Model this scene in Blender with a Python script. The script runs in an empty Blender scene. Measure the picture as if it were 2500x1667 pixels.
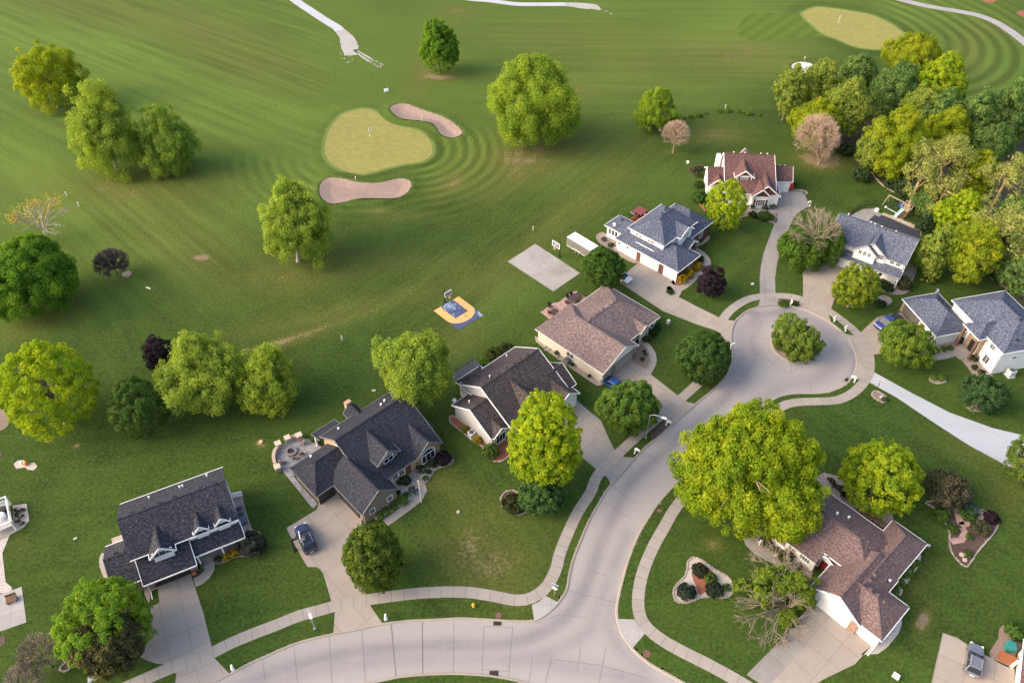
import bpy, bmesh, math, random
import numpy as np
from mathutils import Vector, Matrix
from mathutils.geometry import tessellate_polygon
R = math.radians
SC = bpy.context.scene
COL = SC.collection

# ------------------------------------------------------------------ camera, sky, sun, exposure
CAM_H, CAM_PITCH, FPX = 98.0, R(44.26), 1944.0
cd = bpy.data.cameras.new('camera'); cam = bpy.data.objects.new('camera', cd); COL.objects.link(cam)
cd.sensor_width = 36.0; cd.lens = 36.0 * FPX / 2500.0; cd.clip_end = 6000; cd.clip_start = 1
cam.location = (0, 0, CAM_H); cam.rotation_euler = (R(90) - CAM_PITCH, 0, 0)
SC.camera = cam
SUN_EL, SUN_AZ = R(30), R(-101)        # azimuth clockwise from +Y (the view direction); the sun stands low on the left
wd = bpy.data.worlds.new('World'); SC.world = wd; wd.use_nodes = True
wn = wd.node_tree.nodes; sky = wn.new('ShaderNodeTexSky'); sky.sky_type = 'NISHITA'; sky.sun_disc = False
sky.sun_elevation = SUN_EL; sky.sun_rotation = SUN_AZ; sky.air_density = 1.0; sky.dust_density = 4.0; sky.ozone_density = 0.6
wd.node_tree.links.new(sky.outputs[0], wn['Background'].inputs[0]); wn['Background'].inputs[1].default_value = 0.15
sl = bpy.data.lights.new('sun', 'SUN'); so = bpy.data.objects.new('sun', sl); COL.objects.link(so)
sl.energy = 0.6; sl.angle = R(60); sl.color = (1.0, 0.93, 0.82)
sd_ = Vector((math.sin(SUN_AZ) * math.cos(SUN_EL), math.cos(SUN_AZ) * math.cos(SUN_EL), math.sin(SUN_EL)))
so.rotation_euler = sd_.to_track_quat('Z', 'Y').to_euler(); so.location = (-200, 0, 200)
SC.view_settings.view_transform = 'Standard'; SC.view_settings.look = 'None'; SC.view_settings.gamma = 1.0
SC.view_settings.exposure = 1.52
SC.view_settings.use_white_balance = True; SC.view_settings.white_balance_temperature = 7000; SC.view_settings.white_balance_tint = 12
SC.render.resolution_x = 1024; SC.render.resolution_y = 682

# ------------------------------------------------------------------ survey: where a spot of the aerial photo lies on the ground (metres)
SHEET = dict(F=(0,0,.9408),N1=(0,0,3.357),N2=(600,0,3.357),N3=(1200,0,3.357),N4=(1800,0,3.357),M1=(0,400,3.357),M2=(600,400,3.357),
 H1=(1220,550,3.92),H2=(1400,450,5.2275),H3=(1650,350,5.2275),H4=(1850,450,5.2267),H5=(2050,650,5.2267),C=(1060,780,3.92),B=(640,920,3.92),
 A=(220,1110,3.92),I=(1800,1150,3.484),R=(2150,1050,2.541),L=(0,1050,2.541),S1=(1420,850,3.357),S2=(1700,680,4.704),S3=(2000,300,3.92),
 S4=(0,780,3.0947),T1=(480,1230,3.588),T2=(880,1130,2.92),T3=(1450,1180,3.22),T4=(100,1380,4.704))
CT, ST = math.cos(CAM_PITCH), math.sin(CAM_PITCH)
def to_px(r, x, y):
    a = SHEET[r]; return a[0] + x / a[2], a[1] + y / a[2]
def ray(px, py):
    X = (px - 1250) / FPX; Y = -(py - 833.5) / FPX
    return np.array((X, CT + Y * ST, -ST + Y * CT))
def W(r, x, y, z=0.0):
    d = ray(*to_px(r, x, y)); k = (CAM_H - z) / -d[2]
    return np.array((d[0] * k, d[1] * k))
def WS(r, pts, z=0.0): return [W(r, x, y, z) for x, y in pts]
def project(x, y, z=0.0):
    yc = y * ST + (z - CAM_H) * CT; zc = y * CT - (z - CAM_H) * ST
    return 1250 + FPX * x / zc, 833.5 - FPX * yc / zc

# ------------------------------------------------------------------ materials
MATS = {}
def new_mat(name, rough=0.85, spec=0.3, metal=0.0):
    m = bpy.data.materials.new(name); m.use_nodes = True; MATS[name] = m
    b = m.node_tree.nodes['Principled BSDF']; b.inputs['Roughness'].default_value = rough
    b.inputs['Specular IOR Level'].default_value = spec; b.inputs['Metallic'].default_value = metal
    return m, m.node_tree, b
def N(nt, t, **kw):
    n = nt.nodes.new(t)
    for k, v in kw.items(): setattr(n, k, v)
    return n
def math_node(nt, op, a, b=None, clamp=False):
    n = N(nt, 'ShaderNodeMath', operation=op, use_clamp=clamp)
    for i, v in enumerate((a, b)):
        if v is None: continue
        if hasattr(v, 'links'): nt.links.new(v, n.inputs[i])
        else: n.inputs[i].default_value = v
    return n.outputs[0]
def mixc(nt, fac, a, b, mode='MIX'):
    n = N(nt, 'ShaderNodeMix', data_type='RGBA', blend_type=mode)
    for i, v in ((0, fac), (6, a), (7, b)):
        if hasattr(v, 'links'): nt.links.new(v, n.inputs[i])
        elif i == 0: n.inputs[0].default_value = v
        else: n.inputs[i].default_value = (*v, 1)
    return n.outputs[2]
def noise(nt, vec, scale, detail=3, rough=0.55):
    n = N(nt, 'ShaderNodeTexNoise'); n.inputs['Scale'].default_value = scale
    n.inputs['Detail'].default_value = detail; n.inputs['Roughness'].default_value = rough
    if vec is not None: nt.links.new(vec, n.inputs['Vector'])
    return n.outputs['Fac']
def ramp(nt, fac, lo, hi):
    n = N(nt, 'ShaderNodeMapRange'); n.inputs[1].default_value = lo; n.inputs[2].default_value = hi
    nt.links.new(fac, n.inputs[0]); return n.outputs[0]
def scaled(nt, vec, s):
    n = N(nt, 'ShaderNodeMapping'); n.inputs['Scale'].default_value = s; nt.links.new(vec, n.inputs['Vector']); return n.outputs[0]
def pos(nt): return N(nt, 'ShaderNodeNewGeometry').outputs['Position']
def uvn(nt): return N(nt, 'ShaderNodeUVMap').outputs[0]
def attr(nt, name):
    n = N(nt, 'ShaderNodeAttribute'); n.attribute_name = name; return n
def sepc(nt, c):
    n = N(nt, 'ShaderNodeSeparateColor'); nt.links.new(c, n.inputs[0]); return n.outputs

def speckled(name, c1, c2, scale=3.0, rough=0.85, big=0.12, bigamt=0.25, spec=0.3, metal=0.0, contrast=(0.3, 0.7), detail=4):
    """two-colour noise with a slow large blotch: paint, stone, bark, mulch"""
    m, nt, b = new_mat(name, rough, spec, metal); p = pos(nt)
    c = mixc(nt, ramp(nt, noise(nt, p, scale, detail), *contrast), c1, c2)
    k = ramp(nt, noise(nt, p, big, 3), 0.35, 0.65)
    c = mixc(nt, math_node(nt, 'MULTIPLY', k, bigamt), c, tuple(v * 0.55 for v in c1))
    nt.links.new(c, b.inputs['Base Color']); return m
def plain(name, c, rough=0.6, spec=0.4, metal=0.0, var=0.08):
    m, nt, b = new_mat(name, rough, spec, metal)
    c_ = mixc(nt, ramp(nt, noise(nt, pos(nt), 1.7, 3), 0.3, 0.7), tuple(v * (1 - var) for v in c), tuple(min(1, v * (1 + var)) for v in c))
    nt.links.new(c_, b.inputs['Base Color']); return m
def shingles(name, c1, c2, c3):
    """asphalt shingles: courses along the slope (UV in metres), tab-to-tab colour scatter, weathered blotches"""
    m, nt, b = new_mat(name, 0.9, 0.2); uv = uvn(nt); p = pos(nt)
    t1 = noise(nt, scaled(nt, uv, (1.5, 3.4, 1)), 1.0, 3, 0.8); t2 = noise(nt, scaled(nt, uv, (2.6, 5.0, 1)), 1.0, 2, 0.7)
    c = mixc(nt, ramp(nt, t1, 0.40, 0.60), tuple(v * .72 for v in c1), c2)
    c = mixc(nt, ramp(nt, t2, 0.50, 0.64), c, tuple(v * 1.2 for v in c3))
    c = mixc(nt, math_node(nt, 'MULTIPLY', ramp(nt, noise(nt, p, 0.35, 3), 0.4, 0.7), 0.3), c, tuple(v * 0.6 for v in c1))
    br = N(nt, 'ShaderNodeTexBrick'); nt.links.new(uv, br.inputs['Vector']); br.inputs['Scale'].default_value = 1.0
    br.inputs['Brick Width'].default_value = 1.0; br.inputs['Row Height'].default_value = 0.28; br.inputs['Mortar Size'].default_value = 0.03
    br.inputs['Color1'].default_value = (1, 1, 1, 1); br.inputs['Color2'].default_value = (.82, .82, .82, 1); br.inputs['Mortar'].default_value = (.55, .55, .55, 1)
    c = mixc(nt, 0.8, c, br.outputs[0], 'MULTIPLY')
    nt.links.new(c, b.inputs['Base Color'])
    bp = N(nt, 'ShaderNodeBump'); bp.inputs['Strength'].default_value = 0.5; bp.inputs['Distance'].default_value = 0.05
    nt.links.new(t1, bp.inputs['Height']); nt.links.new(bp.outputs[0], b.inputs['Normal']); return m
def lapped(name, c, step=0.2, dark=0.78):
    """horizontal lap siding"""
    m, nt, b = new_mat(name, 0.65, 0.3); p = pos(nt)
    s = N(nt, 'ShaderNodeSeparateXYZ'); nt.links.new(p, s.inputs[0])
    f = math_node(nt, 'FRACT', math_node(nt, 'DIVIDE', s.outputs[2], step))
    k = math_node(nt, 'GREATER_THAN', f, 0.82)
    cc = mixc(nt, ramp(nt, noise(nt, p, 0.8, 3), 0.3, 0.7), tuple(v * 0.93 for v in c), c)
    cc = mixc(nt, k, cc, tuple(v * dark for v in c)); nt.links.new(cc, b.inputs['Base Color']); return m
def masonry(name, c1, c2, mortar, bw=0.24, rh=0.08):
    m, nt, b = new_mat(name, 0.9, 0.2); uv = uvn(nt)
    br = N(nt, 'ShaderNodeTexBrick'); nt.links.new(uv, br.inputs['Vector']); br.inputs['Scale'].default_value = 1
    br.inputs['Brick Width'].default_value = bw; br.inputs['Row Height'].default_value = rh; br.inputs['Mortar Size'].default_value = rh * 0.09
    for n_, c in (('Color1', c1), ('Color2', c2), ('Mortar', mortar)): br.inputs[n_].default_value = (*c, 1)
    c = mixc(nt, ramp(nt, noise(nt, pos(nt), 1.6, 4), 0.45, 0.75), br.outputs[0], tuple(v * 0.6 for v in c1))
    nt.links.new(c, b.inputs['Base Color']); return m
def concrete(name, c1, c2, jw=3.0, jh=3.0, joint=0.55, stain=0.3, jm=0.03, grain=9.0):
    """poured slab: fine grain, broad stains, saw-cut joints in UV metres"""
    m, nt, b = new_mat(name, 0.9, 0.25); p = pos(nt)
    c = mixc(nt, ramp(nt, noise(nt, p, grain, 4, 0.7), 0.25, 0.75), c1, c2)
    st = ramp(nt, noise(nt, p, 0.22, 5, 0.6), 0.45, 0.75)
    c = mixc(nt, math_node(nt, 'MULTIPLY', st, stain), c, tuple(v * 0.5 for v in c1))
    st2 = ramp(nt, noise(nt, p, 1.3, 4, 0.65), 0.5, 0.8)
    c = mixc(nt, math_node(nt, 'MULTIPLY', st2, stain * 0.7), c, tuple(v * 0.62 for v in c1))
    if jw:
        br = N(nt, 'ShaderNodeTexBrick', offset=0.0); nt.links.new(uvn(nt), br.inputs['Vector']); br.inputs['Scale'].default_value = 1
        br.inputs['Brick Width'].default_value = jw; br.inputs['Row Height'].default_value = jh; br.inputs['Mortar Size'].default_value = jm
        br.inputs['Color1'].default_value = (1, 1, 1, 1); br.inputs['Color2'].default_value = (.93, .92, .92, 1); br.inputs['Mortar'].default_value = (joint, joint, joint, 1)
        c = mixc(nt, 1.0, c, br.outputs[0], 'MULTIPLY')
    nt.links.new(c, b.inputs['Base Color']); return m

def make_grass():
    m, nt, b = new_mat('grass', 0.95, 0.1); p = pos(nt)
    a = attr(nt, 'turf'); r, g, bl = sepc(nt, a.outputs['Color'])[:3]      # r dryness, g mowing stripe, b lushness (0.5 = neutral)
    n1 = noise(nt, p, 0.045, 4); n2 = noise(nt, p, 0.25, 4, 0.6); n3 = noise(nt, p, 1.6, 4, 0.7); n4 = noise(nt, p, 2.4, 6, 0.85)
    c = mixc(nt, ramp(nt, n2, 0.36, 0.64), G_DARK, G_MID)
    c = mixc(nt, math_node(nt, 'MULTIPLY', ramp(nt, n1, 0.4, 0.7), 0.35), c, G_OLIVE)
    c = mixc(nt, math_node(nt, 'MULTIPLY', ramp(nt, n3, 0.44, 0.62), 0.6), c, G_OLIVE)
    c = mixc(nt, bl, c, G_LUSH)
    dn = math_node(nt, 'ADD', r, math_node(nt, 'MULTIPLY', math_node(nt, 'SUBTRACT', n3, 0.5), math_node(nt, 'MULTIPLY', r, 2.4)), True)
    c = mixc(nt, ramp(nt, dn, 0.0, 0.7), c, G_OLIVE2)
    c = mixc(nt, ramp(nt, dn, 0.6, 1.05), c, G_TAN)
    k = math_node(nt, 'MULTIPLY', math_node(nt, 'ADD', math_node(nt, 'MULTIPLY', g, 0.9), 0.55), math_node(nt, 'ADD', math_node(nt, 'MULTIPLY', n4, 3.0), -0.5))
    hs = N(nt, 'ShaderNodeHueSaturation'); nt.links.new(c, hs.inputs['Color']); nt.links.new(k, hs.inputs['Value'])
    nt.links.new(hs.outputs[0], b.inputs['Base Color'])
    bp = N(nt, 'ShaderNodeBump'); bp.inputs['Strength'].default_value = 0.35; bp.inputs['Distance'].default_value = 0.1
    nt.links.new(n4, bp.inputs['Height']); nt.links.new(bp.outputs[0], b.inputs['Normal']); return m
G_DARK, G_MID, G_OLIVE, G_LUSH = (.018, .042, .008), (.032, .066, .012), (.060, .090, .016), (.092, .148, .026)
G_OLIVE2, G_TAN = (.100, .108, .026), (.24, .175, .11)
make_grass()
def make_leaf():
    m = bpy.data.materials.new('leaf'); m.use_nodes = True; MATS['leaf'] = m; nt = m.node_tree
    nt.nodes.remove(nt.nodes['Principled BSDF']); out = nt.nodes['Material Output']
    c = attr(nt, 'tint').outputs['Color']
    d = N(nt, 'ShaderNodeBsdfDiffuse'); t = N(nt, 'ShaderNodeBsdfTranslucent'); g = N(nt, 'ShaderNodeBsdfGlossy'); g.inputs['Roughness'].default_value = 0.55
    nt.links.new(c, d.inputs[0]); nt.links.new(mixc(nt, 1.0, c, (1.25, 1.3, 0.5), 'MULTIPLY'), t.inputs[0])
    m1 = N(nt, 'ShaderNodeMixShader'); m1.inputs[0].default_value = 0.5; nt.links.new(d.outputs[0], m1.inputs[1]); nt.links.new(t.outputs[0], m1.inputs[2])
    m2 = N(nt, 'ShaderNodeMixShader'); m2.inputs[0].default_value = 0.0; nt.links.new(m1.outputs[0], m2.inputs[1]); nt.links.new(g.outputs[0], m2.inputs[2])
    nt.links.new(m2.outputs[0], out.inputs['Surface'])
make_leaf()
def make_road():
    m, nt, b = new_mat('road_concrete', 0.88, 0.25); p = pos(nt)
    w = attr(nt, 'wear'); wr, wg, _ = sepc(nt, w.outputs['Color'])[:3]
    c = mixc(nt, ramp(nt, noise(nt, p, 8.0, 4, 0.7), 0.25, 0.75), (.285, .264, .252), (.360, .336, .322))
    c = mixc(nt, math_node(nt, 'MULTIPLY', ramp(nt, noise(nt, p, 0.16, 4), 0.4, 0.7), 0.35), c, (.37, .318, .30))
    ww = math_node(nt, 'MULTIPLY', wr, ramp(nt, noise(nt, p, 1.6, 5, 0.7), -0.6, 0.7), True)
    c = mixc(nt, ww, c, (.16, .152, .17))
    c = mixc(nt, math_node(nt, 'MULTIPLY', wg, 0.8), c, (.33, .305, .29))
    nt.links.new(c, b.inputs['Base Color'])
make_road()
WHITE = plain('white_paint', (.78, .78, .77), 0.5)
TRIM = plain('trim_white', (.80, .80, .80), 0.45)
GREYTRIM = plain('trim_grey', (.30, .31, .32), 0.5)
DARKTRIM = plain('trim_dark', (.075, .08, .09), 0.5)
GLASS = plain('window_glass', (.016, .020, .026), 0.12, 0.35)
BLACK = plain('black_metal', (.02, .02, .022), 0.45)
DARK = plain('dark_rubber', (.028, .028, .03), 0.8)
STEEL = plain('galvanised_steel', (.45, .47, .50), 0.35, 0.5, 0.6)
GREY = plain('grey_metal', (.34, .36, .38), 0.5)
BARK = speckled('bark', (.17, .13, .105), (.28, .225, .19), 4.0)
BARK_PALE = speckled('pale_bark', (.36, .31, .26), (.52, .46, .40), 3.0)
BARK_GOLD = speckled('golden_bark', (.33, .23, .13), (.46, .34, .20), 3.0)
TWIG_PINK = speckled('pinkish_twigs', (.34, .24, .17), (.48, .36, .27), 1.4)
TWIG_GREY = speckled('grey_twigs', (.19, .155, .115), (.30, .245, .19), 2.0)
TWIG_DARK = speckled('dark_twigs', (.05, .035, .038), (.10, .07, .07), 3.0)
CONC = concrete('concrete_walk', (0.296, 0.263, 0.234), (0.363, 0.325, 0.292), 1.65, 40, 0.5, 0.28)
CONC_DRIVE = concrete('concrete_drive', (0.311, 0.266, 0.227), (0.377, 0.329, 0.284), 3.2, 3.2, 0.6, 0.3)
CONC_GREY = concrete('concrete_grey', (0.259, 0.241, 0.227), (0.318, 0.299, 0.284), 3.0, 4.2, 0.6, 0.45)
CONC_NEW = concrete('concrete_new', (0.370, 0.396, 0.439), (0.430, 0.456, 0.494), 40, 4.5, 0.8, 0.18)
CONC_PALE = concrete('concrete_pale', (0.326, 0.314, 0.302), (0.385, 0.372, 0.360), 2.6, 3.4, 0.7, 0.35)
CONC_COURT = concrete('concrete_court', (0.296, 0.281, 0.263), (0.370, 0.354, 0.335), 4.7, 6.9, 0.75, 0.6)
KERB = concrete('kerb_concrete', (0.296, 0.252, 0.209), (0.355, 0.310, 0.263), 0, 0, 1, 0.2)
PAVER = masonry('grey_pavers', (.27, .265, .28), (.36, .345, .36), (.19, .18, .19), 0.6, 0.35)
PAVER_RED = masonry('red_pavers', (.40, .25, .21), (.47, .32, .28), (.30, .2, .18), 0.4, 0.25)
ROCK = speckled('river_rock', (.20, .145, .12), (.46, .38, .34), 4.5, contrast=(0.35, 0.65))
ROCK_PALE = speckled('pale_rock', (.34, .30, .27), (.60, .55, .50), 4.5, contrast=(0.38, 0.62))
MULCH = speckled('dark_mulch', (.055, .035, .030), (.14, .09, .075), 5.0)
MULCH_RED = speckled('red_mulch', (.22, .075, .045), (.33, .13, .08), 5.0)
MULCH_TAN = speckled('old_mulch', (.17, .12, .095), (.31, .23, .19), 5.0)
SOIL = speckled('bare_soil', (.30, .22, .165), (.42, .33, .26), 3.0)
EDGING = speckled('edging_stone', (.25, .21, .175), (.42, .365, .31), 5.0, contrast=(.4, .6))
SAND = speckled('bunker_sand', (.255, .18, .148), (.33, .24, .20), 2.0, bigamt=0.18)
SAND_WHITE = speckled('white_sand', (.52, .50, .49), (.62, .61, .60), 2.0, bigamt=0.1)
GRAVEL_WHITE = speckled('white_gravel', (.27, .262, .25), (.45, .44, .425), 2.5, bigamt=0.25)
PUTT = speckled('putting_green', (.205, .195, .050), (.27, .25, .07), 0.7, big=0.1, bigamt=0.12)
def striped_turf(name, c1, c2, period, rot):
    m, nt, b = new_mat(name, .95, .1); p = pos(nt); mp = N(nt, 'ShaderNodeMapping'); mp.inputs['Rotation'].default_value = (0, 0, rot); nt.links.new(p, mp.inputs['Vector'])
    w = N(nt, 'ShaderNodeTexWave'); w.inputs['Scale'].default_value = .314 / period; w.inputs['Distortion'].default_value = 1.2; w.inputs['Detail'].default_value = 3; nt.links.new(mp.outputs[0], w.inputs['Vector'])
    c = mixc(nt, ramp(nt, w.outputs['Fac'], .3, .7), c1, c2); c = mixc(nt, ramp(nt, noise(nt, p, 2.0, 5, .8), .35, .65), c, tuple(v * .8 for v in c1)); nt.links.new(c, b.inputs['Base Color']); return m
COLLAR = speckled('green_collar', (.10, .155, .03), (.135, .185, .04), 1.2, bigamt=0.1)
APRON = striped_turf('apron_grass', (.078, .128, .020), (.108, .160, .028), 4.0, R(40))
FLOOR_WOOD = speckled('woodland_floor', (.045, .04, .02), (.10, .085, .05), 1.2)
BLUE_TILE = plain('court_blue_tile', (.055, .07, .145), 0.6)
ORANGE_TILE = plain('court_orange_tile', (.66, .36, .13), 0.6)
PALE_BLUE = plain('bleached_tile', (.38, .52, .68), 0.6)
WOOD = speckled('brown_wood', (.16, .085, .05), (.24, .14, .085), 6.0)
WOOD_RED = speckled('red_deck_wood', (.35, .12, .05), (.46, .18, .08), 5.0)
STONE = speckled('garden_stone', (.36, .29, .22), (.56, .47, .38), 4.0)
BRICK = masonry('red_brick', (.11, .036, .032), (.16, .06, .05), (.16, .11, .10))
BRICK_TAN = masonry('tan_brick', (.27, .17, .13), (.34, .22, .165), (.30, .24, .20))
STONE_WALL = masonry('ledge_stone', (.33, .22, .15), (.46, .34, .25), (.22, .17, .14), 0.5, 0.2)
SHAKE = lapped('brown_shakes', (.13, .045, .025), 0.25)
SIDING_WHITE = lapped('white_siding', (.77, .77, .76), 0.22, 0.9)
SIDING_CREAM = lapped('cream_siding', (.62, .555, .46), 0.22, 0.88)
SIDING_GREY = lapped('lilac_grey_siding', (.47, .44, .435), 0.22, 0.88)
SIDING_TAUPE = lapped('taupe_siding', (.235, .185, .145), 0.22, 0.85)
SIDING_TAN = lapped('tan_siding', (.47, .31, .20), 0.22, 0.88)
R_NAVY = shingles('navy_shingles', (.024, .027, .044), (.042, .045, .064), (.080, .078, .090))
R_NAVY2 = shingles('charcoal_shingles', (.022, .026, .043), (.036, .040, .058), (.056, .057, .068))
R_PURPLE = shingles('plum_grey_shingles', (.048, .040, .045), (.078, .065, .068), (.125, .10, .095))
R_MOTTLE = shingles('mottled_brown_shingles', (0.119, 0.088, 0.098), (0.213, 0.163, 0.169), (.26, .19, .16))
R_BLUE = shingles('blue_grey_shingles', (.062, .078, .13), (.10, .12, .178), (.16, .175, .215))
R_RED = shingles('red_shingles', (.115, .056, .056), (.155, .082, .078), (.205, .12, .11))
R_ROSE = shingles('rosy_brown_shingles', (0.140, 0.094, 0.096), (0.190, 0.129, 0.125), (.225, .155, .14))

# ------------------------------------------------------------------ mesh helpers
def link(ob, parent=None):
    COL.objects.link(ob)
    if parent is not None: ob.parent = parent
    return ob
def tag(o, label=None, cat=None, group=None, kind=None):
    if label: o['label'] = label
    if cat: o['category'] = cat
    if group: o['group'] = group
    if kind: o['kind'] = kind
    return o
def empty(name, loc, rz=0.0, label=None, cat=None, group=None):
    o = bpy.data.objects.new(name, None); o.location = (*loc[:2], loc[2] if len(loc) > 2 else 0.0); o.rotation_euler = (0, 0, rz)
    o.empty_display_size = 0.5; link(o); return tag(o, label, cat, group)
def auto_uv(me):
    """UV in metres on every face: horizontal run and up-slope run"""
    uvl = me.uv_layers.new(name='UVMap') if not me.uv_layers else me.uv_layers[0]
    n = len(me.polygons); ls = np.zeros(n, int); lt = np.zeros(n, int); nr = np.zeros(n * 3)
    me.polygons.foreach_get('loop_start', ls); me.polygons.foreach_get('loop_total', lt); me.polygons.foreach_get('normal', nr); nr = nr.reshape(-1, 3)
    a = np.stack([-nr[:, 1], nr[:, 0], 0 * nr[:, 0]], 1); L = np.linalg.norm(a, axis=1); a[L < 0.05] = (1, 0, 0); a /= np.linalg.norm(a, axis=1)[:, None]
    b = np.cross(nr, a); lv = np.zeros(len(me.loops), int); me.loops.foreach_get('vertex_index', lv)
    co = np.zeros(len(me.vertices) * 3); me.vertices.foreach_get('co', co); co = co.reshape(-1, 3)
    fi = np.repeat(np.arange(n), lt); p = co[lv]
    uv = np.stack([(p * a[fi]).sum(1), (p * b[fi]).sum(1)], 1); uvl.data.foreach_set('uv', uv.ravel())
class MB:
    """collects faces; build() links them as ONE mesh object"""
    def __init__(s): s.v = []; s.f = []; s.m = []
    def add(s, vs, fs, mi=0):
        k = len(s.v); s.v += [tuple(map(float, v)) for v in vs]; s.f += [tuple(i + k for i in f) for f in fs]; s.m += [mi] * len(fs); return s
    def box(s, c, d, rz=0.0, mi=0, tilt=None):
        x, y, z = (q / 2 for q in d); vs = [Vector((a * x, b * y, e * z)) for e in (-1, 1) for a, b in ((-1, -1), (1, -1), (1, 1), (-1, 1))]
        M = Matrix.Rotation(rz, 3, 'Z')
        if tilt: M = M @ Matrix.Rotation(tilt[0], 3, 'X') @ Matrix.Rotation(tilt[1], 3, 'Y')
        return s.add([M @ v + Vector(c) for v in vs], [(0, 3, 2, 1), (4, 5, 6, 7), (0, 1, 5, 4), (1, 2, 6, 5), (2, 3, 7, 6), (3, 0, 4, 7)], mi)
    def bar(s, a, b, w, h=None, mi=0):
        a, b = Vector(a), Vector(b); d = b - a; L = d.length
        if L < 1e-6: return s
        q = d.to_track_quat('X', 'Z').to_matrix(); h = h or w
        vs = [a + d / 2 + q @ Vector((e * L / 2, f * w / 2, g * h / 2)) for g in (-1, 1) for e, f in ((-1, -1), (1, -1), (1, 1), (-1, 1))]
        return s.add(vs, [(0, 3, 2, 1), (4, 5, 6, 7), (0, 1, 5, 4), (1, 2, 6, 5), (2, 3, 7, 6), (3, 0, 4, 7)], mi)
    def tube(s, pts, rad, n=6, mi=0, cap=True):
        pts = [Vector(p) for p in pts]; rad = rad if hasattr(rad, '__len__') else [rad] * len(pts); rings = []; k = len(s.v)
        for i, p in enumerate(pts):
            t = (pts[min(i + 1, len(pts) - 1)] - pts[max(i - 1, 0)]).normalized(); a = t.orthogonal().normalized(); b = t.cross(a)
            if i: 
                a = (pa - t * pa.dot(t)).normalized(); b = t.cross(a)
            pa = a
            s.v += [tuple(p + (a * math.cos(2 * math.pi * j / n) + b * math.sin(2 * math.pi * j / n)) * rad[i]) for j in range(n)]
        for i in range(len(pts) - 1):
            for j in range(n): s.f.append((k + i * n + j, k + i * n + (j + 1) % n, k + (i + 1) * n + (j + 1) % n, k + (i + 1) * n + j)); s.m.append(mi)
        if cap:
            s.f.append(tuple(k + (len(pts) - 1) * n + j for j in range(n))); s.m.append(mi); s.f.append(tuple(k + n - 1 - j for j in range(n))); s.m.append(mi)
        return s
    def lathe(s, c, prof, n=12, mi=0):
        """profile [(r, z)] turned about the vertical through c"""
        k = len(s.v)
        for r, z in prof: s.v += [(c[0] + r * math.cos(2 * math.pi * j / n), c[1] + r * math.sin(2 * math.pi * j / n), c[2] + z) for j in range(n)]
        for i in range(len(prof) - 1):
            for j in range(n): s.f.append((k + i * n + j, k + i * n + (j + 1) % n, k + (i + 1) * n + (j + 1) % n, k + (i + 1) * n + j)); s.m.append(mi)
        s.f.append(tuple(k + (len(prof) - 1) * n + j for j in range(n))); s.m.append(mi); s.f.append(tuple(k + n - 1 - j for j in range(n))); s.m.append(mi); return s
    def poly(s, pts, z0, z1, mi=0):
        """a polygon (any outline) extruded from z0 up to z1"""
        pts = [tuple(p[:2]) for p in pts]
        if sum(pts[i - 1][0] * pts[i][1] - pts[i][0] * pts[i - 1][1] for i in range(len(pts))) < 0: pts = pts[::-1]
        k = len(s.v); n = len(pts); s.v += [(*p, z1) for p in pts] + [(*p, z0) for p in pts]
        for t in tessellate_polygon([[Vector((*p, 0)) for p in pts]]):
            a, b, c = t; cr = (pts[b][0] - pts[a][0]) * (pts[c][1] - pts[a][1]) - (pts[b][1] - pts[a][1]) * (pts[c][0] - pts[a][0])
            if abs(cr) < 1e-9: continue
            s.f.append((k + a, k + b, k + c) if cr > 0 else (k + a, k + c, k + b)); s.m.append(mi)
        for i in range(n): j = (i + 1) % n; s.f.append((k + i, k + n + i, k + n + j, k + j)); s.m.append(mi)
        return s
    def sweep(s, sec, pts, closed=False, mi=0):
        """section [(offset to the left, z)] swept along a ground line"""
        P = [np.array(p[:2], float) for p in pts]; n = len(P); k = len(s.v); m = len(sec)
        for i in range(n):
            a = P[i - 1] if (i or closed) else P[i]; b = P[(i + 1) % n] if (i < n - 1 or closed) else P[i]
            t = (b - a) / (np.linalg.norm(b - a) + 1e-9); nn = np.array((-t[1], t[0]))
            s.v += [(*(P[i] + nn * o), z) for o, z in sec]
        for i in range(n if closed else n - 1):
            j = (i + 1) % n
            for q in range(m - 1): s.f.append((k + i * m + q, k + j * m + q, k + j * m + q + 1, k + i * m + q + 1)); s.m.append(mi)
        return s
    def mesh(s, name, mats, uv=True, smooth=False):
        me = bpy.data.meshes.new(name); me.from_pydata(s.v, [], s.f)
        for m in (mats if isinstance(mats, (list, tuple)) else [mats]): me.materials.append(m)
        me.polygons.foreach_set('material_index', s.m)
        if smooth: me.polygons.foreach_set('use_smooth', [True] * len(s.f))
        me.update()
        if uv: auto_uv(me)
        return me
    def build(s, name, mats, parent=None, smooth=False, bevel=0.0):
        o = bpy.data.objects.new(name, s.mesh(name, mats, True, smooth)); link(o, parent)
        if bevel:
            b = o.modifiers.new('bevel', 'BEVEL'); b.width = bevel; b.segments = 2; b.limit_method = 'ANGLE'
        return o
def spline(pts, step=0.8, closed=False):
    """Catmull-Rom through ground points, resampled"""
    P = [np.array(p[:2], float) for p in pts]; n = len(P); out = []
    for i in range(n if closed else n - 1):
        p0 = P[i - 1] if (closed or i > 0) else 2 * P[0] - P[1]; p1 = P[i]; p2 = P[(i + 1) % n]
        p3 = P[(i + 2) % n] if (closed or i + 2 < n) else 2 * P[-1] - P[-2]
        k = max(1, int(np.linalg.norm(p2 - p1) / step))
        for j in range(k):
            t = j / k; out.append(0.5 * (2 * p1 + (p2 - p0) * t + (2 * p0 - 5 * p1 + 4 * p2 - p3) * t * t + (3 * p1 - p0 - 3 * p2 + p3) * t ** 3))
    if not closed: out.append(P[-1])
    return out
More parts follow.
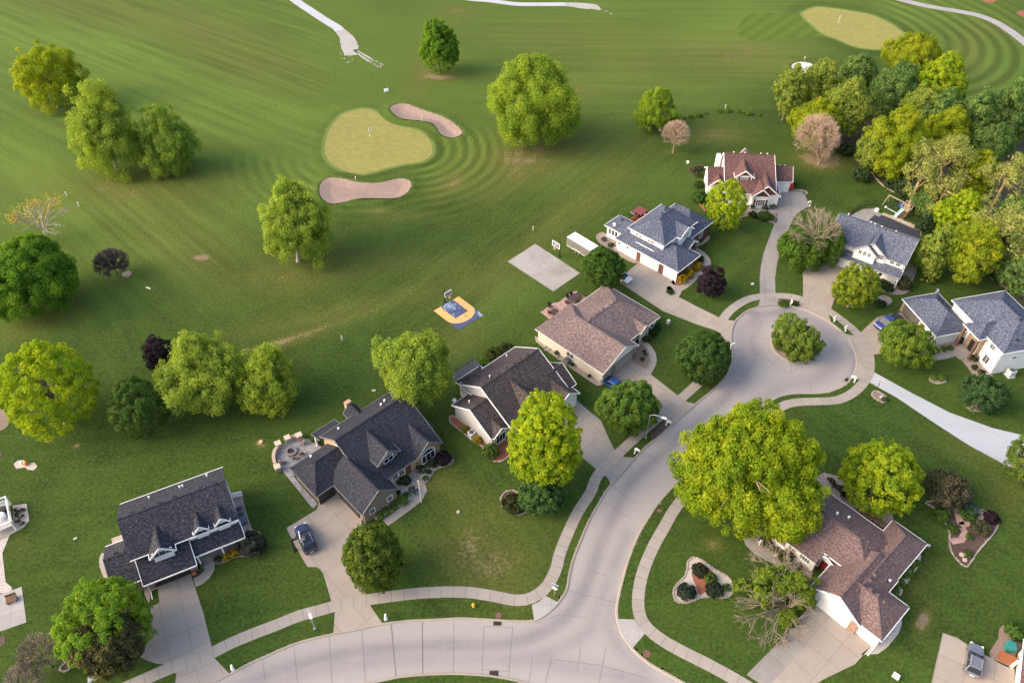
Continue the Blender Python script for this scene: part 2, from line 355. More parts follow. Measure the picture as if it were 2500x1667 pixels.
def nearest(Q, poly, closed=True):
    """distance and nearest point from points Q (n,2) to a line"""
    P = np.array(poly); A = P; Bb = np.roll(P, -1, 0)
    if not closed: A, Bb = P[:-1], P[1:]
    D = np.full(len(Q), 1e9); NP = np.zeros_like(Q)
    for a, b in zip(A, Bb):
        d = b - a; L = d @ d
        if L < 1e-12: continue
        t = np.clip(((Q - a) @ d) / L, 0, 1); p = a + t[:, None] * d; e = np.hypot(*(Q - p).T); k = e < D; D[k] = e[k]; NP[k] = p[k]
    return D, NP
def inside(Q, poly):
    P = np.array(poly); x, y = Q.T; r = np.zeros(len(Q), bool)
    for (x0, y0), (x1, y1) in zip(P, np.roll(P, -1, 0)):
        if y0 == y1: continue
        r ^= ((y0 > y) != (y1 > y)) & (x < (x1 - x0) * (y - y0) / (y1 - y0) + x0)
    return r
def signed(Q, poly):
    D, NP = nearest(Q, poly); return np.where(inside(Q, poly), D, -D), NP
def grid_mesh(name, X, Y, Z, keep, mat, attrs=None, parent=None):
    ny, nx = X.shape; idx = np.arange(nx * ny).reshape(ny, nx)
    q = np.stack([idx[:-1, :-1], idx[:-1, 1:], idx[1:, 1:], idx[1:, :-1]], -1).reshape(-1, 4)
    q = q[keep.ravel()[q].all(1)]; used = np.unique(q); mp = np.full(nx * ny, -1); mp[used] = np.arange(len(used)); q = mp[q]
    co = np.stack([X.ravel()[used], Y.ravel()[used], Z.ravel()[used]], 1)
    me = bpy.data.meshes.new(name); me.vertices.add(len(co)); me.vertices.foreach_set('co', co.ravel())
    me.loops.add(q.size); me.loops.foreach_set('vertex_index', q.ravel()); me.polygons.add(len(q))
    me.polygons.foreach_set('loop_start', np.arange(0, q.size, 4)); me.polygons.foreach_set('loop_total', np.full(len(q), 4)); me.update(calc_edges=True); me.validate()
    for nm, c in (attrs or {}).items():
        at = me.attributes.new(nm, 'FLOAT_COLOR', 'POINT'); at.data.foreach_set('color', c.reshape(-1, 4)[used].ravel())
    me.materials.append(mat); o = bpy.data.objects.new(name, me); return link(o, parent)
def filled(name, poly, cell, zf, mat, attrf=None, loose=None):
    """a ground patch with a crisp outline, filled with a grid so that it can have relief and wear"""
    P = np.array(poly); lo = P.min(0) - cell; hi = P.max(0) + cell
    X, Y = np.meshgrid(np.arange(lo[0], hi[0] + cell, cell), np.arange(lo[1], hi[1] + cell, cell)); Q = np.stack([X.ravel(), Y.ravel()], 1)
    s, NP = signed(Q, P); sn = np.abs(s) < 0.55 * cell
    if loose is None: Q[sn] = NP[sn]; s = np.where(sn, 0, s); keep = s >= 0
    else: keep = s >= -loose
    Z = zf(Q, s); at = {k: f(Q, s) for k, f in (attrf or {}).items()}
    return grid_mesh(name, Q[:, 0].reshape(X.shape), Q[:, 1].reshape(X.shape), Z.reshape(X.shape), keep.reshape(X.shape), mat, at)
_rs = np.random.RandomState(5); _LAT = _rs.rand(512, 512)
def vnoise(x, y):
    xi = np.floor(x).astype(int); yi = np.floor(y).astype(int); fx = x - xi; fy = y - yi; fx = fx * fx * (3 - 2 * fx); fy = fy * fy * (3 - 2 * fy)
    L = lambda a, b: _LAT[a % 512, b % 512]
    return (L(xi, yi) * (1 - fx) + L(xi + 1, yi) * fx) * (1 - fy) + (L(xi, yi + 1) * (1 - fx) + L(xi + 1, yi + 1) * fx) * fy
def struct(o): o['kind'] = 'structure'; return o
def slab(name, poly, z, mat, rot=0.0, org=None, depth=0.25, kind='structure'):
    """flat ground slab; joints follow rot"""
    mb = MB().poly(poly, z - depth, z); o = mb.build(name, mat); me = o.data; uv = me.uv_layers[0].data; c, s = math.cos(-rot), math.sin(-rot)
    og = org if org is not None else poly[0]
    for p in me.polygons:
        if p.normal.z > 0.5:
            for li in p.loop_indices:
                v = me.vertices[me.loops[li].vertex_index].co; x, y = v.x - og[0], v.y - og[1]; uv[li].uv = (x * c - y * s, x * s + y * c)
    if kind: o['kind'] = kind
    return o
def strip(name, line, width, z, mat, kind='structure', depth=0.25, step=0.8):
    P = spline(line, step); n = len(P); mb = MB(); w = width if hasattr(width, '__len__') else (width, width)
    s = 0; us = [0]
    for i in range(1, n): s += np.linalg.norm(P[i] - P[i - 1]); us.append(s)
    for i in range(n):
        a = P[max(i - 1, 0)]; b = P[min(i + 1, n - 1)]; t = (b - a) / np.linalg.norm(b - a); nn = np.array((-t[1], t[0])); h = (w[0] + (w[1] - w[0]) * us[i] / s) / 2
        mb.v += [(*(P[i] + nn * h), z - depth), (*(P[i] + nn * h), z), (*(P[i] - nn * h), z), (*(P[i] - nn * h), z - depth)]
    for i in range(n - 1):
        for q in range(3): mb.f.append((4 * i + q, 4 * i + q + 1, 4 * i + q + 5, 4 * i + q + 4)); mb.m.append(0)
    mb.f += [(0, 3, 2, 1), (4 * n - 4, 4 * n - 3, 4 * n - 2, 4 * n - 1)]; mb.m += [0, 0]
    o = mb.build(name, mat); uv = o.data.uv_layers[0].data
    for p in o.data.polygons:
        for li in p.loop_indices:
            k = o.data.loops[li].vertex_index; uv[li].uv = (us[k // 4], (1.5 if k % 4 in (0, 1) else 1.5 + width if not hasattr(width, '__len__') else 2.5))
    if kind: o['kind'] = kind
    return o
def edging(name, line, closed, mat=None, w=0.22, h=0.14):
    """low stone edging round a bed"""
    rr = random.Random(len(line) * 7 + int(abs(line[0][0]) * 10)); P = spline(line, 0.42, closed); mb = MB()
    for i in range(len(P) - (0 if closed else 1)):
        a, b = P[i], P[(i + 1) % len(P)]; m = (a + b) / 2; d = b - a
        mb.box((m[0] + rr.uniform(-.03, .03), m[1] + rr.uniform(-.03, .03), h / 2 - .02), (np.linalg.norm(d) * rr.uniform(.8, .97), w * rr.uniform(.8, 1.2), h * rr.uniform(.8, 1.3)), math.atan2(d[1], d[0]))
    return mb.build(name, mat or EDGING)
def bed(poly, mat, z=0.03, smooth=True, edge=None, name='planting_bed', lab=None):
    P = spline(poly, 0.6, True) if smooth else poly
    o = struct(MB().poly(P, -0.1, z).build(name, mat))
    if edge and lab: tag(edging('stone_edging', P if smooth else list(poly), True, edge), lab, 'edging')
    return o
# ================================================================== THE GROUND: road, lawn, greens, bunkers
up_kerb = (WS('T1', [(-700, 2060), (-400, 1860), (-100, 1690), (145, 1568), (300, 1490), (450, 1408), (600, 1340), (830, 1240), (1010, 1185), (1200, 1142), (1420, 1095), (1630, 1055), (1850, 1028), (2153, 1015)])
  + WS('T2', [(700, 1110), (900, 1119), (1100, 1130), (1245, 1125), (1340, 1070), (1420, 990), (1475, 900), (1490, 810), (1520, 690), (1570, 560), (1640, 400), (1720, 262)])
  + WS('S1', [(240, 1125), (440, 900), (580, 765), (735, 640), (935, 460), (1085, 340), (1170, 255), (1215, 185), (1238, 100), (1243, 30)])
  + WS('S2', [(415, 770), (403, 660), (415, 570), (455, 490), (520, 420), (620, 360), (760, 317), (900, 305), (1040, 310), (1130, 324), (1300, 380), (1450, 455), (1560, 520), (1690, 630), (1770, 730), (1815, 830), (1838, 930), (1835, 1020), (1800, 1100), (1740, 1180), (1640, 1250), (1500, 1300), (1350, 1312), (1180, 1312), (1040, 1325), (930, 1355), (840, 1400)])
  + WS('S1', [(1420, 510), (1290, 615), (1170, 715), (1060, 815), (900, 970), (755, 1115), (620, 1270)])
  + WS('T3', [(420, 270), (340, 410), (275, 570), (230, 720), (190, 880), (173, 1000), (181, 1080), (210, 1170), (255, 1245), (310, 1312), (430, 1415), (560, 1490), (700, 1568), (860, 1650), (1100, 1770), (1400, 1900)]))
low_kerb = (WS('T2', [(1750, 1800), (1420, 1640), (1180, 1560), (1000, 1520), (850, 1502), (650, 1494), (450, 1500), (250, 1520)])
  + WS('T1', [(1700, 1521), (1480, 1565), (1280, 1620), (1000, 1710), (700, 1830), (300, 2020), (-100, 2240)]))
UP = spline(up_kerb, 0.9); LOW = spline(low_kerb, 0.9); ROAD = UP + LOW
ISL = spline(WS('S2', [(864, 690), (872, 760), (900, 830), (960, 892), (1050, 940), (1150, 962), (1250, 955), (1330, 915), (1372, 860), (1385, 790), (1370, 725), (1325, 660), (1245, 605), (1130, 578), (1020, 585), (925, 620)]), 0.5, True)
GREEN1 = spline(WS('N2', [(860, 910), (960, 890), (1050, 905), (1110, 945), (1180, 1000), (1290, 1035), (1420, 1070), (1500, 1130), (1535, 1200), (1530, 1270), (1450, 1325), (1300, 1350), (1150, 1385), (1000, 1425), (890, 1425), (770, 1390), (680, 1330), (640, 1250), (650, 1150), (680, 1060), (740, 980), (800, 930)]), 0.8, True)
BUNK1 = spline(WS('N2', [(1185, 890), (1230, 865), (1310, 860), (1400, 890), (1500, 925), (1620, 965), (1720, 1030), (1775, 1090), (1740, 1130), (1670, 1135), (1600, 1110), (1560, 1050), (1500, 1010), (1400, 995), (1280, 980), (1210, 940)]), 0.7, True)
BUNK2 = spline(WS('M2', [(610, 190), (640, 145), (690, 122), (800, 130), (900, 155), (1000, 165), (1090, 165), (1180, 145), (1260, 128), (1330, 140), (1360, 175), (1340, 230), (1280, 275), (1210, 293), (1080, 292), (920, 295), (820, 320), (720, 336), (650, 315), (610, 260)]), 0.7, True)
GREEN2 = spline(WS('N4', [(530, 105), (640, 62), (780, 70), (950, 95), (1100, 125), (1250, 190), (1350, 260), (1400, 310), (1370, 370), (1260, 405), (1080, 405), (950, 380), (820, 325), (700, 280), (600, 200), (545, 150)]), 1.0, True)
APRON2 = spline(WS('N4', [(0, 250), (40, 170), (120, 120), (250, 105), (400, 118), (520, 130), (620, 200), (720, 290), (550, 300), (420, 318), (300, 332), (150, 342), (40, 305)]), 1.0, True)
BUNK3 = spline(WS('N4', [(440, 548), (490, 520), (560, 520), (620, 540), (700, 570), (850, 610), (830, 640), (700, 625), (600, 615), (530, 612), (470, 590)]), 0.8, True)
WATER = spline(WS('N4', [(2100, 1090), (2250, 1170), (2450, 1220), (2600, 1260), (2600, 1420), (2400, 1420), (2250, 1330), (2130, 1220)]), 1.5, True)

X, Y = np.meshgrid(np.arange(-172, 172.1, 0.6), np.arange(30, 280.1, 0.6)); Q = np.stack([X.ravel(), Y.ravel()], 1); NQ = len(Q)
PX, PY = project(Q[:, 0], Q[:, 1]); FX, FY = PX * .9408, PY * .9408
sd, NP = signed(Q, ROAD); sn = np.abs(sd + 0.12) < 0.33
off = Q - NP; L_ = np.linalg.norm(off, axis=1) + 1e-9; outw = np.where(sd > 0, -1.0, 1.0)[:, None] * off / L_[:, None]
Q[sn] = (NP + outw * 0.12)[sn]; keep = (sd <= 0) | sn
Z = np.zeros(NQ); dig = np.zeros(NQ)
sands = []
for P in (BUNK1, BUNK2, BUNK3):
    s, _ = signed(Q, P); Z -= np.where(s > 0.25, 0.15 + 0.55 * np.clip((s - 0.25) / 2.2, 0, 1), 0); Z += 0.35 * np.exp(-(s / 1.6) ** 2) * (s < 0)
s, _ = signed(Q, WATER); Z -= np.where(s > 0, np.clip(s * 0.5, 0, 1.5), 0)
g1, g1n = signed(Q, GREEN1); g2, _ = signed(Q, GREEN2)
wr = np.random.RandomState(9)
dry = np.zeros(NQ); stripe = np.full(NQ, 0.5); lush = np.zeros(NQ)
def blob(x, y, rx, ry, a=0.0):
    c, s = math.cos(R(a)), math.sin(R(a)); dx, dy = FX - x, FY - y; u = dx * c + dy * s; v = -dx * s + dy * c
    return np.exp(-((u / rx) ** 2 + (v / ry) ** 2))
wob = vnoise(Q[:, 0] / 6, Q[:, 1] / 6) * .5 + vnoise(Q[:, 0] / 2 + 9, Q[:, 1] / 2) * .5
# dry and worn ground seen in the photo: (x, y, rx, ry, slant, strength)
for x, y, rx, ry, a, k in [(250, 25, 260, 40, 10, .35), (560, 130, 160, 60, 20, .35), (300, 430, 220, 40, 0, .45), (420, 560, 200, 90, 30, .35), (680, 640, 120, 40, 0, .45), (760, 720, 190, 24, -12, .5), (640, 792, 110, 12, -14, .5),
  (700, 766, 130, 8, -18, .55), (60, 760, 160, 18, -18, .35), (1020, 790, 90, 40, -20, .45), (1240, 350, 150, 45, -10, .6), (1180, 410, 110, 35, -30, .45), (1330, 470, 200, 45, -38, .4), (1100, 640, 160, 60, -15, .3), (980, 150, 30, 90, 20, .5), (1060, 25, 40, 14, 0, .5), (1020, 178, 40, 8, 0, .8),
  (1290, 205, 110, 14, 3, .5), (1640, 310, 80, 24, 0, .55), (1500, 140, 260, 60, 0, .25), (1300, 80, 200, 40, 0, .22), (1720, 120, 130, 40, 0, .35), (1885, 365, 55, 22, 5, 1.35), (1545, 350, 14, 5, 0, .5), (1040, 420, 60, 25, -30, .55), (870, 485, 40, 8, 0, .7), (930, 500, 60, 10, -5, .4),
  (462, 592, 14, 5, 0, 1.3), (1150, 1330, 150, 60, 30, .5), (1090, 1240, 70, 90, 30, .42), (1200, 1270, 60, 40, 0, .45), (880, 600, 160, 30, 0, .25), (170, 485, 22, 5, 0, .6), (2120, 1424, 16, 26, 25, 1.2), (2080, 1320, 60, 60, 0, .35), (2240, 1030, 90, 40, 20, .3), (1640, 1250, 20, 14, 0, .7), (1090, 1150, 220, 40, 20, .22),
  (1920, 800, 40, 10, 0, .3), (2330, 1130, 60, 60, 0, .3), (175, 1024, 9, 5, -20, 1.2), (598, 1018, 12, 8, 0, 1.2), (2205, 150, 40, 160, 40, .2), (2230, 130, 30, 110, -25, .2), (2290, 60, 60, 14, 20, .45), (1000, 1100, 60, 60, 0, .3), (450, 1310, 60, 60, 0, .18), (560, 1240, 70, 30, 60, .2), (40, 1240, 40, 60, 0, .2)]:
    dry += k * blob(x, y, rx, ry, a) * (0.55 + 0.9 * wob)
# brighter fairway turf
for x, y, rx, ry, a, k in [(110, 120, 260, 60, 24, .75), (420, 210, 260, 50, 28, .8), (640, 290, 110, 50, 25, .8), (690, 340, 60, 60, 0, .6), (60, 380, 120, 60, 40, .5), (330, 560, 200, 60, 40, .35), (780, 260, 60, 20, 0, .4), (1560, 90, 160, 30, 0, .3), (1740, 60, 120, 50, 0, .3), (1520, 420, 110, 60, -20, .3), (2230, 200, 120, 130, 0, .4), (1180, 660, 140, 60, -30, .3), (200, 700, 160, 60, -15, .2)]:
    lush += k * blob(x, y, rx, ry, a)
golf = np.clip((470 - .0 * FX - FY + np.clip(900 - FX, 0, 900) * .42 - np.clip(FX - 1300, 0, 900) * .45) / 120, 0, 1); lush += .10 + .55 * golf; dry += .05 * golf
# mowing: rings round the greens, straight passes elsewhere
ring = np.sin(2 * np.pi * (-g1) / 2.8 + 0.4 + 1.0 * (vnoise(Q[:, 0] / 12, Q[:, 1] / 12) - .5)); ring = np.clip(1.7 * ring, -1, 1) * (.35 + 1.0 * vnoise(Q[:, 0] / 5 + 7, Q[:, 1] / 5)); east = np.clip((FX - 930) / 60, 0, 1) * np.clip((FY - 285) / 40, 0, 1); sw = np.clip((745 - FX) / 40, 0, 1) * np.clip((FY - 350) / 25, 0, 1) * 0.75 + np.clip((FY - 420) / 20, 0, 1) * .4
m1 = np.clip((-g1 - 0.6) / 1.0, 0, 1) * np.clip((26 + g1) / 14, 0, 1) * np.clip(np.maximum(east, sw), 0, 1)
stripe += 0.19 * ring * m1
stripe -= 0.30 * np.exp(-((-g1 - 1.4) / 1.0) ** 2) * (g1 < 0) * (0.35 + 0.65 * np.clip(east + (FY > 395), 0, 1)); lush += 0.2 * m1 * (ring > 0)
ring2 = np.sin(2 * np.pi * (-g2) / 4.3 + 1.0); m2 = np.clip((-g2 - 1.5) / 1.5, 0, 1) * np.clip((48 + g2) / 14, 0, 1) * np.clip((FX - 1990) / 80, 0, 1)
stripe += 0.24 * np.clip(1.5 * ring2, -1, 1) * (.5 + .8 * vnoise(Q[:, 0] / 6 + 3, Q[:, 1] / 6)) * m2; lush += 0.3 * m2
stripe -= 0.2 * np.exp(-((-g2 - 3) / 2.5) ** 2) * (g2 < 0)
def passes(ax, ay, bx, by, period, mask, amp, seed):
    a, b = W('F', ax, ay), W('F', bx, by); d = (b - a) / np.linalg.norm(b - a); s = Q @ d; t = Q @ np.array((-d[1], d[0]))
    v = vnoise(s / 26 + seed, t / (period * .5) + seed * 3) + .5 * vnoise(s / 9 + seed, t / (period * .3)); return .6 * amp * (v - .75) * mask
far_l = np.clip((820 - FX) / 120, 0, 1) * np.clip((430 - FY) / 120, 0, 1)
stripe += passes(60, 200, 560, 420, 1.9, far_l, .6, 3)
mid_l = blob(330, 560, 330, 190); stripe += passes(60, 380, 420, 700, 1.9, mid_l, .8, 7); stripe += passes(330, 700, 420, 860, 1.8, blob(330, 790, 150, 90), .5, 11)
mid_r = blob(1280, 520, 420, 170, -30) + blob(1000, 660, 260, 90, -20); stripe += passes(1000, 690, 1400, 380, 2.0, np.clip(mid_r, 0, 1), .5, 13)
far_r = np.clip((FX - 1000) / 150, 0, 1) * np.clip((330 - FY) / 80, 0, 1) * np.clip((1950 - FX) / 100, 0, 1); stripe += passes(1000, 180, 1700, 190, 2.8, far_r, .35, 17)
yards = np.clip((FY - 420 + (FX - 1500) * .1) / 80, 0, 1) * (FX > 1380); stripe += passes(1600, 620, 1750, 520, 1.5, yards * (FX < 1760) * (FY < 720), .5, 19); stripe += passes(2000, 1000, 2200, 1120, 1.5, yards * (FX > 1760), .45, 23)
low = np.clip((FY - 900) / 100, 0, 1) * (FX < 1500); stripe += passes(940, 1100, 1100, 1330, 1.4, low * (FX > 760), .45, 29); stripe += passes(470, 1260, 740, 1230, 1.4, low * (FX <= 760), .42, 31)
stripe -= 0.10 * np.exp(-((FX - 920) / 70) ** 2 - ((FY - 30) / 40) ** 2)
stripe += (vnoise(Q[:, 0] / 14 + 40, Q[:, 1] / 14) - .5) * .14
turf = np.stack([np.clip(dry, 0, 1.4), np.clip(stripe, 0, 1), np.clip(lush, 0, 1), np.ones(NQ)], 1)
lawn = struct(grid_mesh('lawn', Q[:, 0].reshape(X.shape), Q[:, 1].reshape(X.shape), Z.reshape(X.shape), keep.reshape(X.shape), MATS['grass'], {'turf': turf}))
x0, x1, y0, y1 = X[0, 0], X[0, -1], Y[0, 0], Y[-1, 0]; BIG = 3000
mb = MB().add([(-BIG, -BIG, 0), (BIG, -BIG, 0), (BIG, y0, 0), (-BIG, y0, 0), (-BIG, y1, 0), (BIG, y1, 0), (BIG, BIG, 0), (-BIG, BIG, 0), (x0, y0, 0), (x0, y1, 0), (x1, y0, 0), (x1, y1, 0)],
              [(0, 1, 2, 3), (4, 5, 6, 7), (3, 8, 9, 4), (10, 2, 5, 11)])
o = struct(mb.build('far_ground', MATS['grass'])); at = o.data.attributes.new('turf', 'FLOAT_COLOR', 'POINT'); at.data.foreach_set('color', np.tile((.1, .5, .1, 1), (12, 1)).ravel())

# the road, its tyre wear and kerbs
ISC = np.mean(np.array(ISL), 0)
WEAR = [(WS('T1', [(0, 1760), (700, 1460), (1400, 1290), (2153, 1230)]) + WS('T2', [(700, 1300), (1000, 1290), (1250, 1220), (1450, 1100), (1600, 900), (1700, 600), (1800, 380)]) + WS('S1', [(420, 1080), (700, 830), (1000, 560), (1250, 330), (1400, 100)]), 1.0, .85),
        (WS('T1', [(0, 1850), (700, 1560), (1300, 1400), (2153, 1340)]) + WS('T2', [(700, 1390), (1100, 1400), (1500, 1440), (2044, 1560)]), 1.1, .6),
        (WS('T2', [(1900, 500), (1780, 800), (1700, 1000), (1640, 1180), (1400, 1330), (1100, 1400)]), 1.0, .6), (WS('T2', [(1800, 960), (1760, 1150), (1850, 1330), (2044, 1470)]), .9, .55),
        (WS('S2', [(480, 1250), (520, 1000), (500, 800), (560, 560), (720, 440), (950, 380), (1200, 420)]), 2.2, .75), (WS('S2', [(1200, 420), (1450, 560), (1610, 760), (1640, 900), (1560, 1040), (1300, 1180), (1050, 1220), (700, 1400)]), 1.5, .65),
        (WS('S2', [(640, 390), (800, 410), (1100, 350)]), 1.1, 1.15), (WS('S2', [(700, 500), (620, 700), (700, 860), (560, 1100)]), 1.5, .7), (WS('S2', [(1730, 1180), (1770, 1130), (1810, 1060), (1830, 930), (1800, 840)]), .7, .9), (WS('S2', [(410, 600), (450, 480), (560, 400)]), .8, .6),
        (WS('S1', [(900, 700), (1100, 520), (1400, 330), (1700, 240)]), .9, .35)]
def wear(Qp, s):
    v = np.zeros(len(Qp)); 
    for ln, w, k in WEAR: d, _ = nearest(Qp, spline(ln, 2.0), False); v = np.maximum(v, k * np.exp(-(d / w) ** 2) + .25 * k * np.exp(-(d / (2.3 * w)) ** 2))
    r = np.hypot(*(Qp - ISC).T); ringy = .5 + .5 * np.sin(r * 5.5 + 2 * vnoise(Qp[:, 0] / 3, Qp[:, 1] / 3)); cds = np.exp(-((r - 8.2) / 1.8) ** 2); v = np.maximum(v, cds * (.35 + .4 * ringy) * np.clip((Qp[:, 0] - ISC[0] + 3) / 4, 0, 1))
    v *= .72 * (0.8 + 0.35 * vnoise(Qp[:, 0] / 2.2 + 5, Qp[:, 1] / 2.2))
    pale = np.exp(-((r - 4.9) / .7) ** 2) * .6; return np.stack([np.clip(v, 0, 1), pale, 0 * v, np.ones(len(Qp))], 1)
struct(filled('road', ROAD, 0.7, lambda q, s: np.full(len(q), -0.11), MATS['road_concrete'], {'wear': wear}, loose=.9))
ksec = [(0.10, -0.11), (0.06, -0.115 + 0.02), (0.0, 0.012), (-0.24, 0.022), (-0.27, -0.05)]
mb = MB(); mb.sweep([(-o_, z) for o_, z in ksec], UP); mb.sweep([(-o_, z) for o_, z in ksec], LOW); struct(mb.build('kerb', KERB))
mb = MB()   # saw-cut and sealed joints of the road
for r, pts in [('T1', [(1975, 1000), (1980, 1480)]), ('T1', [(1445, 1085), (1480, 1565)]), ('T1', [(1700, 1050), (1745, 1515)]), ('T1', [(1160, 1155), (1190, 1645)]), ('T1', [(850, 1240), (900, 1740)]), ('T1', [(570, 1355), (660, 1840)]),
  ('T2', [(220, 1140), (255, 1520)]), ('T2', [(440, 1120), (445, 1500)]), ('T2', [(665, 1112), (662, 1495)]), ('T2', [(880, 1160), (866, 1500)]), ('T2', [(1085, 1160), (1055, 1520)]), ('T2', [(1230, 1360), (1200, 1568)]), ('T2', [(1365, 1370), (1310, 1600)]), ('T2', [(1570, 1320), (1545, 1480)]), ('T2', [(1750, 1300), (1700, 1568)]),
  ('T2', [(1478, 903), (1820, 990)]), ('T2', [(1650, 770), (1760, 800)]), ('T2', [(1720, 265), (1940, 400)]), ('T2', [(870, 1465), (1055, 1480)]), ('T2', [(890, 1160), (1080, 1170)]), ('T2', [(1250, 1140), (1420, 1075), (1610, 1100)]), ('T2', [(1380, 1395), (1720, 1440), (2044, 1530)]), ('T2', [(1800, 1100), (1920, 1330)]),
  ('S1', [(540, 860), (660, 950)]), ('S1', [(690, 745), (770, 810)]), ('S1', [(895, 500), (980, 560)]), ('S1', [(1080, 470), (1240, 560)]), ('S1', [(260, 1130), (430, 1270)]), ('S1', [(1130, 310), (1240, 390)]),
  ('S2', [(430, 870), (545, 920), (700, 850), (1060, 1080)]), ('S2', [(545, 920), (640, 840), (640, 660), (865, 700)]), ('S2', [(630, 380), (760, 490), (700, 640)]), ('S2', [(870, 980), (960, 900)]), ('S2', [(1090, 940), (1090, 1080), (1180, 1010)]), ('S2', [(1210, 960), (1220, 1050)]), ('S2', [(1830, 880), (1700, 730)]), ('S2', [(1310, 1180), (1330, 1300)]), ('S2', [(1410, 520), (1300, 620)])]:
    P = WS(r, pts)
    for a, b in zip(P, P[1:]): mb.bar((*a, -0.105), (*b, -0.105), 0.055, 0.012)
struct(mb.build('road_joints', plain('joint_sealant', (.17, .16, .16), .9)))
# the planted island
kis = MB().sweep([(-o_, z) for o_, z in [(0.12, -0.11), (0.06, 0.03), (-0.30, 0.05), (-0.32, -0.05)]], ISL, True); 
area = sum(ISL[i - 1][0] * ISL[i][1] - ISL[i][0] * ISL[i - 1][1] for i in range(len(ISL)))
if area > 0: kis = MB().sweep([(o_, z) for o_, z in [(-0.12, -0.11), (-0.06, 0.03), (0.30, 0.05), (0.32, -0.05)]], ISL, True)
struct(kis.build('kerb', KERB)); struct(MB().poly(ISL, -0.2, 0.03).build('planting_bed', MULCH))

# pavements
SW1 = (WS('T4', [(700, 1520), (950, 1410), (1150, 1322), (1450, 1192), (1750, 1082), (1975, 995)]) + WS('T1', [(300, 1218), (480, 1142), (700, 1058), (900, 978), (1080, 930), (1200, 895), (1350, 865), (1500, 838), (1720, 806), (1950, 780), (2153, 770)])
  + WS('T2', [(600, 917), (780, 922), (950, 948), (1080, 974), (1180, 972), (1265, 935), (1335, 870), (1392, 760), (1420, 650), (1470, 520), (1550, 350), (1640, 210)])
  + WS('S1', [(130, 1045), (300, 865), (500, 680), (690, 515), (830, 400), (990, 260)]) + WS('S2', [(230, 1060), (320, 930), (322, 800), (300, 690), (285, 640)]))
SW2 = (WS('S2', [(305, 470), (370, 385), (470, 305), (590, 240), (730, 208), (900, 200), (1060, 205), (1220, 240), (1400, 305), (1540, 385), (1680, 485), (1810, 595), (1905, 705), (1968, 820), (1992, 950), (1982, 1080), (1935, 1170), (1850, 1270), (1740, 1348), (1600, 1398), (1400, 1410), (1200, 1416), (1050, 1440), (930, 1500)])
  + WS('S1', [(1480, 580), (1300, 730), (1080, 950), (880, 1175), (760, 1320)]) + WS('T3', [(560, 330), (480, 470), (420, 600), (378, 720), (352, 850), (348, 960), (370, 1060), (430, 1145), (540, 1232), (700, 1322), (900, 1422), (1100, 1532), (1250, 1620), (1500, 1760)]))
strip('pavement', SW1, 1.62, 0.036, CONC); strip('pavement', SW2, 1.62, 0.036, CONC)
slab('pavement', WS('S2', [(1640, 600), (1720, 640), (1800, 655), (1870, 690), (1930, 800), (1950, 950), (1940, 1060), (1885, 1160), (1775, 1150), (1815, 1100), (1850, 1020), (1853, 930), (1830, 830), (1785, 730)]), 0.030, CONC)
slab('pavement', WS('T2', [(1222, 1010), (1270, 990), (1320, 945), (1415, 995), (1335, 1075), (1240, 1128)]), 0.030, CONC_PALE)
slab('pavement', WS('T3', [(183, 1062), (318, 1068), (350, 1120), (400, 1180), (298, 1300), (250, 1240), (208, 1165)]), 0.030, CONC_PALE)
# driveways
RA, RB, RC_, RD, RE, RF_, RG, RH, RI = [R(a) for a in (26.78, 43.39, 42.98, 45.39, -44.06, -5.2, -35.12, -76.6, -48.04)]
D = {}
slab('driveway', WS('T4', [(1310, 200), (1340, 262), (1345, 300), (1362, 420), (1330, 445), (1240, 470), (1150, 800), (1085, 965), (1120, 1030), (1200, 1085), (1330, 1125), (1470, 1140), (1555, 1245), (1542, 1360), (1520, 1480), (1700, 1470), (1980, 1345), (2172, 1248), (1995, 1062), (1960, 922), (1870, 560), (1720, 95), (1690, 40)]), 0.030, concrete('driveway_aggregate', (.265, .24, .218), (.33, .30, .275), 2.7, 2.9, 0.62, 0.2, grain=14), RA)
slab('driveway', WS('B', [(232, 1445), (525, 1268), (545, 1190), (700, 1080), (730, 1110), (960, 1360)]) + WS('T1', [(1445, 140), (1440, 400), (1485, 790), (1515, 880), (1632, 1050), (1420, 1102), (1197, 1142), (1210, 950), (1180, 850), (1110, 610), (1082, 570), (1050, 552), (970, 550), (885, 400)]), 0.030, CONC_DRIVE, RB)
slab('driveway', WS('C', [(1130, 900), (1240, 770), (1310, 720), (1395, 800), (1568, 950)]) + WS('S1', [(90, 530), (160, 595), (200, 690), (272, 838), (345, 890), (443, 898), (245, 1128), (212, 1060), (135, 1003), (0, 890)]) + WS('C', [(1420, 1330), (1300, 1200)]), 0.030, CONC_GREY, RC_)
slab('driveway', WS('H1', [(1050, 1400), (1260, 1280)]) + WS('S1', [(420, 105), (530, 185), (790, 390), (865, 440), (938, 458), (738, 642), (690, 580), (640, 525), (480, 400), (330, 290), (255, 225)]), 0.030, CONC_DRIVE, RD)
slab('driveway', WS('H2', [(560, 1232), (640, 1185), (700, 1110), (770, 1050), (850, 985), (1290, 1215), (1300, 1285), (1345, 1290), (1390, 1350), (1345, 1440)]) + WS('S2', [(0, 318), (245, 440), (305, 470), (452, 488), (418, 570), (405, 660), (412, 755), (305, 655), (230, 600), (0, 525)]) + WS('H1', [(1560, 820)]), 0.030, CONC_DRIVE, RE)
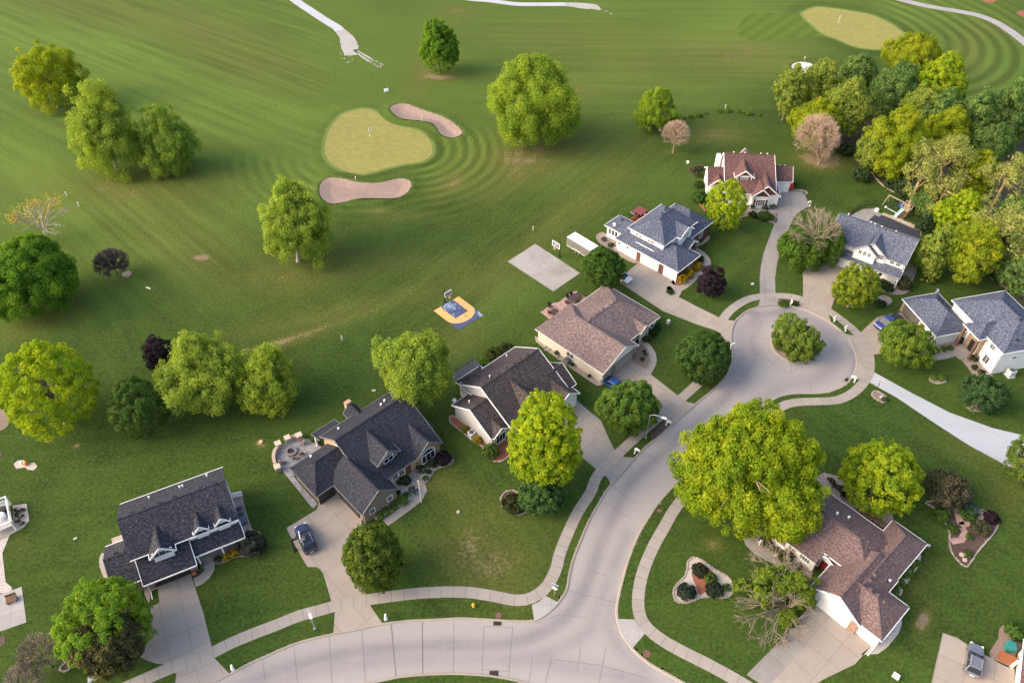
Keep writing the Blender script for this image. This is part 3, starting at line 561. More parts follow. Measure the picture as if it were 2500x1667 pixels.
slab('driveway', WS('H3', [(1285, 640), (1310, 600), (1640, 622), (1700, 810), (1600, 858), (1520, 925), (1465, 1030), (1415, 1165), (1345, 1350), (1295, 1520)]) + WS('S2', [(905, 0), (908, 170), (935, 235), (1015, 308), (860, 308), (708, 328), (735, 235), (730, 170), (727, 0)]) + WS('H3', [(1085, 1568), (1120, 1400), (1200, 1180), (1270, 1000), (1297, 890), (1275, 790)]), 0.030, CONC_GREY, R(-12))
slab('driveway', WS('H4', [(575, 1130), (660, 1010), (780, 985), (935, 990), (1180, 1070), (1150, 1160), (1020, 1320), (945, 1568)]) + WS('S2', [(1590, 235), (1550, 345), (1515, 408), (1545, 495), (1450, 452), (1300, 376), (1133, 322), (1195, 265), (1226, 215), (1225, 0)]), 0.030, CONC_DRIVE, RG)
slab('driveway', WS('H5', [(270, 842), (400, 720), (480, 650), (600, 620), (700, 600), (790, 590), (880, 640), (1080, 830), (1000, 960), (1150, 1050), (1180, 1110), (900, 1110), (620, 1100), (432, 1130), (380, 1000)]), 0.030, CONC_DRIVE, RH)
slab('driveway', WS('F', [(1997, 878), (2008, 855), (2095, 903), (2180, 947), (2280, 983), (2352, 1000), (2430, 1012), (2430, 1095), (2352, 1079), (2316, 1071), (2230, 1025), (2140, 967), (2060, 913)]), 0.030, CONC_NEW, R(-35))
slab('driveway', WS('I', [(640, 1040), (930, 1310), (1010, 1350), (1175, 1440), (1100, 1530), (1000, 1640)]) + WS('F', [(1890, 1560), (1800, 1620)]) + WS('T3', [(1500, 1700), (1200, 1500), (1535, 1165), (1640, 1030), (1680, 980)]), 0.030, CONC_DRIVE, RI)
slab('driveway', WS('T3', [(1535, 1168), (1672, 1275), (1380, 1580), (1200, 1500)]), 0.036, CONC_GREY, RI)
slab('driveway', WS('R', [(385, 1255), (470, 1285), (640, 1390), (830, 1480), (830, 1700), (285, 1700)]), 0.030, CONC_DRIVE, R(-30))
struct(MB().poly(WS('T4', [(1180, 262), (1300, 200), (1340, 262), (1255, 300), (1245, 440), (1190, 330)]), -.2, .024).build('path', CONC))
# garden walks
strip('path', WS('H1', [(1318, 1085), (1375, 1120), (1430, 1175), (1465, 1240), (1468, 1310), (1440, 1375), (1405, 1425), (1370, 1470)]), 1.15, .034, CONC)
strip('path', WS('H2', [(1530, 820), (1600, 860), (1670, 915), (1710, 985), (1690, 1060), (1600, 1130), (1500, 1230), (1400, 1310), (1345, 1340)]), 1.35, .034, CONC)
strip('path', WS('B', [(1400, 900), (1450, 950), (1510, 1015), (1535, 1080), (1500, 1150), (1420, 1220), (1300, 1310), (1180, 1395)]), 1.35, .034, CONC)
strip('path', WS('A', [(1125, 990), (1142, 1040), (1140, 1100), (1100, 1160), (1050, 1200), (1000, 1222)]), 1.45, .034, CONC_DRIVE)
strip('path', WS('H5', [(1000, 1130), (1150, 1160), (1280, 1150), (1420, 1118), (1540, 1085)]), 1.5, .034, CONC_GREY)
strip('path', WS('T3', [(1330, 330), (1260, 325), (1215, 350), (1200, 400), (1225, 470), (1290, 535), (1370, 575), (1450, 610), (1520, 660), (1560, 720), (1590, 790), (1620, 870)]), 1.35, .034, CONC_GREY)
strip('path', WS('H3', [(900, 840), (1020, 850), (1150, 855), (1290, 870)]), 1.5, .034, CONC_GREY)
strip('path', WS('A', [(140, 940), (118, 990), (125, 1060), (155, 1140), (200, 1230)]), .9, .034, CONC)
slab('path', WS('A', [(203, 800), (330, 755), (345, 800), (210, 850)]), .034, CONC_DRIVE, RA)
strip('path', WS('S2', [(285, 650), (296, 745)]), .7, .034, CONC_PALE)
# golf paths
strip('golf_path', WS('N2', [(330, -50), (400, 0), (470, 50), (520, 82), (640, 162), (740, 222), (770, 250)]), (2.9, 2.9), .03, CONC_NEW)
strip('golf_path', WS('N2', [(1700, -30), (1850, -5), (2000, 8)]) + WS('N3', [(200, 35), (400, 38), (600, 37)]), (2.7, 2.7), .03, CONC_NEW)
strip('golf_path', WS('N4', [(1250, -30), (1350, 2), (1550, 50), (1750, 85), (1950, 122), (2100, 175), (2220, 245), (2340, 335), (2480, 460)]), 2.9, .03, concrete('path_asphalt', (.27, .26, .27), (.35, .34, .35), 0, 0, 1, .3))
rg = random.Random(4)
def gravel(line, widths, seed):
    """worn gravel spill at the end of a golf path, ragged at the edge"""
    r = random.Random(seed); P = spline(line, 1.0); n = len(P); L1, L2 = [], []
    for i, p in enumerate(P):
        a, b = P[max(i - 1, 0)], P[min(i + 1, n - 1)]; t = (b - a) / np.linalg.norm(b - a); nn = np.array((-t[1], t[0])); w = np.interp(i / (n - 1), np.linspace(0, 1, len(widths)), widths) / 2
        L1.append(p + nn * w * r.uniform(.94, 1.06)); L2.append(p - nn * w * r.uniform(.94, 1.06))
    mb = MB().poly(L1 + L2[::-1], -.05, .028); e = P[-1]; t = P[-1] - P[-3]; t /= np.linalg.norm(t)
    for _ in range(22):
        c = e + t * r.uniform(-3, 5) + np.array((-t[1], t[0])) * r.gauss(0, widths[-1] * .45); q = r.uniform(.08, .28)
        mb.poly([c + np.array((math.cos(a), math.sin(a))) * q * r.uniform(.6, 1.3) for a in np.linspace(0, 5.6, 7)], -.05, .03)
    return tag(mb.build('gravel_spill', GRAVEL_WHITE), kind='structure')
gravel(WS('N2', [(765, 245), (810, 290), (835, 330), (848, 370), (860, 420), (860, 455)]), (2.9, 3.6, 4.6, 4.9, 3.6), 1)
gravel(WS('N3', [(590, 37), (680, 42), (760, 52), (830, 58), (890, 82)]), (2.7, 3.4, 4.4, 3.8, 1.0), 2)
for ln in ([(885, 410), (925, 445), (980, 485), (1020, 508)], [(905, 408), (960, 445), (1035, 488)]): gravel(WS('N2', ln), (.6, .35, .7, .5), 3)
# greens, aprons, bunkers
struct(MB().poly(APRON2, -.1, .012).build('fairway', APRON))
def grown(P, d):
    P = np.array(P); A = np.roll(P, 1, 0); Bq = np.roll(P, -1, 0); t = Bq - A; t /= np.linalg.norm(t, axis=1)[:, None]; n = np.stack([t[:, 1], -t[:, 0]], 1)
    if sum(P[i - 1][0] * P[i][1] - P[i][0] * P[i - 1][1] for i in range(len(P))) < 0: n = -n
    return list(P + n * d)
for G in (GREEN1, GREEN2):
    struct(MB().poly(grown(G, .55), -.1, .014).build('green_collar', COLLAR)); struct(MB().poly(grown(G, -.25), -.1, .024).build('putting_green', PUTT))
for Bk, m_ in ((BUNK1, SAND), (BUNK2, SAND), (BUNK3, SAND_WHITE)):
    struct(filled('bunker', Bk, .3, lambda q, s: .30 - 0.50 * np.clip(s / 2.2, 0, 1) + .05 * (vnoise(q[:, 0] / .8, q[:, 1] / .8) - .5), m_))
m, nt, b = new_mat('dark_water', 0.08, 0.6); b.inputs['Base Color'].default_value = (.012, .015, .018, 1)
bp = N(nt, 'ShaderNodeBump'); bp.inputs['Strength'].default_value = .15; nt.links.new(noise(nt, pos(nt), 1.2, 3), bp.inputs['Height']); nt.links.new(bp.outputs[0], b.inputs['Normal'])
struct(MB().poly(grown(WATER, .5), -.5, -.12).build('creek', m))
# woodland floor under the trees on the right
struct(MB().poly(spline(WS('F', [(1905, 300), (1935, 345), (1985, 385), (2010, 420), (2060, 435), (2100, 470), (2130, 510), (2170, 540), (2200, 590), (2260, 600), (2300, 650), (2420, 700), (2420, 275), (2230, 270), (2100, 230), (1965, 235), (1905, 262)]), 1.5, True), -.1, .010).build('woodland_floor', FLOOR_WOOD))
MATS_DONE = True
# ================================================================== TREES AND SHRUBS
def ppm_at(P, z=0.0):
    d = math.sqrt(P[0] ** 2 + P[1] ** 2 + (CAM_H - z) ** 2); zc = P[1] * CT - (z - CAM_H) * ST
    return FPX / zc * .9408, math.atan2(CAM_H - z, math.hypot(*P)), d        # photo pixels (F sheet) per metre, depression, distance
LAST = {}
def place_crown(bb, base=None, k=1.15):
    """from a crown's outline in the photo: where its trunk stands, crown centre, radius across, half height (and LAST['ry'], radius in depth)"""
    x0, y0, x1, y1 = bb; cx, cy = (x0 + x1) / 2, (y0 + y1) / 2; zc = 4.0
    for _ in range(3):
        g0 = W('F', cx, cy, zc); ppm, dep, _d = ppm_at(g0, zc); r = (x1 - x0) / 2 / ppm; hy = (y1 - y0) / 2 / ppm; ry = r
        v2 = hy * hy - (r * math.sin(dep)) ** 2; rz = math.sqrt(v2) / math.cos(dep) if v2 > 0 else 0.0; rz = min(rz, 1.7 * r)
        if rz < .68 * r:
            rz = .68 * r; w2 = hy * hy - (rz * math.cos(dep)) ** 2; ry = max(.6 * r, math.sqrt(max(w2, 0)) / math.sin(dep))
        if base is not None:
            Bp = W('F', *base); best = (1e9, 0)
            for z_ in np.arange(rz * .75, rz * .75 + 9, .1):
                u, v = project(Bp[0], Bp[1], z_); e = math.hypot(u * .9408 - cx, v * .9408 - cy)
                if e < best[0]: best = (e, z_)
            zc = best[1]
        else: zc = k * rz + .6; Bp = W('F', cx, cy, zc)
    LAST['ry'] = ry; C_ = W('F', cx, cy, zc); return Bp, np.array((C_[0], C_[1], zc)), r, rz
def quad_mesh(name, P, T1, T2, col):
    """leaf quads: centre P, half-axes T1, T2"""
    n = len(P); fold = np.cross(T1, T2); fold /= np.linalg.norm(fold, axis=1)[:, None] + 1e-9
    h = np.linalg.norm(T2, axis=1)[:, None] * .35
    V = np.stack([P - T1, P - T2 - fold * h, P + T1, P + T2 - fold * h], 1).reshape(-1, 3)
    me = bpy.data.meshes.new(name); me.vertices.add(4 * n); me.vertices.foreach_set('co', V.astype(np.float32).ravel())
    me.loops.add(4 * n); me.loops.foreach_set('vertex_index', np.arange(4 * n)); me.polygons.add(n)
    me.polygons.foreach_set('loop_start', np.arange(0, 4 * n, 4)); me.polygons.foreach_set('loop_total', np.full(n, 4)); me.update(calc_edges=True)
    at = me.attributes.new('tint', 'FLOAT_COLOR', 'POINT'); c4 = np.ones((4 * n, 4)); c4[:, :3] = np.repeat(col, 4, 0); at.data.foreach_set('color', c4.ravel()); me.materials.append(MATS['leaf']); return me
def unit(v): return v / (np.linalg.norm(v, axis=-1, keepdims=True) + 1e-9)
# kind: lump radius (of crown radius), lumps, leaf size m, leaf count per lump area, droop, raggedness, colours (base, young), share of young
KIND = dict(
 maple=dict(lr=.11, nl=380, ls=0.269, den=.85, droop=0, rag=.18, c=((.20, .31, .010), (.40, .43, .012)), young=.35),
 lime=dict(lr=.10, nl=430, ls=0.277, den=.85, droop=0, rag=.16, c=((.21, .33, .010), (.48, .50, .014)), young=.5),
 dense=dict(lr=.12, nl=340, ls=0.252, den=.95, droop=0, rag=.13, c=((.07, .145, .016), (.13, .215, .02)), young=.3),
 glossy=dict(lr=.14, nl=250, ls=0.277, den=1.0, droop=0, rag=.14, c=((.115, .235, .014), (.24, .36, .018)), young=.35),
 birch=dict(lr=.16, nl=230, ls=0.252, den=.50, droop=.55, rag=.34, c=((.25, .34, .035), (.42, .46, .045)), young=.35),
 willow=dict(lr=.15, nl=300, ls=0.269, den=.62, droop=.7, rag=.24, c=((.22, .32, .025), (.38, .44, .03)), young=.35),
 ash=dict(lr=.15, nl=240, ls=0.286, den=.75, droop=.15, rag=.28, c=((.24, .31, .010), (.43, .42, .014)), young=.4),
 green=dict(lr=.14, nl=280, ls=0.269, den=.85, droop=.1, rag=.22, c=((.075, .15, .02), (.15, .22, .022)), young=.3),
 wood=dict(lr=.18, nl=190, ls=.40, den=.65, droop=.15, rag=.30, c=((.20, .265, .03), (.37, .39, .042)), young=.45),
 woodgreen=dict(lr=.18, nl=190, ls=.40, den=.75, droop=.15, rag=.28, c=((.12, .20, .04), (.235, .33, .05)), young=.3),
 gold=dict(lr=.15, nl=200, ls=0.302, den=.40, droop=.1, rag=.45, c=((.29, .31, .06), (.46, .43, .09)), young=.45),
 olive=dict(lr=.18, nl=200, ls=.28, den=.9, droop=0, rag=.2, c=((.07, .065, .022), (.21, .17, .04)), young=.35),
 purple=dict(lr=.18, nl=150, ls=0.252, den=1.1, droop=0, rag=.16, c=((.032, .016, .020), (.06, .028, .034)), young=.3),
 sparse=dict(lr=.2, nl=60, ls=.3, den=.5, droop=0, rag=.3, c=((.38, .25, .04), (.52, .32, .05)), young=.5))
leaf_total = 0
def crown_mesh(name, ctr, r, rz, kind, seed, lobes=None, dens=1.0, tint=None, ry=None):
    """many leaf faces gathered in lumps over the crown's volume; lobes = [(dx, dy, dz, scale)] in crown radii"""
    global leaf_total
    K = KIND[kind]; rs = np.random.RandomState(seed); lobes = lobes or [(0, 0, 0, 1)]; Ps, Ns, Cs, T = [], [], [], []
    c1, c2 = (np.array(c) * (.86, .92, 1.3) + (.009, .012, .014) for c in (tint or K['c'])); ph = rs.rand(12, 4)
    for dx, dy, dz, sc in lobes:
        lc = ctr + np.array((dx * r, dy * r, dz * rz)); nl = max(12, int(K['nl'] * sc ** 1.6)); R_ = np.array((r, r, rz)) * sc
        d = rs.normal(size=(nl * 2, 3)); d = unit(d); d = d[d[:, 2] > -.62 - .2 * rs.rand(len(d))][:nl]; nl = len(d)
        w = sum(np.sin(d @ (q[:3] * 8 - 4) + q[3] * 6.3) for q in ph[:5]) / 5
        rad = 1 - K['rag'] * (.35 + .9 * w) + K['rag'] * rs.normal(size=nl) * .35; inner = rs.rand(nl) < .22; rad[inner] *= rs.uniform(.45, .8, inner.sum())
        lr = K['lr'] * r * (.55 + .45 * sc) * rs.uniform(.7, 1.35, nl); cen = lc + d * R_ * (rad[:, None]) - d * lr[:, None] * .6
        yng = np.clip(K['young'] + rs.normal(size=nl) * .32, 0, 1)
        cnt = np.maximum(8, (K['den'] * dens * 3.1 * (lr / K['ls']) ** 2 * 4.2 * rs.uniform(.6, 1.3, nl)).astype(int)); li = np.repeat(np.arange(nl), cnt); n = len(li)
        q = unit(rs.normal(size=(n, 3)) + d[li] * .75 + np.array((0, 0, .35))); rr = lr[li] * (rs.rand(n) ** .33) * 1.08
        p = cen[li] + q * rr[:, None] * np.array((1, 1, .85))
        if K['droop']: p[:, 2] -= K['droop'] * lr[li] * rs.rand(n) ** 1.5 * 1.9
        Ps.append(p); Ns.append(unit(q * .9 + d[li] * .5 + rs.normal(size=(n, 3)) * .55)); f = np.clip(yng[li] + rs.normal(size=n) * .16, 0, 1)[:, None]
        Cs.append((c1 * (1 - f) + c2 * f) * rs.uniform(.82, 1.18, (n, 1)))
    P, Nn, Cc = np.concatenate(Ps), np.concatenate(Ns), np.concatenate(Cs)
    for ax_, rr_ in ((0, r), (1, ry or r), (2, rz)):      # the outline keeps the measured size
        lo_, hi_ = np.percentile(P[:, ax_], (.25, 99.75)); P[:, ax_] = ctr[ax_] + ((P[:, ax_] - lo_) / (hi_ - lo_) * 2 - 1) * rr_ * .92
    k = P[:, 2] > .25; P, Nn, Cc = P[k], Nn[k], Cc[k]; n = len(P)
    t = unit(np.cross(Nn, rs.normal(size=(n, 3))))
    if K['droop']: t = unit(t * (1 - .6 * K['droop']) + np.array((0, 0, -1.)) * K['droop'] * .8); t = unit(t - Nn * (t * Nn).sum(1, keepdims=True) * .5)
    b = unit(np.cross(Nn, t)); s = (K['ls'] * rs.uniform(.6, 1.25, n))[:, None]; leaf_total += n
    return quad_mesh(name, P, t * s * (.62 + .25 * K['droop']), b * s * (.42 - .1 * K['droop']), Cc)
def trunk_mesh(name, base, ctr, r, rz, seed, mat, bare=False, th=None, limbs=7, reach=.5, lean=None):
    rr = random.Random(seed); mb = MB(); th = th or max(.16, .055 * r); top = Vector(ctr) + Vector((0, 0, rz * (.25 if not bare else -.45))); B = Vector((*base, -.1)); mid = B.lerp(top, .5) + Vector((rr.uniform(-.2, .2), rr.uniform(-.2, .2), 0))
    mb.tube([B, B + Vector((0, 0, .35)), mid, top], [th * 1.45, th, th * .8, th * .35], 7)
    for i in range(limbs):
        t = rr.uniform(.35, .9); s = B.lerp(top, t) if t > .5 else mid.lerp(top, t); a = 6.283 * (i + rr.random() * .6) / limbs; e = Vector(ctr) + Vector((math.cos(a) * r * reach, math.sin(a) * r * reach, rz * rr.uniform(-.2, .35)))
        m = s.lerp(e, .5) + Vector((0, 0, .12 * r)); mb.tube([s, m, e], [th * .5, th * .3, th * .1], 5)
        for _ in range(2):
            e2 = e + Vector((rr.uniform(-.25, .25), rr.uniform(-.25, .25), rr.uniform(-.05, .12))) * r; mb.tube([m, e2], [th * .22, th * .06], 4)
    return mb
def tree(name, label, kind, bb, base=None, k=1.15, seed=0, lobes=None, dens=1.0, bark=None, cat='tree', group=None, tint=None, th=None, limbs=7, sub='crown', rzf=1.0):
    Bp, ctr, r, rz = place_crown(bb, base, k); rz *= rzf
    root = empty(name, (*Bp, 0), 0, label, cat, group); off = np.array((Bp[0], Bp[1], 0))
    cr = bpy.data.objects.new(sub, crown_mesh(sub, ctr - off, r, rz, kind, seed, lobes, dens, tint, LAST['ry'])); link(cr, root)
    trunk_mesh('trunk', (0, 0), ctr - off, r, rz, seed, None, th=th, limbs=limbs).build('trunk', bark or BARK, root, smooth=True); return root
def bare_branches(base, ctr, r, rz, seed, n0=9, depth=4, th=.2, fan=1.0, sides=4, tips=None, droop=0.0, mb=None, kids=(3, 4)):
    rr = random.Random(seed); mb = mb or MB(); B = Vector((*base, -.1)); C_ = Vector(ctr); fork = B.lerp(C_ - Vector((0, 0, rz * .55)), .75) if droop == 0 else B.lerp(C_, .55)
    mb.tube([B, fork], [th * 1.3, th * .9], 7)
    def grow(p, d, L, t, k):
        q = p + d * L + Vector((0, 0, -droop * L * (depth - k) * .12)); mid = p.lerp(q, .5) + Vector((rr.uniform(-1, 1), rr.uniform(-1, 1), rr.uniform(-.3, 1))) * L * .06
        mb.tube([p, mid, q], [t, t * .8, t * .6], sides if k < depth else 3, cap=False)
        if k == 0: 
            if tips is not None: tips.append(q)
            return
        for _ in range(rr.choice(kids)):
            nd = (d + Vector((rr.gauss(0, 1), rr.gauss(0, 1), rr.gauss(0, .7) + .15 - droop * .5)) * .42 + (q - C_).normalized() * .18).normalized(); grow(p.lerp(q, rr.uniform(.55, 1)), nd, L * rr.uniform(.6, .8), max(t * .55, .022), k - 1)
    for i in range(n0):
        a = 6.283 * (i + rr.random() * .5) / n0; el = rr.uniform(.12, 1.0); e = C_ + Vector((math.cos(a) * r * fan * math.cos(el), math.sin(a) * r * fan * math.cos(el), rz * math.sin(el) * .95 - rz * .1)); d = (e - fork); L = d.length
        grow(fork, d.normalized(), L * .42, th * .5, depth - 1)
    return mb
def bare_fan(ctr, r, rz, seed, n0=18, n1=9, n2=5, th=.18, low=-.35, n3=3):
    """leafless crown: limbs fan from a low fork, boughs and twigs end on a rounded outline"""
    rr = random.Random(seed); mb = MB(); C_ = Vector(ctr); fork = Vector((0, 0, max(.7, ctr[2] - rz * 1.0) + .35)); mb.tube([(0, 0, -.1), (0, 0, .3), fork], [th * 1.5, th, th * .8], 8)
    def surf(d, k): d = d.normalized(); return C_ + Vector((d.x * r * k, d.y * r * k, d.z * rz * k))
    def jit(d, a): return (d + Vector((rr.gauss(0, a), rr.gauss(0, a), rr.gauss(0, a)))).normalized()
    def arc(p, q, t0, t1, n, lift): m = p.lerp(q, .5) + Vector((rr.uniform(-.1, .1), rr.uniform(-.1, .1), lift)) * (q - p).length; mb.tube([p, m, q], [t0, (t0 + t1) / 2, t1], n, cap=False); return lambda t: p.lerp(m, t * 2) if t < .5 else m.lerp(q, t * 2 - 1)
    for i in range(n0):
        z = low + (1.05 - low) * ((i + .5) / n0) ** .9; a = 2.39996 * i + rr.uniform(-.2, .2); z = min(z, .98); w = math.sqrt(max(.02, 1 - z * z)); d = Vector((math.cos(a) * w, math.sin(a) * w, z)); f0 = arc(fork, surf(d, .86), th * .5, .05, 5, .03)
        for _ in range(n1):
            d1 = jit(d, .26); f1 = arc(f0(rr.uniform(.25, .8)), surf(d1, rr.uniform(.88, 1.0)), .055, .03, 4, .04)
            for _ in range(n2):
                d2 = jit(d1, .16); f2 = arc(f1(rr.uniform(.4, .9)), surf(d2, rr.uniform(.92, 1.04)), .032, .02, 3, .03)
                for _ in range(n3): p = f2(rr.uniform(.5, 1)); mb.tube([p, p + (jit(d2, .5)) * r * .13], [.02, .013], 3, cap=False)
    return mb
def bare_tree(name, label, bb, base, mat, seed=0, n0=10, depth=4, th=.18, cat='tree', group=None, kids=(3, 4), low=-.35, n1=8):
    Bp, ctr, r, rz = place_crown(bb, base); root = empty(name, (*Bp, 0), 0, label, cat, group); off = np.array((Bp[0], Bp[1], 0))
    bare_fan(ctr - off, r, rz, seed, n0, n1, 4, th, low, 2).build('branches', mat, root); return root

# --- golf course
tree('ash_tree', 'airy yellow-green tree alone near the top left corner of the fairway', 'ash', (30, 100, 184, 247), (136, 246), seed=1, dens=1.0, bark=BARK, group='golf course trees')
tree('birch_tree', 'tall two-tiered pale birch, bigger of the pair on the left fairway', 'birch', (150, 182, 322, 398), (270, 391), seed=2, lobes=[(0, 0, -.25, .95), (.05, .1, .55, .60), (-.45, 0, -.35, .55), (.1, -.2, 0, .7)], dens=1.15, bark=BARK_PALE, group='golf course trees')
tree('birch_tree', 'smaller drooping green birch touching the tall two-tiered birch', 'birch', (318, 238, 454, 404), (385, 400), seed=3, lobes=[(0, 0, -.2, .95), (-.1, .1, .5, .6), (.2, -.1, 0, .7)], dens=1.2, bark=BARK_PALE, group='golf course trees', tint=((.22, .32, .035), (.37, .43, .045)))
tree('maple_tree', 'dark green egg-shaped tree at the top centre of the golf course', 'glossy', (960, 42, 1056, 160), (1010, 168), seed=4, lobes=[(0, 0, -.15, .95), (-.1, 0, .45, .62), (.2, 0, .05, .75)], bark=BARK, group='golf course trees')
tree('willow_tree', 'broad drooping willow right of the two-bunker putting green', 'willow', (1118, 132, 1338, 322), (1197, 326), seed=5, lobes=[(0, 0, 0, .92), (-.45, .1, .1, .5), (.45, -.15, -.15, .55), (.05, .25, .5, .5), (-.3, -.3, -.35, .5)], dens=1.1, bark=BARK_PALE, group='golf course trees', th=.35)
tree('birch_tree', 'drooping yellow-green birch at the left end of the lower bunker', 'birch', (600, 412, 762, 600), (685, 600), seed=6, lobes=[(0, 0, -.15, .92), (.0, .1, .5, .62), (.15, -.1, .1, .7), (-.3, 0, -.3, .6)], dens=1.3, bark=BARK_PALE, group='golf course trees')
tree('pear_tree', 'small bright green tree beside the small bare pinkish tree', 'ash', (1457, 198, 1568, 296), (1516, 300), seed=7, lobes=[(0, 0, .1, .85), (-.5, 0, -.2, .5), (.5, -.1, -.25, .5), (.1, .1, .5, .5)], dens=1.1, bark=BARK_PALE, group='golf course trees', tint=((.23, .34, .02), (.38, .44, .025)))
bare_tree('bare_tree', 'small bare pinkish round tree on the lawn, smaller of the two bare trees', (1521, 278, 1584, 340), (1545, 352), TWIG_PINK, 8, 18, 5, .12, kids=(3, 3))
bare_tree('bare_tree', 'large bare fan-shaped tree on a ring of brown mulch, before the wood', (1826, 264, 1926, 372), (1880, 376), TWIG_PINK, 9, 24, 5, .18, kids=(3, 3, 4))
# sparse tree with orange leaves on white limbs
def sparse_tree():
    bb = (22, 432, 150, 552); Bp, ctr, r, rz = place_crown(bb, (104, 557)); root = empty('dying_tree', (*Bp, 0), 0, 'half-dead tree with white limbs and orange-yellow leaves only at the top right', 'tree', 'golf course trees'); off = np.array((*Bp, 0)); tips = []
    mb = bare_branches((0, 0), ctr - off, r, rz * 1.05, 12, 13, 4, .2, tips=tips, kids=(2, 3)); mb.build('branches', BARK_PALE, root)
    rs = np.random.RandomState(3); T = np.array([tuple(t) for t in tips]); c = ctr - off; T = T[(T[:, 2] > c[2] + .05 * rz) & (T[:, 0] > c[0] - r * .75)]
    n = len(T) * 6; P = np.repeat(T, 6, 0) + rs.normal(size=(n, 3)) * .38; t1 = unit(rs.normal(size=(n, 3))) * .2; t2 = unit(np.cross(t1, rs.normal(size=(n, 3)))) * .13
    col = np.array((.40, .32, .10)) * rs.uniform(.7, 1.25, (n, 1)) * np.where(rs.rand(n, 1) < .4, (1, 1.08, 1), (1, .9, .8)); link(bpy.data.objects.new('foliage', quad_mesh('foliage', P, t1, t2, col)), root)
sparse_tree()
tree('maple_tree', 'huge dark green round tree cut by the left edge of the photo', 'glossy', (-52, 542, 169, 724), None, 1.05, seed=10, dens=1.0, group='golf course trees', lobes=[(0, 0, 0, 1), (.1, .1, .2, .8)])
tree('maple_tree', 'huge bright lime round tree cut by the left edge of the photo', 'lime', (-14, 766, 213, 998), None, 1.1, seed=11, group='back lawn trees')
tree('plum_tree', 'dark purple-leaved tree behind the row of birches on the left lawn', 'purple', (330, 765, 402, 860), (366, 880), seed=12, group='back lawn trees', lobes=[(0, 0, 0, .9), (0, 0, -.5, .7)])
tree('maple_tree', 'dark green round tree at the left end of the birch row', 'dense', (246, 864, 378, 1003), None, 1.1, seed=13, group='back lawn trees', tint=((.08, .145, .02), (.13, .20, .024)))
tree('birch_tree', 'wide pale birch in the middle of the left lawn row', 'birch', (340, 766, 552, 950), (472, 935), seed=14, lobes=[(.1, 0, 0, .85), (-.55, .0, -.1, .5), (.5, .2, .15, .55), (-.1, .3, .5, .5), (.3, -.4, -.2, .55), (-.35, -.5, -.25, .45)], dens=1.3, bark=BARK_PALE, group='back lawn trees')
tree('birch_tree', 'round yellow-topped birch at the right end of the left lawn row', 'birch', (528, 790, 685, 946), (602, 935), seed=15, lobes=[(0, 0, 0, .92), (.1, .2, .45, .6), (.3, -.3, -.2, .6), (-.3, -.2, -.2, .6)], dens=1.35, bark=BARK_PALE, group='back lawn trees', tint=((.25, .34, .03), (.44, .45, .035)))
tree('birch_tree', 'pale green birch behind the two grey roofed houses, below the tile court', 'birch', (848, 760, 1044, 925), (950, 925), seed=16, lobes=[(0, 0, 0, .85), (-.5, .15, .1, .5), (.45, -.1, -.1, .55), (.25, .3, .35, .5), (0, -.4, -.3, .6)], dens=1.4, bark=BARK_PALE, group='back lawn trees')
# --- street and garden trees
tree('maple_tree', 'dark green cone-shaped tree above the mottled brown roof, by the white trailer', 'dense', (1332, 559, 1440, 660), None, 1.15, seed=17, group='garden trees', lobes=[(0, 0, -.15, .95), (0, 0, .4, .62)], tint=((.065, .13, .012), (.11, .19, .016)))
tree('maple_tree', 'bright lime tree before the red roofed house', 'lime', (1621, 411, 1718, 522), None, 1.05, seed=18, group='garden trees')
tree('plum_tree', 'dark purple round tree on the lawn of the blue-grey hip roofed brick house', 'purple', (1601, 607, 1671, 680), None, 1.0, seed=19, group='garden trees')
tree('maple_tree', 'yellow-lime tree before the white twin-gabled house', 'maple', (1911, 601, 2023, 710), None, 1.1, seed=20, group='garden trees', tint=((.17, .24, .012), (.36, .36, .016)))
tree('locust_tree', 'feathery light green tree over the parked blue pickup', 'ash', (2019, 728, 2148, 842), None, 1.1, seed=21, group='garden trees', tint=((.13, .22, .018), (.24, .30, .02)), dens=1.2)
tree('crabapple_tree', 'low dark green bushy tree on the lawn at the right edge, above the white driveway', 'green', (2206, 858, 2318, 944), None, .9, seed=22, group='garden trees', tint=((.06, .125, .03), (.10, .17, .035)))
tree('crabapple_tree', 'two-lobed green tree in the mulched cul-de-sac island', 'green', (1776, 720, 1888, 832), (1842, 790), seed=23, group='garden trees', lobes=[(-.25, .3, .1, .68), (.25, -.3, -.05, .72), (0, 0, 0, .6)], dens=1.3, tint=((.14, .22, .024), (.26, .31, .026)))
tree('maple_tree', 'dark green round tree at the mouth of the cul-de-sac, left of the road', 'dense', (1547, 754, 1683, 874), None, 1.0, seed=24, group='garden trees', tint=((.065, .13, .018), (.11, .185, .02)))
tree('maple_tree', 'green tree with a yellow right side by the street lamp with curved arm', 'green', (1366, 871, 1520, 990), None, 1.0, seed=25, group='garden trees', lobes=[(-.3, .05, 0, .68), (.2, .25, .1, .62), (.05, -.3, 0, .7), (.4, -.1, 0, .55)], dens=1.35, tint=((.11, .21, .026), (.24, .32, .026)))
tree('maple_tree', 'very bright lime egg-shaped maple before the plum-grey roofed house', 'lime', (1162, 892, 1341, 1118), None, 1.1, seed=26, group='garden trees', lobes=[(0, 0, 0, .92), (0, 0, .35, .75), (.2, -.2, -.3, .75), (-.25, 0, -.2, .75)])
tree('hawthorn_tree', 'small mid green tree under the very bright lime maple', 'green', (1186, 1086, 1306, 1188), None, .85, seed=27, group='garden trees', dens=1.2, tint=((.075, .145, .03), (.12, .20, .035)))
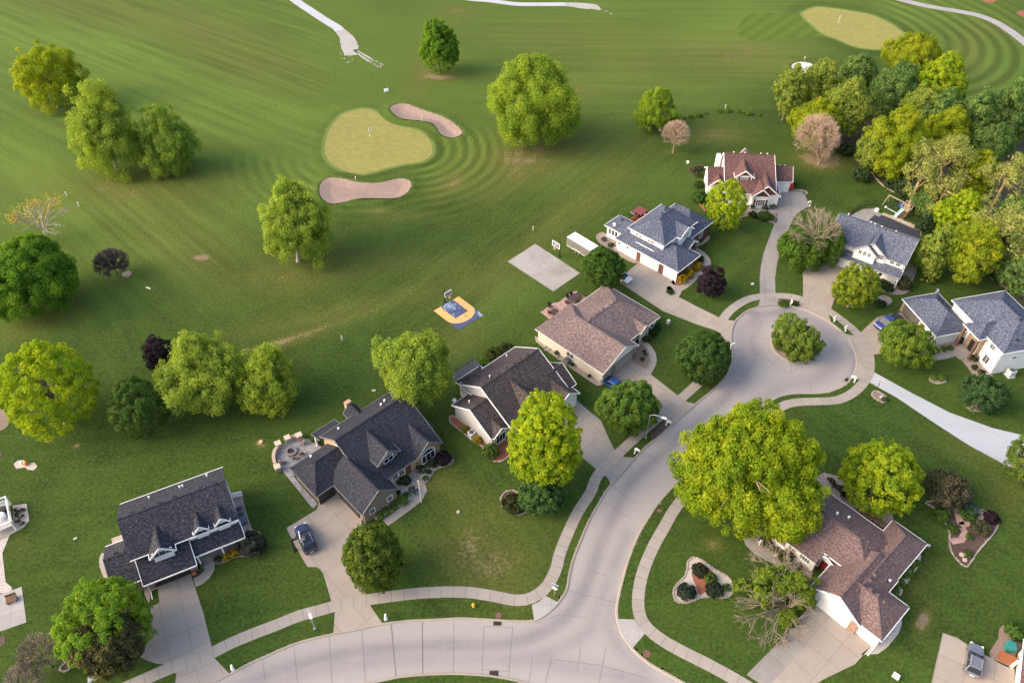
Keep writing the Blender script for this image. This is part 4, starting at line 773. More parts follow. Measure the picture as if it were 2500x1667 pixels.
tree('maple_tree', 'dense olive-green round tree beside the dark parked SUV', 'glossy', (781, 1194, 929, 1354), None, 1.05, seed=28, group='garden trees', tint=((.085, .135, .012), (.20, .23, .018)), lobes=[(0, 0, 0, .97), (.02, 0, .15, .85)])
tree('maple_tree', 'enormous yellow-lime spreading maple over the street, largest tree near the road', 'ash', (1545, 942, 1892, 1216), (1678, 1168), seed=29, group='garden trees', lobes=[(0, 0, 0, .62), (-.62, -.35, -.1, .42), (.1, .55, .25, .42), (.35, .1, .1, .52), (.6, -.05, 0, .38), (-.3, -.05, .1, .48), (-.2, -.55, -.25, .42), (.3, -.55, -.2, .46), (.62, -.72, -.25, .34), (.72, -.45, -.1, .3), (.45, -.85, -.3, .26), (-.78, .12, .05, .36), (-.42, .5, .1, .36), (-.85, -.2, -.05, .26)], dens=1.5, th=.5, tint=((.21, .31, .008), (.42, .44, .012)))
tree('maple_tree', 'dense lime-topped maple behind the rosy brown roofed house', 'lime', (1934, 1000, 2122, 1178), None, 1.0, seed=30, group='garden trees')
tree('hawthorn_tree', 'thin brownish budding tree at the head of the brick-pathed garden bed', 'olive', (2126, 1072, 2234, 1166), None, .95, seed=31, group='garden trees', dens=.42, tint=((.09, .085, .04), (.19, .14, .05)))
tree('maple_tree', 'green tree cut by the right edge, below the white driveway', 'glossy', (2318, 985, 2440, 1118), None, 1.1, seed=32, group='garden trees', tint=((.10, .17, .02), (.22, .26, .022)))
tree('maple_tree', 'big bright green round tree by the driveway at the bottom left', 'maple', (124, 1317, 344, 1535), None, .95, seed=33, group='garden trees', tint=((.15, .27, .018), (.29, .39, .022)))
tree('crabapple_tree', 'olive-brown crab apple overlapping the big bright green tree at the bottom left', 'olive', (166, 1398, 330, 1548), (262, 1545), seed=34, group='garden trees', dens=1.1)
bare_tree('bare_shrub', 'leafless brown shrubby tree at the bottom left corner', (48, 1452, 140, 1560), (118, 1530), TWIG_GREY, 35, 12, 4, .12)
bare_tree('bare_shrub', 'brown leafless bush below the shrubby bare tree, cut by the bottom edge', (10, 1520, 100, 1600), (60, 1600), TWIG_GREY, 36, 10, 4, .12)
bare_tree('dark_thicket', 'dark leafless purplish bush beside a brown mulch patch on the fairway', (216, 575, 294, 630), (270, 632), TWIG_DARK, 37, 24, 5, .10, kids=(3, 4))
def half_bare(label, bb_bare, bb_leaf, base, mat, seed, lobes, droop=0.0, tint=None):
    Bp, ctr, r, rz = place_crown(bb_bare, base); root = empty('half_bare_tree', (*Bp, 0), 0, label, 'tree', 'half-bare trees'); off = np.array((*Bp, 0))
    (bare_fan(ctr - off, r, rz, seed, 15, 5, 3, .14, -.5 if not droop else -.95, 2)).build('branches', mat, root)
    _, c2, r2, rz2 = place_crown(bb_leaf, base); link(bpy.data.objects.new('foliage', crown_mesh('foliage', c2 - off, r2, rz2, 'glossy', seed + 100, lobes, 1.0, tint or ((.085, .17, .014), (.17, .25, .018)), LAST['ry'])), root)
half_bare('tree with leafless brown crown above a skirt of green lobes, beside the driveway', (1812, 478, 1930, 570), (1788, 525, 1942, 612), (1862, 614), TWIG_GREY, 40, [(-.5, .3, 0, .5), (-.1, -.2, -.1, .5), (.45, 0, 0, .5), (-.55, -.25, -.1, .42), (.55, .45, .2, .36), (.15, .05, 0, .42)])
half_bare('lime-topped tree with drooping grey bare branches before the rosy brown roof', (1688, 1350, 1866, 1466), (1686, 1312, 1884, 1425), (1800, 1400), TWIG_GREY, 41, [(-.25, .45, .1, .40), (.5, .2, .1, .42), (.1, .5, .2, .36), (-.75, .4, 0, .24), (.2, -.7, -.2, .28), (.6, -.2, 0, .3), (-.35, -.1, 0, .3), (.15, .1, .15, .3)], droop=.8, tint=((.13, .21, .014), (.25, .30, .018)))
bare_tree('bare_shrub', 'grey leafless tree behind the half-bare lime tree near the front walk', (1712, 1275, 1862, 1352), (1790, 1352), TWIG_GREY, 42, 9, 4, .1, n1=4)
# --- the wood on the right
WOODS = [('wood', (1780, 145, 1852, 262), 'yellow-olive tree left of the white bunker, first of the wood'), ('wood', (1838, 138, 1938, 250), 'olive-gold tree right in front of the white bunker'), ('ash', (1815, 228, 1940, 332), 'yellow-green tree behind the large bare tree'),
 ('wood', (1895, 180, 2014, 305), 'golden olive tree in the left middle of the wood'), ('woodgreen', (1930, 122, 2015, 212), 'dark green tree at the far left rim of the wood, toward the oval green'), ('woodgreen', (2005, 148, 2112, 262), 'mid green tree in the heart of the wood'),
 ('ash', (2036, 80, 2166, 172), 'bright yellow-green treetop beside the oval putting green'), ('lime', (2100, 124, 2222, 262), 'pale lime tree with white limbs at the far edge of the wood'), ('wood', (2070, 198, 2164, 300), 'small gold-topped tree in the middle of the wood'),
 ('woodgreen', (2118, 205, 2222, 318), 'feathery green tree under the pale lime tree'), ('ash', (1990, 245, 2132, 400), 'bright lime layered tree with reddish stems at the lawn edge of the wood'), ('ash', (2125, 245, 2235, 352), 'yellow-lime crown in the middle right of the wood'),
 ('gold', (2105, 300, 2240, 412), 'thin golden crown on a long leaning trunk above the creek'), ('gold', (2078, 350, 2160, 450), 'thin olive crown left of the long leaning trunk'), ('woodgreen', (2196, 205, 2292, 335), 'dull green tree at the far right of the wood, left half'), ('woodgreen', (2270, 180, 2392, 320), 'dull green tree cut by the right edge, farthest up the wood'),
 ('woodgreen', (2232, 280, 2330, 372), 'shadowy green tree between creek and far right trees'), ('ash', (2196, 345, 2296, 452), 'yellow crown left of the golden tree at the right edge'), ('gold', (2252, 345, 2372, 468), 'golden crown at the right edge beside the creek'), ('woodgreen', (2096, 432, 2172, 492), 'low dark green bushy tree behind the swing set'),
 ('lime', (2150, 432, 2262, 560), 'bright lime tree on the lawn side of the wood, above the olive weeping tree'), ('ash', (2180, 500, 2302, 640), 'lime-green lower crown beside the leaning pale trunk'), ('gold', (2228, 452, 2372, 600), 'thin orange-gold tree with thick leaning pale trunk'), ('wood', (2106, 515, 2196, 640), 'olive weeping tree at the corner of the white twin-gabled house'),
 ('woodgreen', (2300, 575, 2400, 672), 'green tree with ivy trunk at the right edge by the red mulch bed'), ('woodgreen', (2300, 440, 2420, 560), 'shadowed green tree behind the orange-gold tree'), ('wood', (1968, 300, 2040, 385), 'brownish olive tree at the shaded foot of the wood'), ('woodgreen', (2170, 440, 2240, 500), 'dark undergrowth tree beside the creek bend'),
 ('woodgreen', (2040, 150, 2130, 215), 'green treetop between the yellow treetop and the pale lime tree'), ('gold', (2130, 395, 2215, 480), 'thin ochre tree low above the creek, beside the long leaning trunk')]
for i, (kd, bb, lb) in enumerate(WOODS):
    mx, my, hx, hy = (bb[0] + bb[2]) / 2, (bb[1] + bb[3]) / 2, (bb[2] - bb[0]) * .51, (bb[3] - bb[1]) * .51; bb = (mx - hx, my - hy, mx + hx, my + hy)
    base = {12: (2150, 462), 22: (2232, 634), 10: (2045, 402), 23: (2140, 640), 24: (2310, 668)}.get(i); zz = None
    tree('forest_tree', lb, kd, bb, base, 1.7 if kd == 'gold' else 1.2, seed=60 + i, group='trees of the wood', dens=1.15 if kd != 'gold' else .9, bark=BARK_GOLD if kd == 'gold' else BARK, th=.42 if kd == 'gold' else None,
         lobes=[(0, 0, 0, .8), (-.4, .2, .1, .5), (.4, -.1, .05, .5), (.1, .1, .45, .5), (-.1, -.4, -.3, .5)] if kd != 'gold' else [(-.45, .2, .15, .42), (.4, .1, .3, .45), (.05, -.1, .35, .5), (.5, -.3, -.25, .36), (-.5, -.35, -.3, .32)])
def shrub(name, label, r, x, y, d, kind='dense', tint=None, h=.85, dens=1.4, group=None, cat='shrub', seed=None, z=0.0, ls=.2):
    """d = diameter in metres"""
    P = W(r, x, y, d * .4); s = seed or int(P[0] * 13 + P[1] * 7) & 0xffff; K = dict(KIND[kind]); KIND['_s'] = dict(K, ls=ls, lr=max(.2, K['lr']), nl=int(min(90, 22 + d * 20)), rag=K['rag'] * .8)
    me = crown_mesh(name, np.array((0, 0, d * .42 * h)), d / 2, d / 2 * h, '_s', s, None, dens, tint or K['c']); o = bpy.data.objects.new(name, me); o.location = (*P, z); link(o); return tag(o, label, cat, group)
# ================================================================== HOUSES
class House:
    """local frame: u along the front, v towards the viewer's side (so local y = -v)"""
    def __init__(s, name, label, o, deg, shingle, wall, trim=TRIM, cat='house'):
        s.root = empty(name, o, R(deg), label, cat); s.sh = shingle; s.wm = wall; s.tm = trim; s.walls = {}; s.trim = MB(); s.rng = random.Random(int(deg * 10))
    def wmb(s, m): return s.walls.setdefault((m or s.wm).name, (MB(), m or s.wm))[0]
    def P(s, u, v, z): return (u, -v, z)
    def roof(s, u0, u1, v0, v1, ze, zr, axis='u', h0=0.0, h1=0.0, rp=None, ze1=None, ov=.42, wall=None, th=.17, wallb=True, mat=None, name='roof', wall_h=None, z0=0.0, rake=None, eaves=(1, 1)):
        """eave rectangle incl. overhang; ridge along axis; h0, h1 hip lengths (0 = gable end); rp ridge position; ze / ze1 eave heights of the two long sides"""
        zb = ze if ze1 is None else ze1; rake = rake if rake is not None else ((0, 1) if axis == 'v' else (1, 1))
        if isinstance(rake, bool): rake = (rake, rake)
        T = (lambda a, b, z: s.P(a, b, z)) if axis == 'u' else (lambda a, b, z: s.P(b, a, z))
        a0, a1, b0, b1 = (u0, u1, v0, v1) if axis == 'u' else (v0, v1, u0, u1)
        rb = (b0 + b1) / 2 if rp is None else rp
        c = [T(a0, b0, ze), T(a1, b0, ze), T(a1, b1, zb), T(a0, b1, zb), T(a0 + h0, rb, zr), T(a1 - h1, rb, zr)]
        lowr = [(x, y, z - th) for x, y, z in c]; vs = c + lowr
        fs = [(0, 1, 5, 4), (2, 3, 4, 5), (1, 2, 5), (3, 0, 4), (7, 6, 10, 11), (9, 8, 11, 10), (8, 7, 11), (6, 9, 10), (0, 6, 7, 1), (2, 8, 9, 3)]
        fs = [(0, 1, 5, 4), (2, 3, 4, 5), (7, 6, 10, 11), (9, 8, 11, 10), (0, 6, 7, 1), (2, 8, 9, 3)]
        fs += [(1, 2, 5), (8, 7, 11), (1, 7, 8, 2)] if h1 else [(1, 7, 11, 5), (5, 11, 8, 2)]
        fs += [(3, 0, 4), (6, 9, 10), (3, 9, 6, 0)] if h0 else [(3, 9, 10, 4), (4, 10, 6, 0)]
        mb = MB().add(vs, fs); me = mb.mesh(name, mat or s.sh); bm = bmesh.new(); bm.from_mesh(me); bmesh.ops.recalc_face_normals(bm, faces=bm.faces); bm.to_mesh(me); bm.free(); auto_uv(me)
        o = bpy.data.objects.new(name, me); link(o, s.root)
        # ridge cap
        cap = MB().bar(Vector(c[4]) + Vector((0, 0, .02)), Vector(c[5]) + Vector((0, 0, .02)), .26, .06)
        if h0: cap.bar(Vector(c[4]) + Vector((0, 0, .015)), Vector(c[0]) + Vector((0, 0, .015)), .2, .05).bar(Vector(c[4]) + Vector((0, 0, .015)), Vector(c[3]) + Vector((0, 0, .015)), .2, .05)
        if h1: cap.bar(Vector(c[5]) + Vector((0, 0, .015)), Vector(c[1]) + Vector((0, 0, .015)), .2, .05).bar(Vector(c[5]) + Vector((0, 0, .015)), Vector(c[2]) + Vector((0, 0, .015)), .2, .05)
        if name == 'roof': cap.build('ridge_cap', mat or s.sh, o)
        # gutters and rake boards
        D_ = Vector((0, 0, -.07)); 
        ctr = sum((Vector(q) for q in c[:4]), Vector()) / 4
        def edge(p, q, w=.11, h=.2):
            p, q = Vector(p), Vector(q); m = (p + q) / 2 - ctr; d = (q - p); nrm = Vector((d.y, -d.x, 0)).normalized(); nrm = nrm if nrm.dot(m) > 0 else -nrm
            s.trim.bar(p + nrm * .045 + D_, q + nrm * .045 + D_, w * .8, h * .8)
        if eaves[0]: edge(c[0], c[1])
        if eaves[1]: edge(c[2], c[3])
        for hh, p, q, r_, rk in ((h1, c[1], c[5], c[2], rake[1]), (h0, c[0], c[4], c[3], rake[0])):
            if hh: edge(p, r_) if rk or axis == 'u' else None
            elif rk:
                e = (Vector(r_) - Vector(p)); nn = Vector((e.y, -e.x, 0)).normalized(); nn = nn if nn.dot(Vector(p) - ctr) > 0 else -nn; dz = Vector((0, 0, -.05))
                s.trim.bar(Vector(p) + nn * .04 + dz, Vector(q) + nn * .04 + dz, .08, .24); s.trim.bar(Vector(q) + nn * .041 + dz, Vector(r_) + nn * .041 + dz, .08, .24)
        if wallb:
            w = s.wmb(wall); k0 = (zr - ze) / (rb - b0); k1 = (zr - zb) / (b1 - rb); i = ov; g0 = .3 if not h0 else ov; g1 = .3 if not h1 else ov
            A0, A1, B0, B1 = a0 + g0, a1 - g1, b0 + i, b1 - i; e0 = ze - th + k0 * i * (0 if h0 and h1 else 1) - .02; e1 = zb - th + k1 * i * (0 if h0 and h1 else 1) - .02
            if h0 or h1: e0 = ze - th + .05; e1 = zb - th + .05
            t = zr - th - .03
            pr = lambda a, gable: [T(a, B0, z0), T(a, B1, z0), T(a, B1, e1)] + ([T(a, rb, t)] if gable else []) + [T(a, B0, e0)]
            X_, Y_ = pr(A0, not h0), pr(A1, not h1); n0, n1 = len(X_), len(Y_); vs = X_ + Y_
            fs = [tuple(range(n0)), tuple(n0 + j for j in range(n1)), (0, n0, n0 + n1 - 1, n0 - 1), (1, n0 + 1, n0 + 2, 2), (0, 1, n0 + 1, n0)]
            w.add(vs, fs)
        return o
    def shed(s, u0, u1, v0, v1, z0, z1, mat=None, th=.15):
        """one slope falling from v0 (z0) to v1 (z1)"""
        c = [s.P(u0, v0, z0), s.P(u1, v0, z0), s.P(u1, v1, z1), s.P(u0, v1, z1)]; vs = c + [(x, y, z - th) for x, y, z in c]
        mb = MB().add(vs, [(3, 2, 1, 0), (4, 5, 6, 7), (0, 1, 5, 4), (1, 2, 6, 5), (2, 3, 7, 6), (3, 0, 4, 7)]); o = mb.build('roof', mat or s.sh, s.root); D_ = Vector((0, 0, -.06))
        n = Vector((0, -1, 0)) * (.055 if v1 > v0 else -.055); s.trim.bar(Vector(c[3]) + n + D_, Vector(c[2]) + n + D_, .11, .2)
        for a, b, sg in ((c[0], c[3], -1), (c[1], c[2], 1)): s.trim.bar(Vector(a) + Vector((.04 * sg, 0, -.05)), Vector(b) + Vector((.04 * sg, 0, -.05)), .07, .2)
        return o
    def box(s, u0, u1, v0, v1, z0, z1, mat=None):
        s.wmb(mat).box(((u0 + u1) / 2, -(v0 + v1) / 2, (z0 + z1) / 2), (u1 - u0, v1 - v0, z1 - z0)); return s
    def face(s, f):
        """outward direction and sideways direction of a facade: F front (v+), B back, L (u-), R (u+)"""
        return dict(F=(Vector((0, -1, 0)), Vector((1, 0, 0))), B=(Vector((0, 1, 0)), Vector((-1, 0, 0))), L=(Vector((-1, 0, 0)), Vector((0, -1, 0))), R=(Vector((1, 0, 0)), Vector((0, 1, 0))))[f]
    def panel(s, mb, f, u, v, z, w, h, d, out=0.0):
        n, t = s.face(f); c = Vector(s.P(u, v, z)) + n * out; dims = (w, d, h) if f in 'FB' else (d, w, h); mb.box(c, dims); return mb
    def window(s, f, u, v, z, w, h, cols=2, rows=2, shutter=None, frame=None, arch=False):
        n, t = s.face(f); c = Vector(s.P(u, v, z)); mb = MB(); fw = .065
        up = Vector((0, 0, 1))
        for sg in (-1, 1): mb.bar(c + t * (sg * w / 2) - up * (h / 2 + fw / 2) + n * .05, c + t * (sg * w / 2) + up * (h / 2 + fw / 2) + n * .05, fw, .1)
        for sg in (-1, 1): mb.bar(c - t * (w / 2 - fw / 2) + up * (sg * h / 2) + n * .05, c + t * (w / 2 - fw / 2) + up * (sg * h / 2) + n * .05, .1, fw)
        for i in range(1, cols): q = c + t * (w * (i / cols - .5)) + n * .045; mb.bar(q - up * (h / 2 - fw / 2), q + up * (h / 2 - fw / 2), .05 if i * 2 == cols else .022, .05)
        for i in range(1, rows): q = c + up * (h * (i / rows - .5)) + n * .043; mb.bar(q - t * (w / 2 - fw / 2), q + t * (w / 2 - fw / 2), .04, .022)
        if arch:
            for i in range(8):
                a, b = (math.pi * j / 8 for j in (i, i + 1)); mb.bar(c + up * (h / 2) + t * (math.cos(a) * w / 2) + up * (math.sin(a) * w * .36) + n * .05, c + up * (h / 2) + t * (math.cos(b) * w / 2) + up * (math.sin(b) * w * .36) + n * .05, .1, .1)
        o = mb.build('window', frame or TRIM, s.root); g = MB(); s.panel(g, f, u, v, z, w - .02, h - .02, .04, .012)
        if arch:
            vs = [c + up * (h / 2) + t * (math.cos(math.pi * j / 8) * w / 2) + up * (math.sin(math.pi * j / 8) * w * .36) + n * .033 for j in range(9)]; g.add(vs, [tuple(range(9))])
        g.build('pane', GLASS, o)
        if shutter:
            for sg in (-1, 1): q = c + t * (sg * (w / 2 + .28)); m2 = MB(); m2.box(q + n * .03, (.4, .06, h + .1) if f in 'FB' else (.06, .4, h + .1)); m2.build('shutter', shutter, s.root)
        return o
    def gdoor(s, f, u, v, w, h=2.25, mat=None):
        mb = MB()
        for i in range(4): s.panel(mb, f, u, v, .02 + h * (i + .5) / 4, w, h / 4 - .03, .06, .03)
        s.panel(mb, f, u, v, h / 2, w - .02, h - .02, .03, .012); return mb.build('garage_door', mat or WHITE, s.root)
    def door(s, f, u, v, mat, w=1.0, h=2.1, z=0.0):
        mb = MB(); s.panel(mb, f, u, v, z + h / 2, w, h, .08, .03); o = mb.build('door', mat, s.root); k = MB(); n, t = s.face(f); k.box(Vector(s.P(u, v, z + 1)) + n * .1 + t * (w * .38), (.09, .09, .12)); k.build('handle', STEEL, o); return o
    def post(s, u, v, z0, z1, w=.22, mat=None):
        mb = MB().box(s.P(u, v, (z0 + z1) / 2), (w, w, z1 - z0)).box(s.P(u, v, z0 + .12), (w + .1, w + .1, .24)).box(s.P(u, v, z1 - .08), (w + .08, w + .08, .16)); return mb.build('porch_post', mat or TRIM, s.root)
    def downspout(s, u, v, z, f='F', foot=.9, mat=None):
        n, t = s.face(f); b = Vector(s.P(u, v, 0)) + n * .1; mb = MB().bar(b + Vector((0, 0, .15)), b + Vector((0, 0, z)), .1).bar(b + Vector((0, 0, .12)), b + n * foot + Vector((0, 0, .06)), .12, .09); return mb.build('downspout', mat or TRIM, s.root)
    def vents(s, pts, mat=None, name='roof_vent', d=(.42, .36, .16)):
        for u, v, z in pts: MB().box(s.P(u, v, z + .06), d).box(s.P(u, v, z + .15), (d[0] * .8, d[1] * .8, .06)).build(name, mat or BLACK, s.root)
    def pipes(s, pts, mat=None, r=.09, h=.45):
        for u, v, z in pts: MB().tube([s.P(u, v, z - .3), s.P(u, v, z + h * .7)], r, 8).tube([s.P(u, v, z + h * .7), s.P(u, v, z + h)], r * 1.4, 8).build('vent_pipe', mat or TRIM, s.root)
    def part(s, mb, name, mat, **k): return mb.build(name, mat, s.root, **k)
    def done(s):
        for nm, (mb, m) in s.walls.items():
            o = mb.build({'siding': 'wall', 'brick': 'brick_wall', 'stone': 'stone_wall', 'shakes': 'gable_shakes'}.get(nm.split('_')[-1], 'wall'), m, s.root)
            bm = bmesh.new(); bm.from_mesh(o.data); bmesh.ops.recalc_face_normals(bm, faces=bm.faces); bm.to_mesh(o.data); bm.free()
        s.trim.build('gutter', s.tm, s.root); return s

# --- A: dark navy roof, white dormers, bottom left
h = House('suburban_house', 'house with navy shingle roof and three white gabled dormers, bottom left', (-54.03, 62.88), 26.78, R_NAVY, SIDING_WHITE)
h.roof(0, 14.06, 0, 9.75, 5.4, 8.4, 'u', rp=4.9, rake=False)
h.roof(2.33, 5.65, 4.9, 10.75, 5.4, 7.05, 'v'); h.roof(8.18, 10.2, 6, 9.75, 5.75, 6.95, 'v', z0=4.0, ov=.25); h.roof(11.0, 13.05, 6, 9.75, 5.75, 6.95, 'v', z0=4.0, ov=.25)
h.shed(.5, 7.3, 9.25, 12.4, 4.75, 2.85); h.shed(7.34, 14.02, 9.25, 11.05, 4.3, 2.8)
h.roof(-3.25, 1.0, 4.0, 11.3, 2.8, 4.9, 'u', wall=BRICK_TAN, rake=False)
h.box(.7, 7.05, 9.0, 11.3, 0, 2.72, BRICK_TAN); h.wmb(SIDING_WHITE).add([h.P(7.2, 9.3, 2.7), h.P(7.2, 12.1, 2.7), h.P(7.2, 9.3, 4.55)], [(0, 1, 2)])
h.window('F', 4.0, 10.44, 5.55, 2.5, .95, 3, 1); h.window('F', 9.19, 9.44, 5.35, 1.3, .8, 2, 1); h.window('F', 12.02, 9.44, 5.35, 1.3, .8, 2, 1)
h.gdoor('F', 3.8, 11.3, 4.6, 2.25, plain('brown_garage_door', (.035, .022, .018), .5)); h.door('F', 9.3, 9.33, plain('dark_door', (.06, .02, .02), .4)); h.window('F', 11.6, 9.33, 1.5, 1.8, 1.4, 2, 2)
for u in (7.55, 10.75, 13.8): h.post(u, 10.75, .15, 2.72, .2)
h.box(7.3, 14.0, 9.2, 11.2, -.1, .15, CONC); h.downspout(.7, 11.6, 2.8, 'F', 1.2); h.downspout(13.9, 9.6, 5.2, 'R', .5)
h.vents([(1.8, 4.5, 8.2), (3.4, 4.5, 8.2), (5.2, 4.5, 8.2), (7.2, 4.5, 8.2), (10.9, 4.5, 8.2), (12.6, 4.5, 8.2), (-1.6, 7.2, 4.75), (-.4, 7.2, 4.75)], R_NAVY, d=(.6, .3, .08)); h.pipes([(4.0, 1.7, 6.45), (8.1, 2.1, 6.75), (8.5, 2.1, 6.75), (11.8, 1.4, 6.3)])
h.done()
# --- B: charcoal roof, taupe and brick, patio
h = House('suburban_house', 'taupe and brick house with charcoal roof, arched windows and a round stone patio', (-29.18, 76.43), 43.39, R_NAVY2, SIDING_TAUPE, plain('trim_slate', (.15, .155, .16), .5))
h.roof(0, 13.0, 0, 13.1, 3.4, 7.0, 'u', rp=5.0, ze1=3.0, wall=SIDING_TAN)
h.roof(-3.36, 3.12, 7.0, 15.5, 2.8, 5.55, 'v'); h.roof(-6.3, 1.0, 1.5, 8.45, 2.8, 5.3, 'u', h0=2.6, rake=(1, 0)); h.roof(2.55, 6.75, 5.0, 11.5, 4.7, 6.5, 'v', z0=3.0)
h.roof(7.95, 12.98, 6.0, 13.45, 2.98, 5.25, 'v', wall=BRICK_TAN); h.shed(-.4, 3.8, .6, -1.75, 3.35, 2.75); h.roof(5.4, 8.0, -1.65, 3.0, 3.0, 4.3, 'v', wall=SIDING_TAN, rake=(1, 0)); h.roof(11.0, 14.1, 4.6, 9.9, 2.8, 4.2, 'v', h0=1.8, h1=1.8, wall=SIDING_TAN)
h.box(-2.98, 2.74, 10, 15.22, 0, 1.2, BRICK_TAN); h.box(3.0, 8.2, 9, 12.6, 0, 2.6, BRICK_TAN); h.box(.28, .33, 4.2, 8.2, 5.2, 5.25, SIDING_TAN)
h.window('L', .3, 4.6, 5.6, .8, .7, 2, 1, arch=True); h.window('F', 4.65, 11.22, 4.35, 1.7, .95, 2, 1, arch=True); h.window('F', 10.3, 13.17, 1.75, 2.5, 1.7, 3, 1, arch=True)
h.window('F', -1.6, 15.25, 1.85, .85, 1.0, 1, 2); h.window('F', 1.5, 15.25, 1.85, .85, 1.0, 1, 2); h.window('F', 4.4, 12.65, 1.7, .9, 1.2, 2, 2); h.window('F', 5.6, 12.65, 1.7, .9, 1.2, 2, 2)
h.gdoor('F', -4.55, 8.05, 2.7, 2.25, plain('dark_garage_door', (.03, .027, .026), .5)); g = MB(); h.panel(g, 'L', -3.07, 11.5, 1.1, 4.8, 2.2, .06, .03); h.part(g, 'garage_door', MATS['dark_garage_door'])
h.door('F', 6.9, 12.62, plain('oak_door', (.12, .06, .03), .5)); h.post(-.1, -1.45, 0, 2.6, .25, WHITE); h.post(3.5, -1.45, 0, 2.6, .25, WHITE)
h.box(4.0, 7.9, 12.6, 13.6, -.1, .12, CONC); h.pipes([(2.4, 1.9, 4.75), (10.6, 2.5, 5.2), (9.5, 3.2, 5.7), (-3.2, 2.6, 3.6)], TRIM, .12, .4); h.vents([(1.0, 4.6, 6.75)], R_NAVY2)
ch = MB().box(h.P(6.75, -2.1, 2.2), (1.0, .7, 4.4)); h.part(ch, 'chimney', SIDING_TAN); h.downspout(-3.1, 15.3, 2.7, 'L', .3, DARKTRIM); h.done()
# --- C: plum-grey roof, lilac siding
h = House('suburban_house', 'lilac-grey sided house with plum-grey stepped gables behind the very bright lime maple', (-8.58, 87.03), 42.98, R_PURPLE, SIDING_GREY)
h.roof(0, 12.45, 0, 12.4, 3.6, 7.2, 'u', rp=5.5, ze1=3.4); h.roof(-3.3, .6, 2.1, 11.5, 2.8, 5.5, 'u', rp=6.7, rake=(1, 0)); h.roof(-2.95, .25, 8.0, 11.75, 2.8, 4.0, 'v'); h.roof(10.5, 14.3, 5.9, 12.5, 3.0, 5.3, 'u', rake=(0, 1))
h.roof(3.4, 6.3, 5.5, 11.3, 4.2, 6.5, 'v'); h.roof(8.2, 13.4, 9.5, 14.2, 2.8, 4.7, 'v', wall=SIDING_WHITE); h.roof(0.2, 5.4, -1.0, 4, 3.3, 4.9, 'v', h0=2, rake=(1, 0))
h.window('F', -1.35, 11.47, 1.6, 1.9, 1.7, 3, 1); h.window('F', 4.85, 11.02, 4.3, 1.4, .9, 2, 2); h.gdoor('F', 10.8, 13.9, 4.4); h.window('L', .3, 2.6, 2.9, .5, .8, 1, 1); h.door('F', 6.4, 12.0, MATS['dark_door'])
h.vents([(u, 5.2, 7.05) for u in (1.2, 2.7, 4.2, 5.8, 7.4, 8.9, 10.4)] + [(12.6, 8.9, 5.15), (13.3, 8.9, 5.15)], BLACK, d=(.36, .36, .12)); h.pipes([(3.0, 4.2, 6.3), (9.2, 1.4, 4.6), (-1.7, 4.6, 4.3)])
dk = MB().box(h.P(4.2, -2.6, 1.2), (5.4, 3.0, .15))
for u in np.arange(1.6, 6.9, .33): dk.box(h.P(u, -4.05, 1.75), (.05, .05, 1.0))
dk.box(h.P(4.2, -4.05, 2.28), (5.4, .1, .08)); dk.box(h.P(1.5, -2.6, 2.28), (.1, 3, .08)); h.part(dk, 'deck', DARKTRIM); h.downspout(-2.9, 11.3, 2.7, 'L', .3); h.done()
# --- D: mottled brown roof, cream siding
h = House('suburban_house', 'cream sided ranch house with mottled brown roof and red paver patio', (4.14, 100.99), 45.39, R_MOTTLE, SIDING_CREAM, CREAM := plain('trim_cream', (.62, .60, .55), .5))
h.roof(-.2, 9.25, 0, 15.5, 2.8, 5.35, 'v', h0=4.6, rp=5.2); h.roof(5.2, 17.7, 1.05, 13.6, 2.8, 5.3, 'u', h1=4.3, h0=0, rp=7.0, rake=False); h.roof(11.7, 14.3, 10.5, 13.95, 2.8, 3.9, 'v')
h.box(2.9, 8.6, 14.9, 15.22, 0, 2.6, SIDING_TAUPE); h.gdoor('F', 5.7, 15.22, 4.6, 2.2, plain('taupe_garage_door', (.36, .31, .27), .6)); h.gdoor('F', 1.35, 15.2, 1.9, 2.2, MATS['taupe_garage_door']); h.part(MB().box(h.P(2.6, 15.1, 1.25), (.38, .5, 2.5)), 'brick_pier', BRICK_TAN); h.part(MB().box(h.P(8.62, 15.1, .65), (.65, .5, 1.3)), 'brick_pier', BRICK_TAN)
h.wmb(SIDING_WHITE).add([h.P(.8, 15.24, 2.9), h.P(8.5, 15.24, 2.9), h.P(5.2, 15.24, 5.1)], [(0, 1, 2)])
h.window('L', .22, 7.9, 1.7, 1.6, 1.2, 2, 2); h.window('F', 15.6, 13.2, 1.6, 1.7, 1.4, 2, 2); h.door('F', 12.6, 13.22, MATS['oak_door']); h.window('F', 10.6, 13.2, 1.6, 1.2, 1.4, 2, 2)
for v in (3.0, 6.2, 9.0): MB().lathe(h.P(-.25, v, 0), [(.55, -.02), (.55, .18), (.48, .18), (.48, -.02)], 12).build('window_well', STEEL, h.root)
h.post(11.9, 13.7, 0, 2.7, .2, CREAM); h.post(14.1, 13.7, 0, 2.7, .2, CREAM)
h.vents([(u, 6.7, 5.5) for u in (6.4, 7.6, 8.6, 9.6, 12.3, 13.2)] + [(2.9, 3.4, 3.95)], R_MOTTLE, d=(.4, .36, .12)); h.downspout(.2, 15.1, 2.7, 'L', .3, CREAM); h.done()
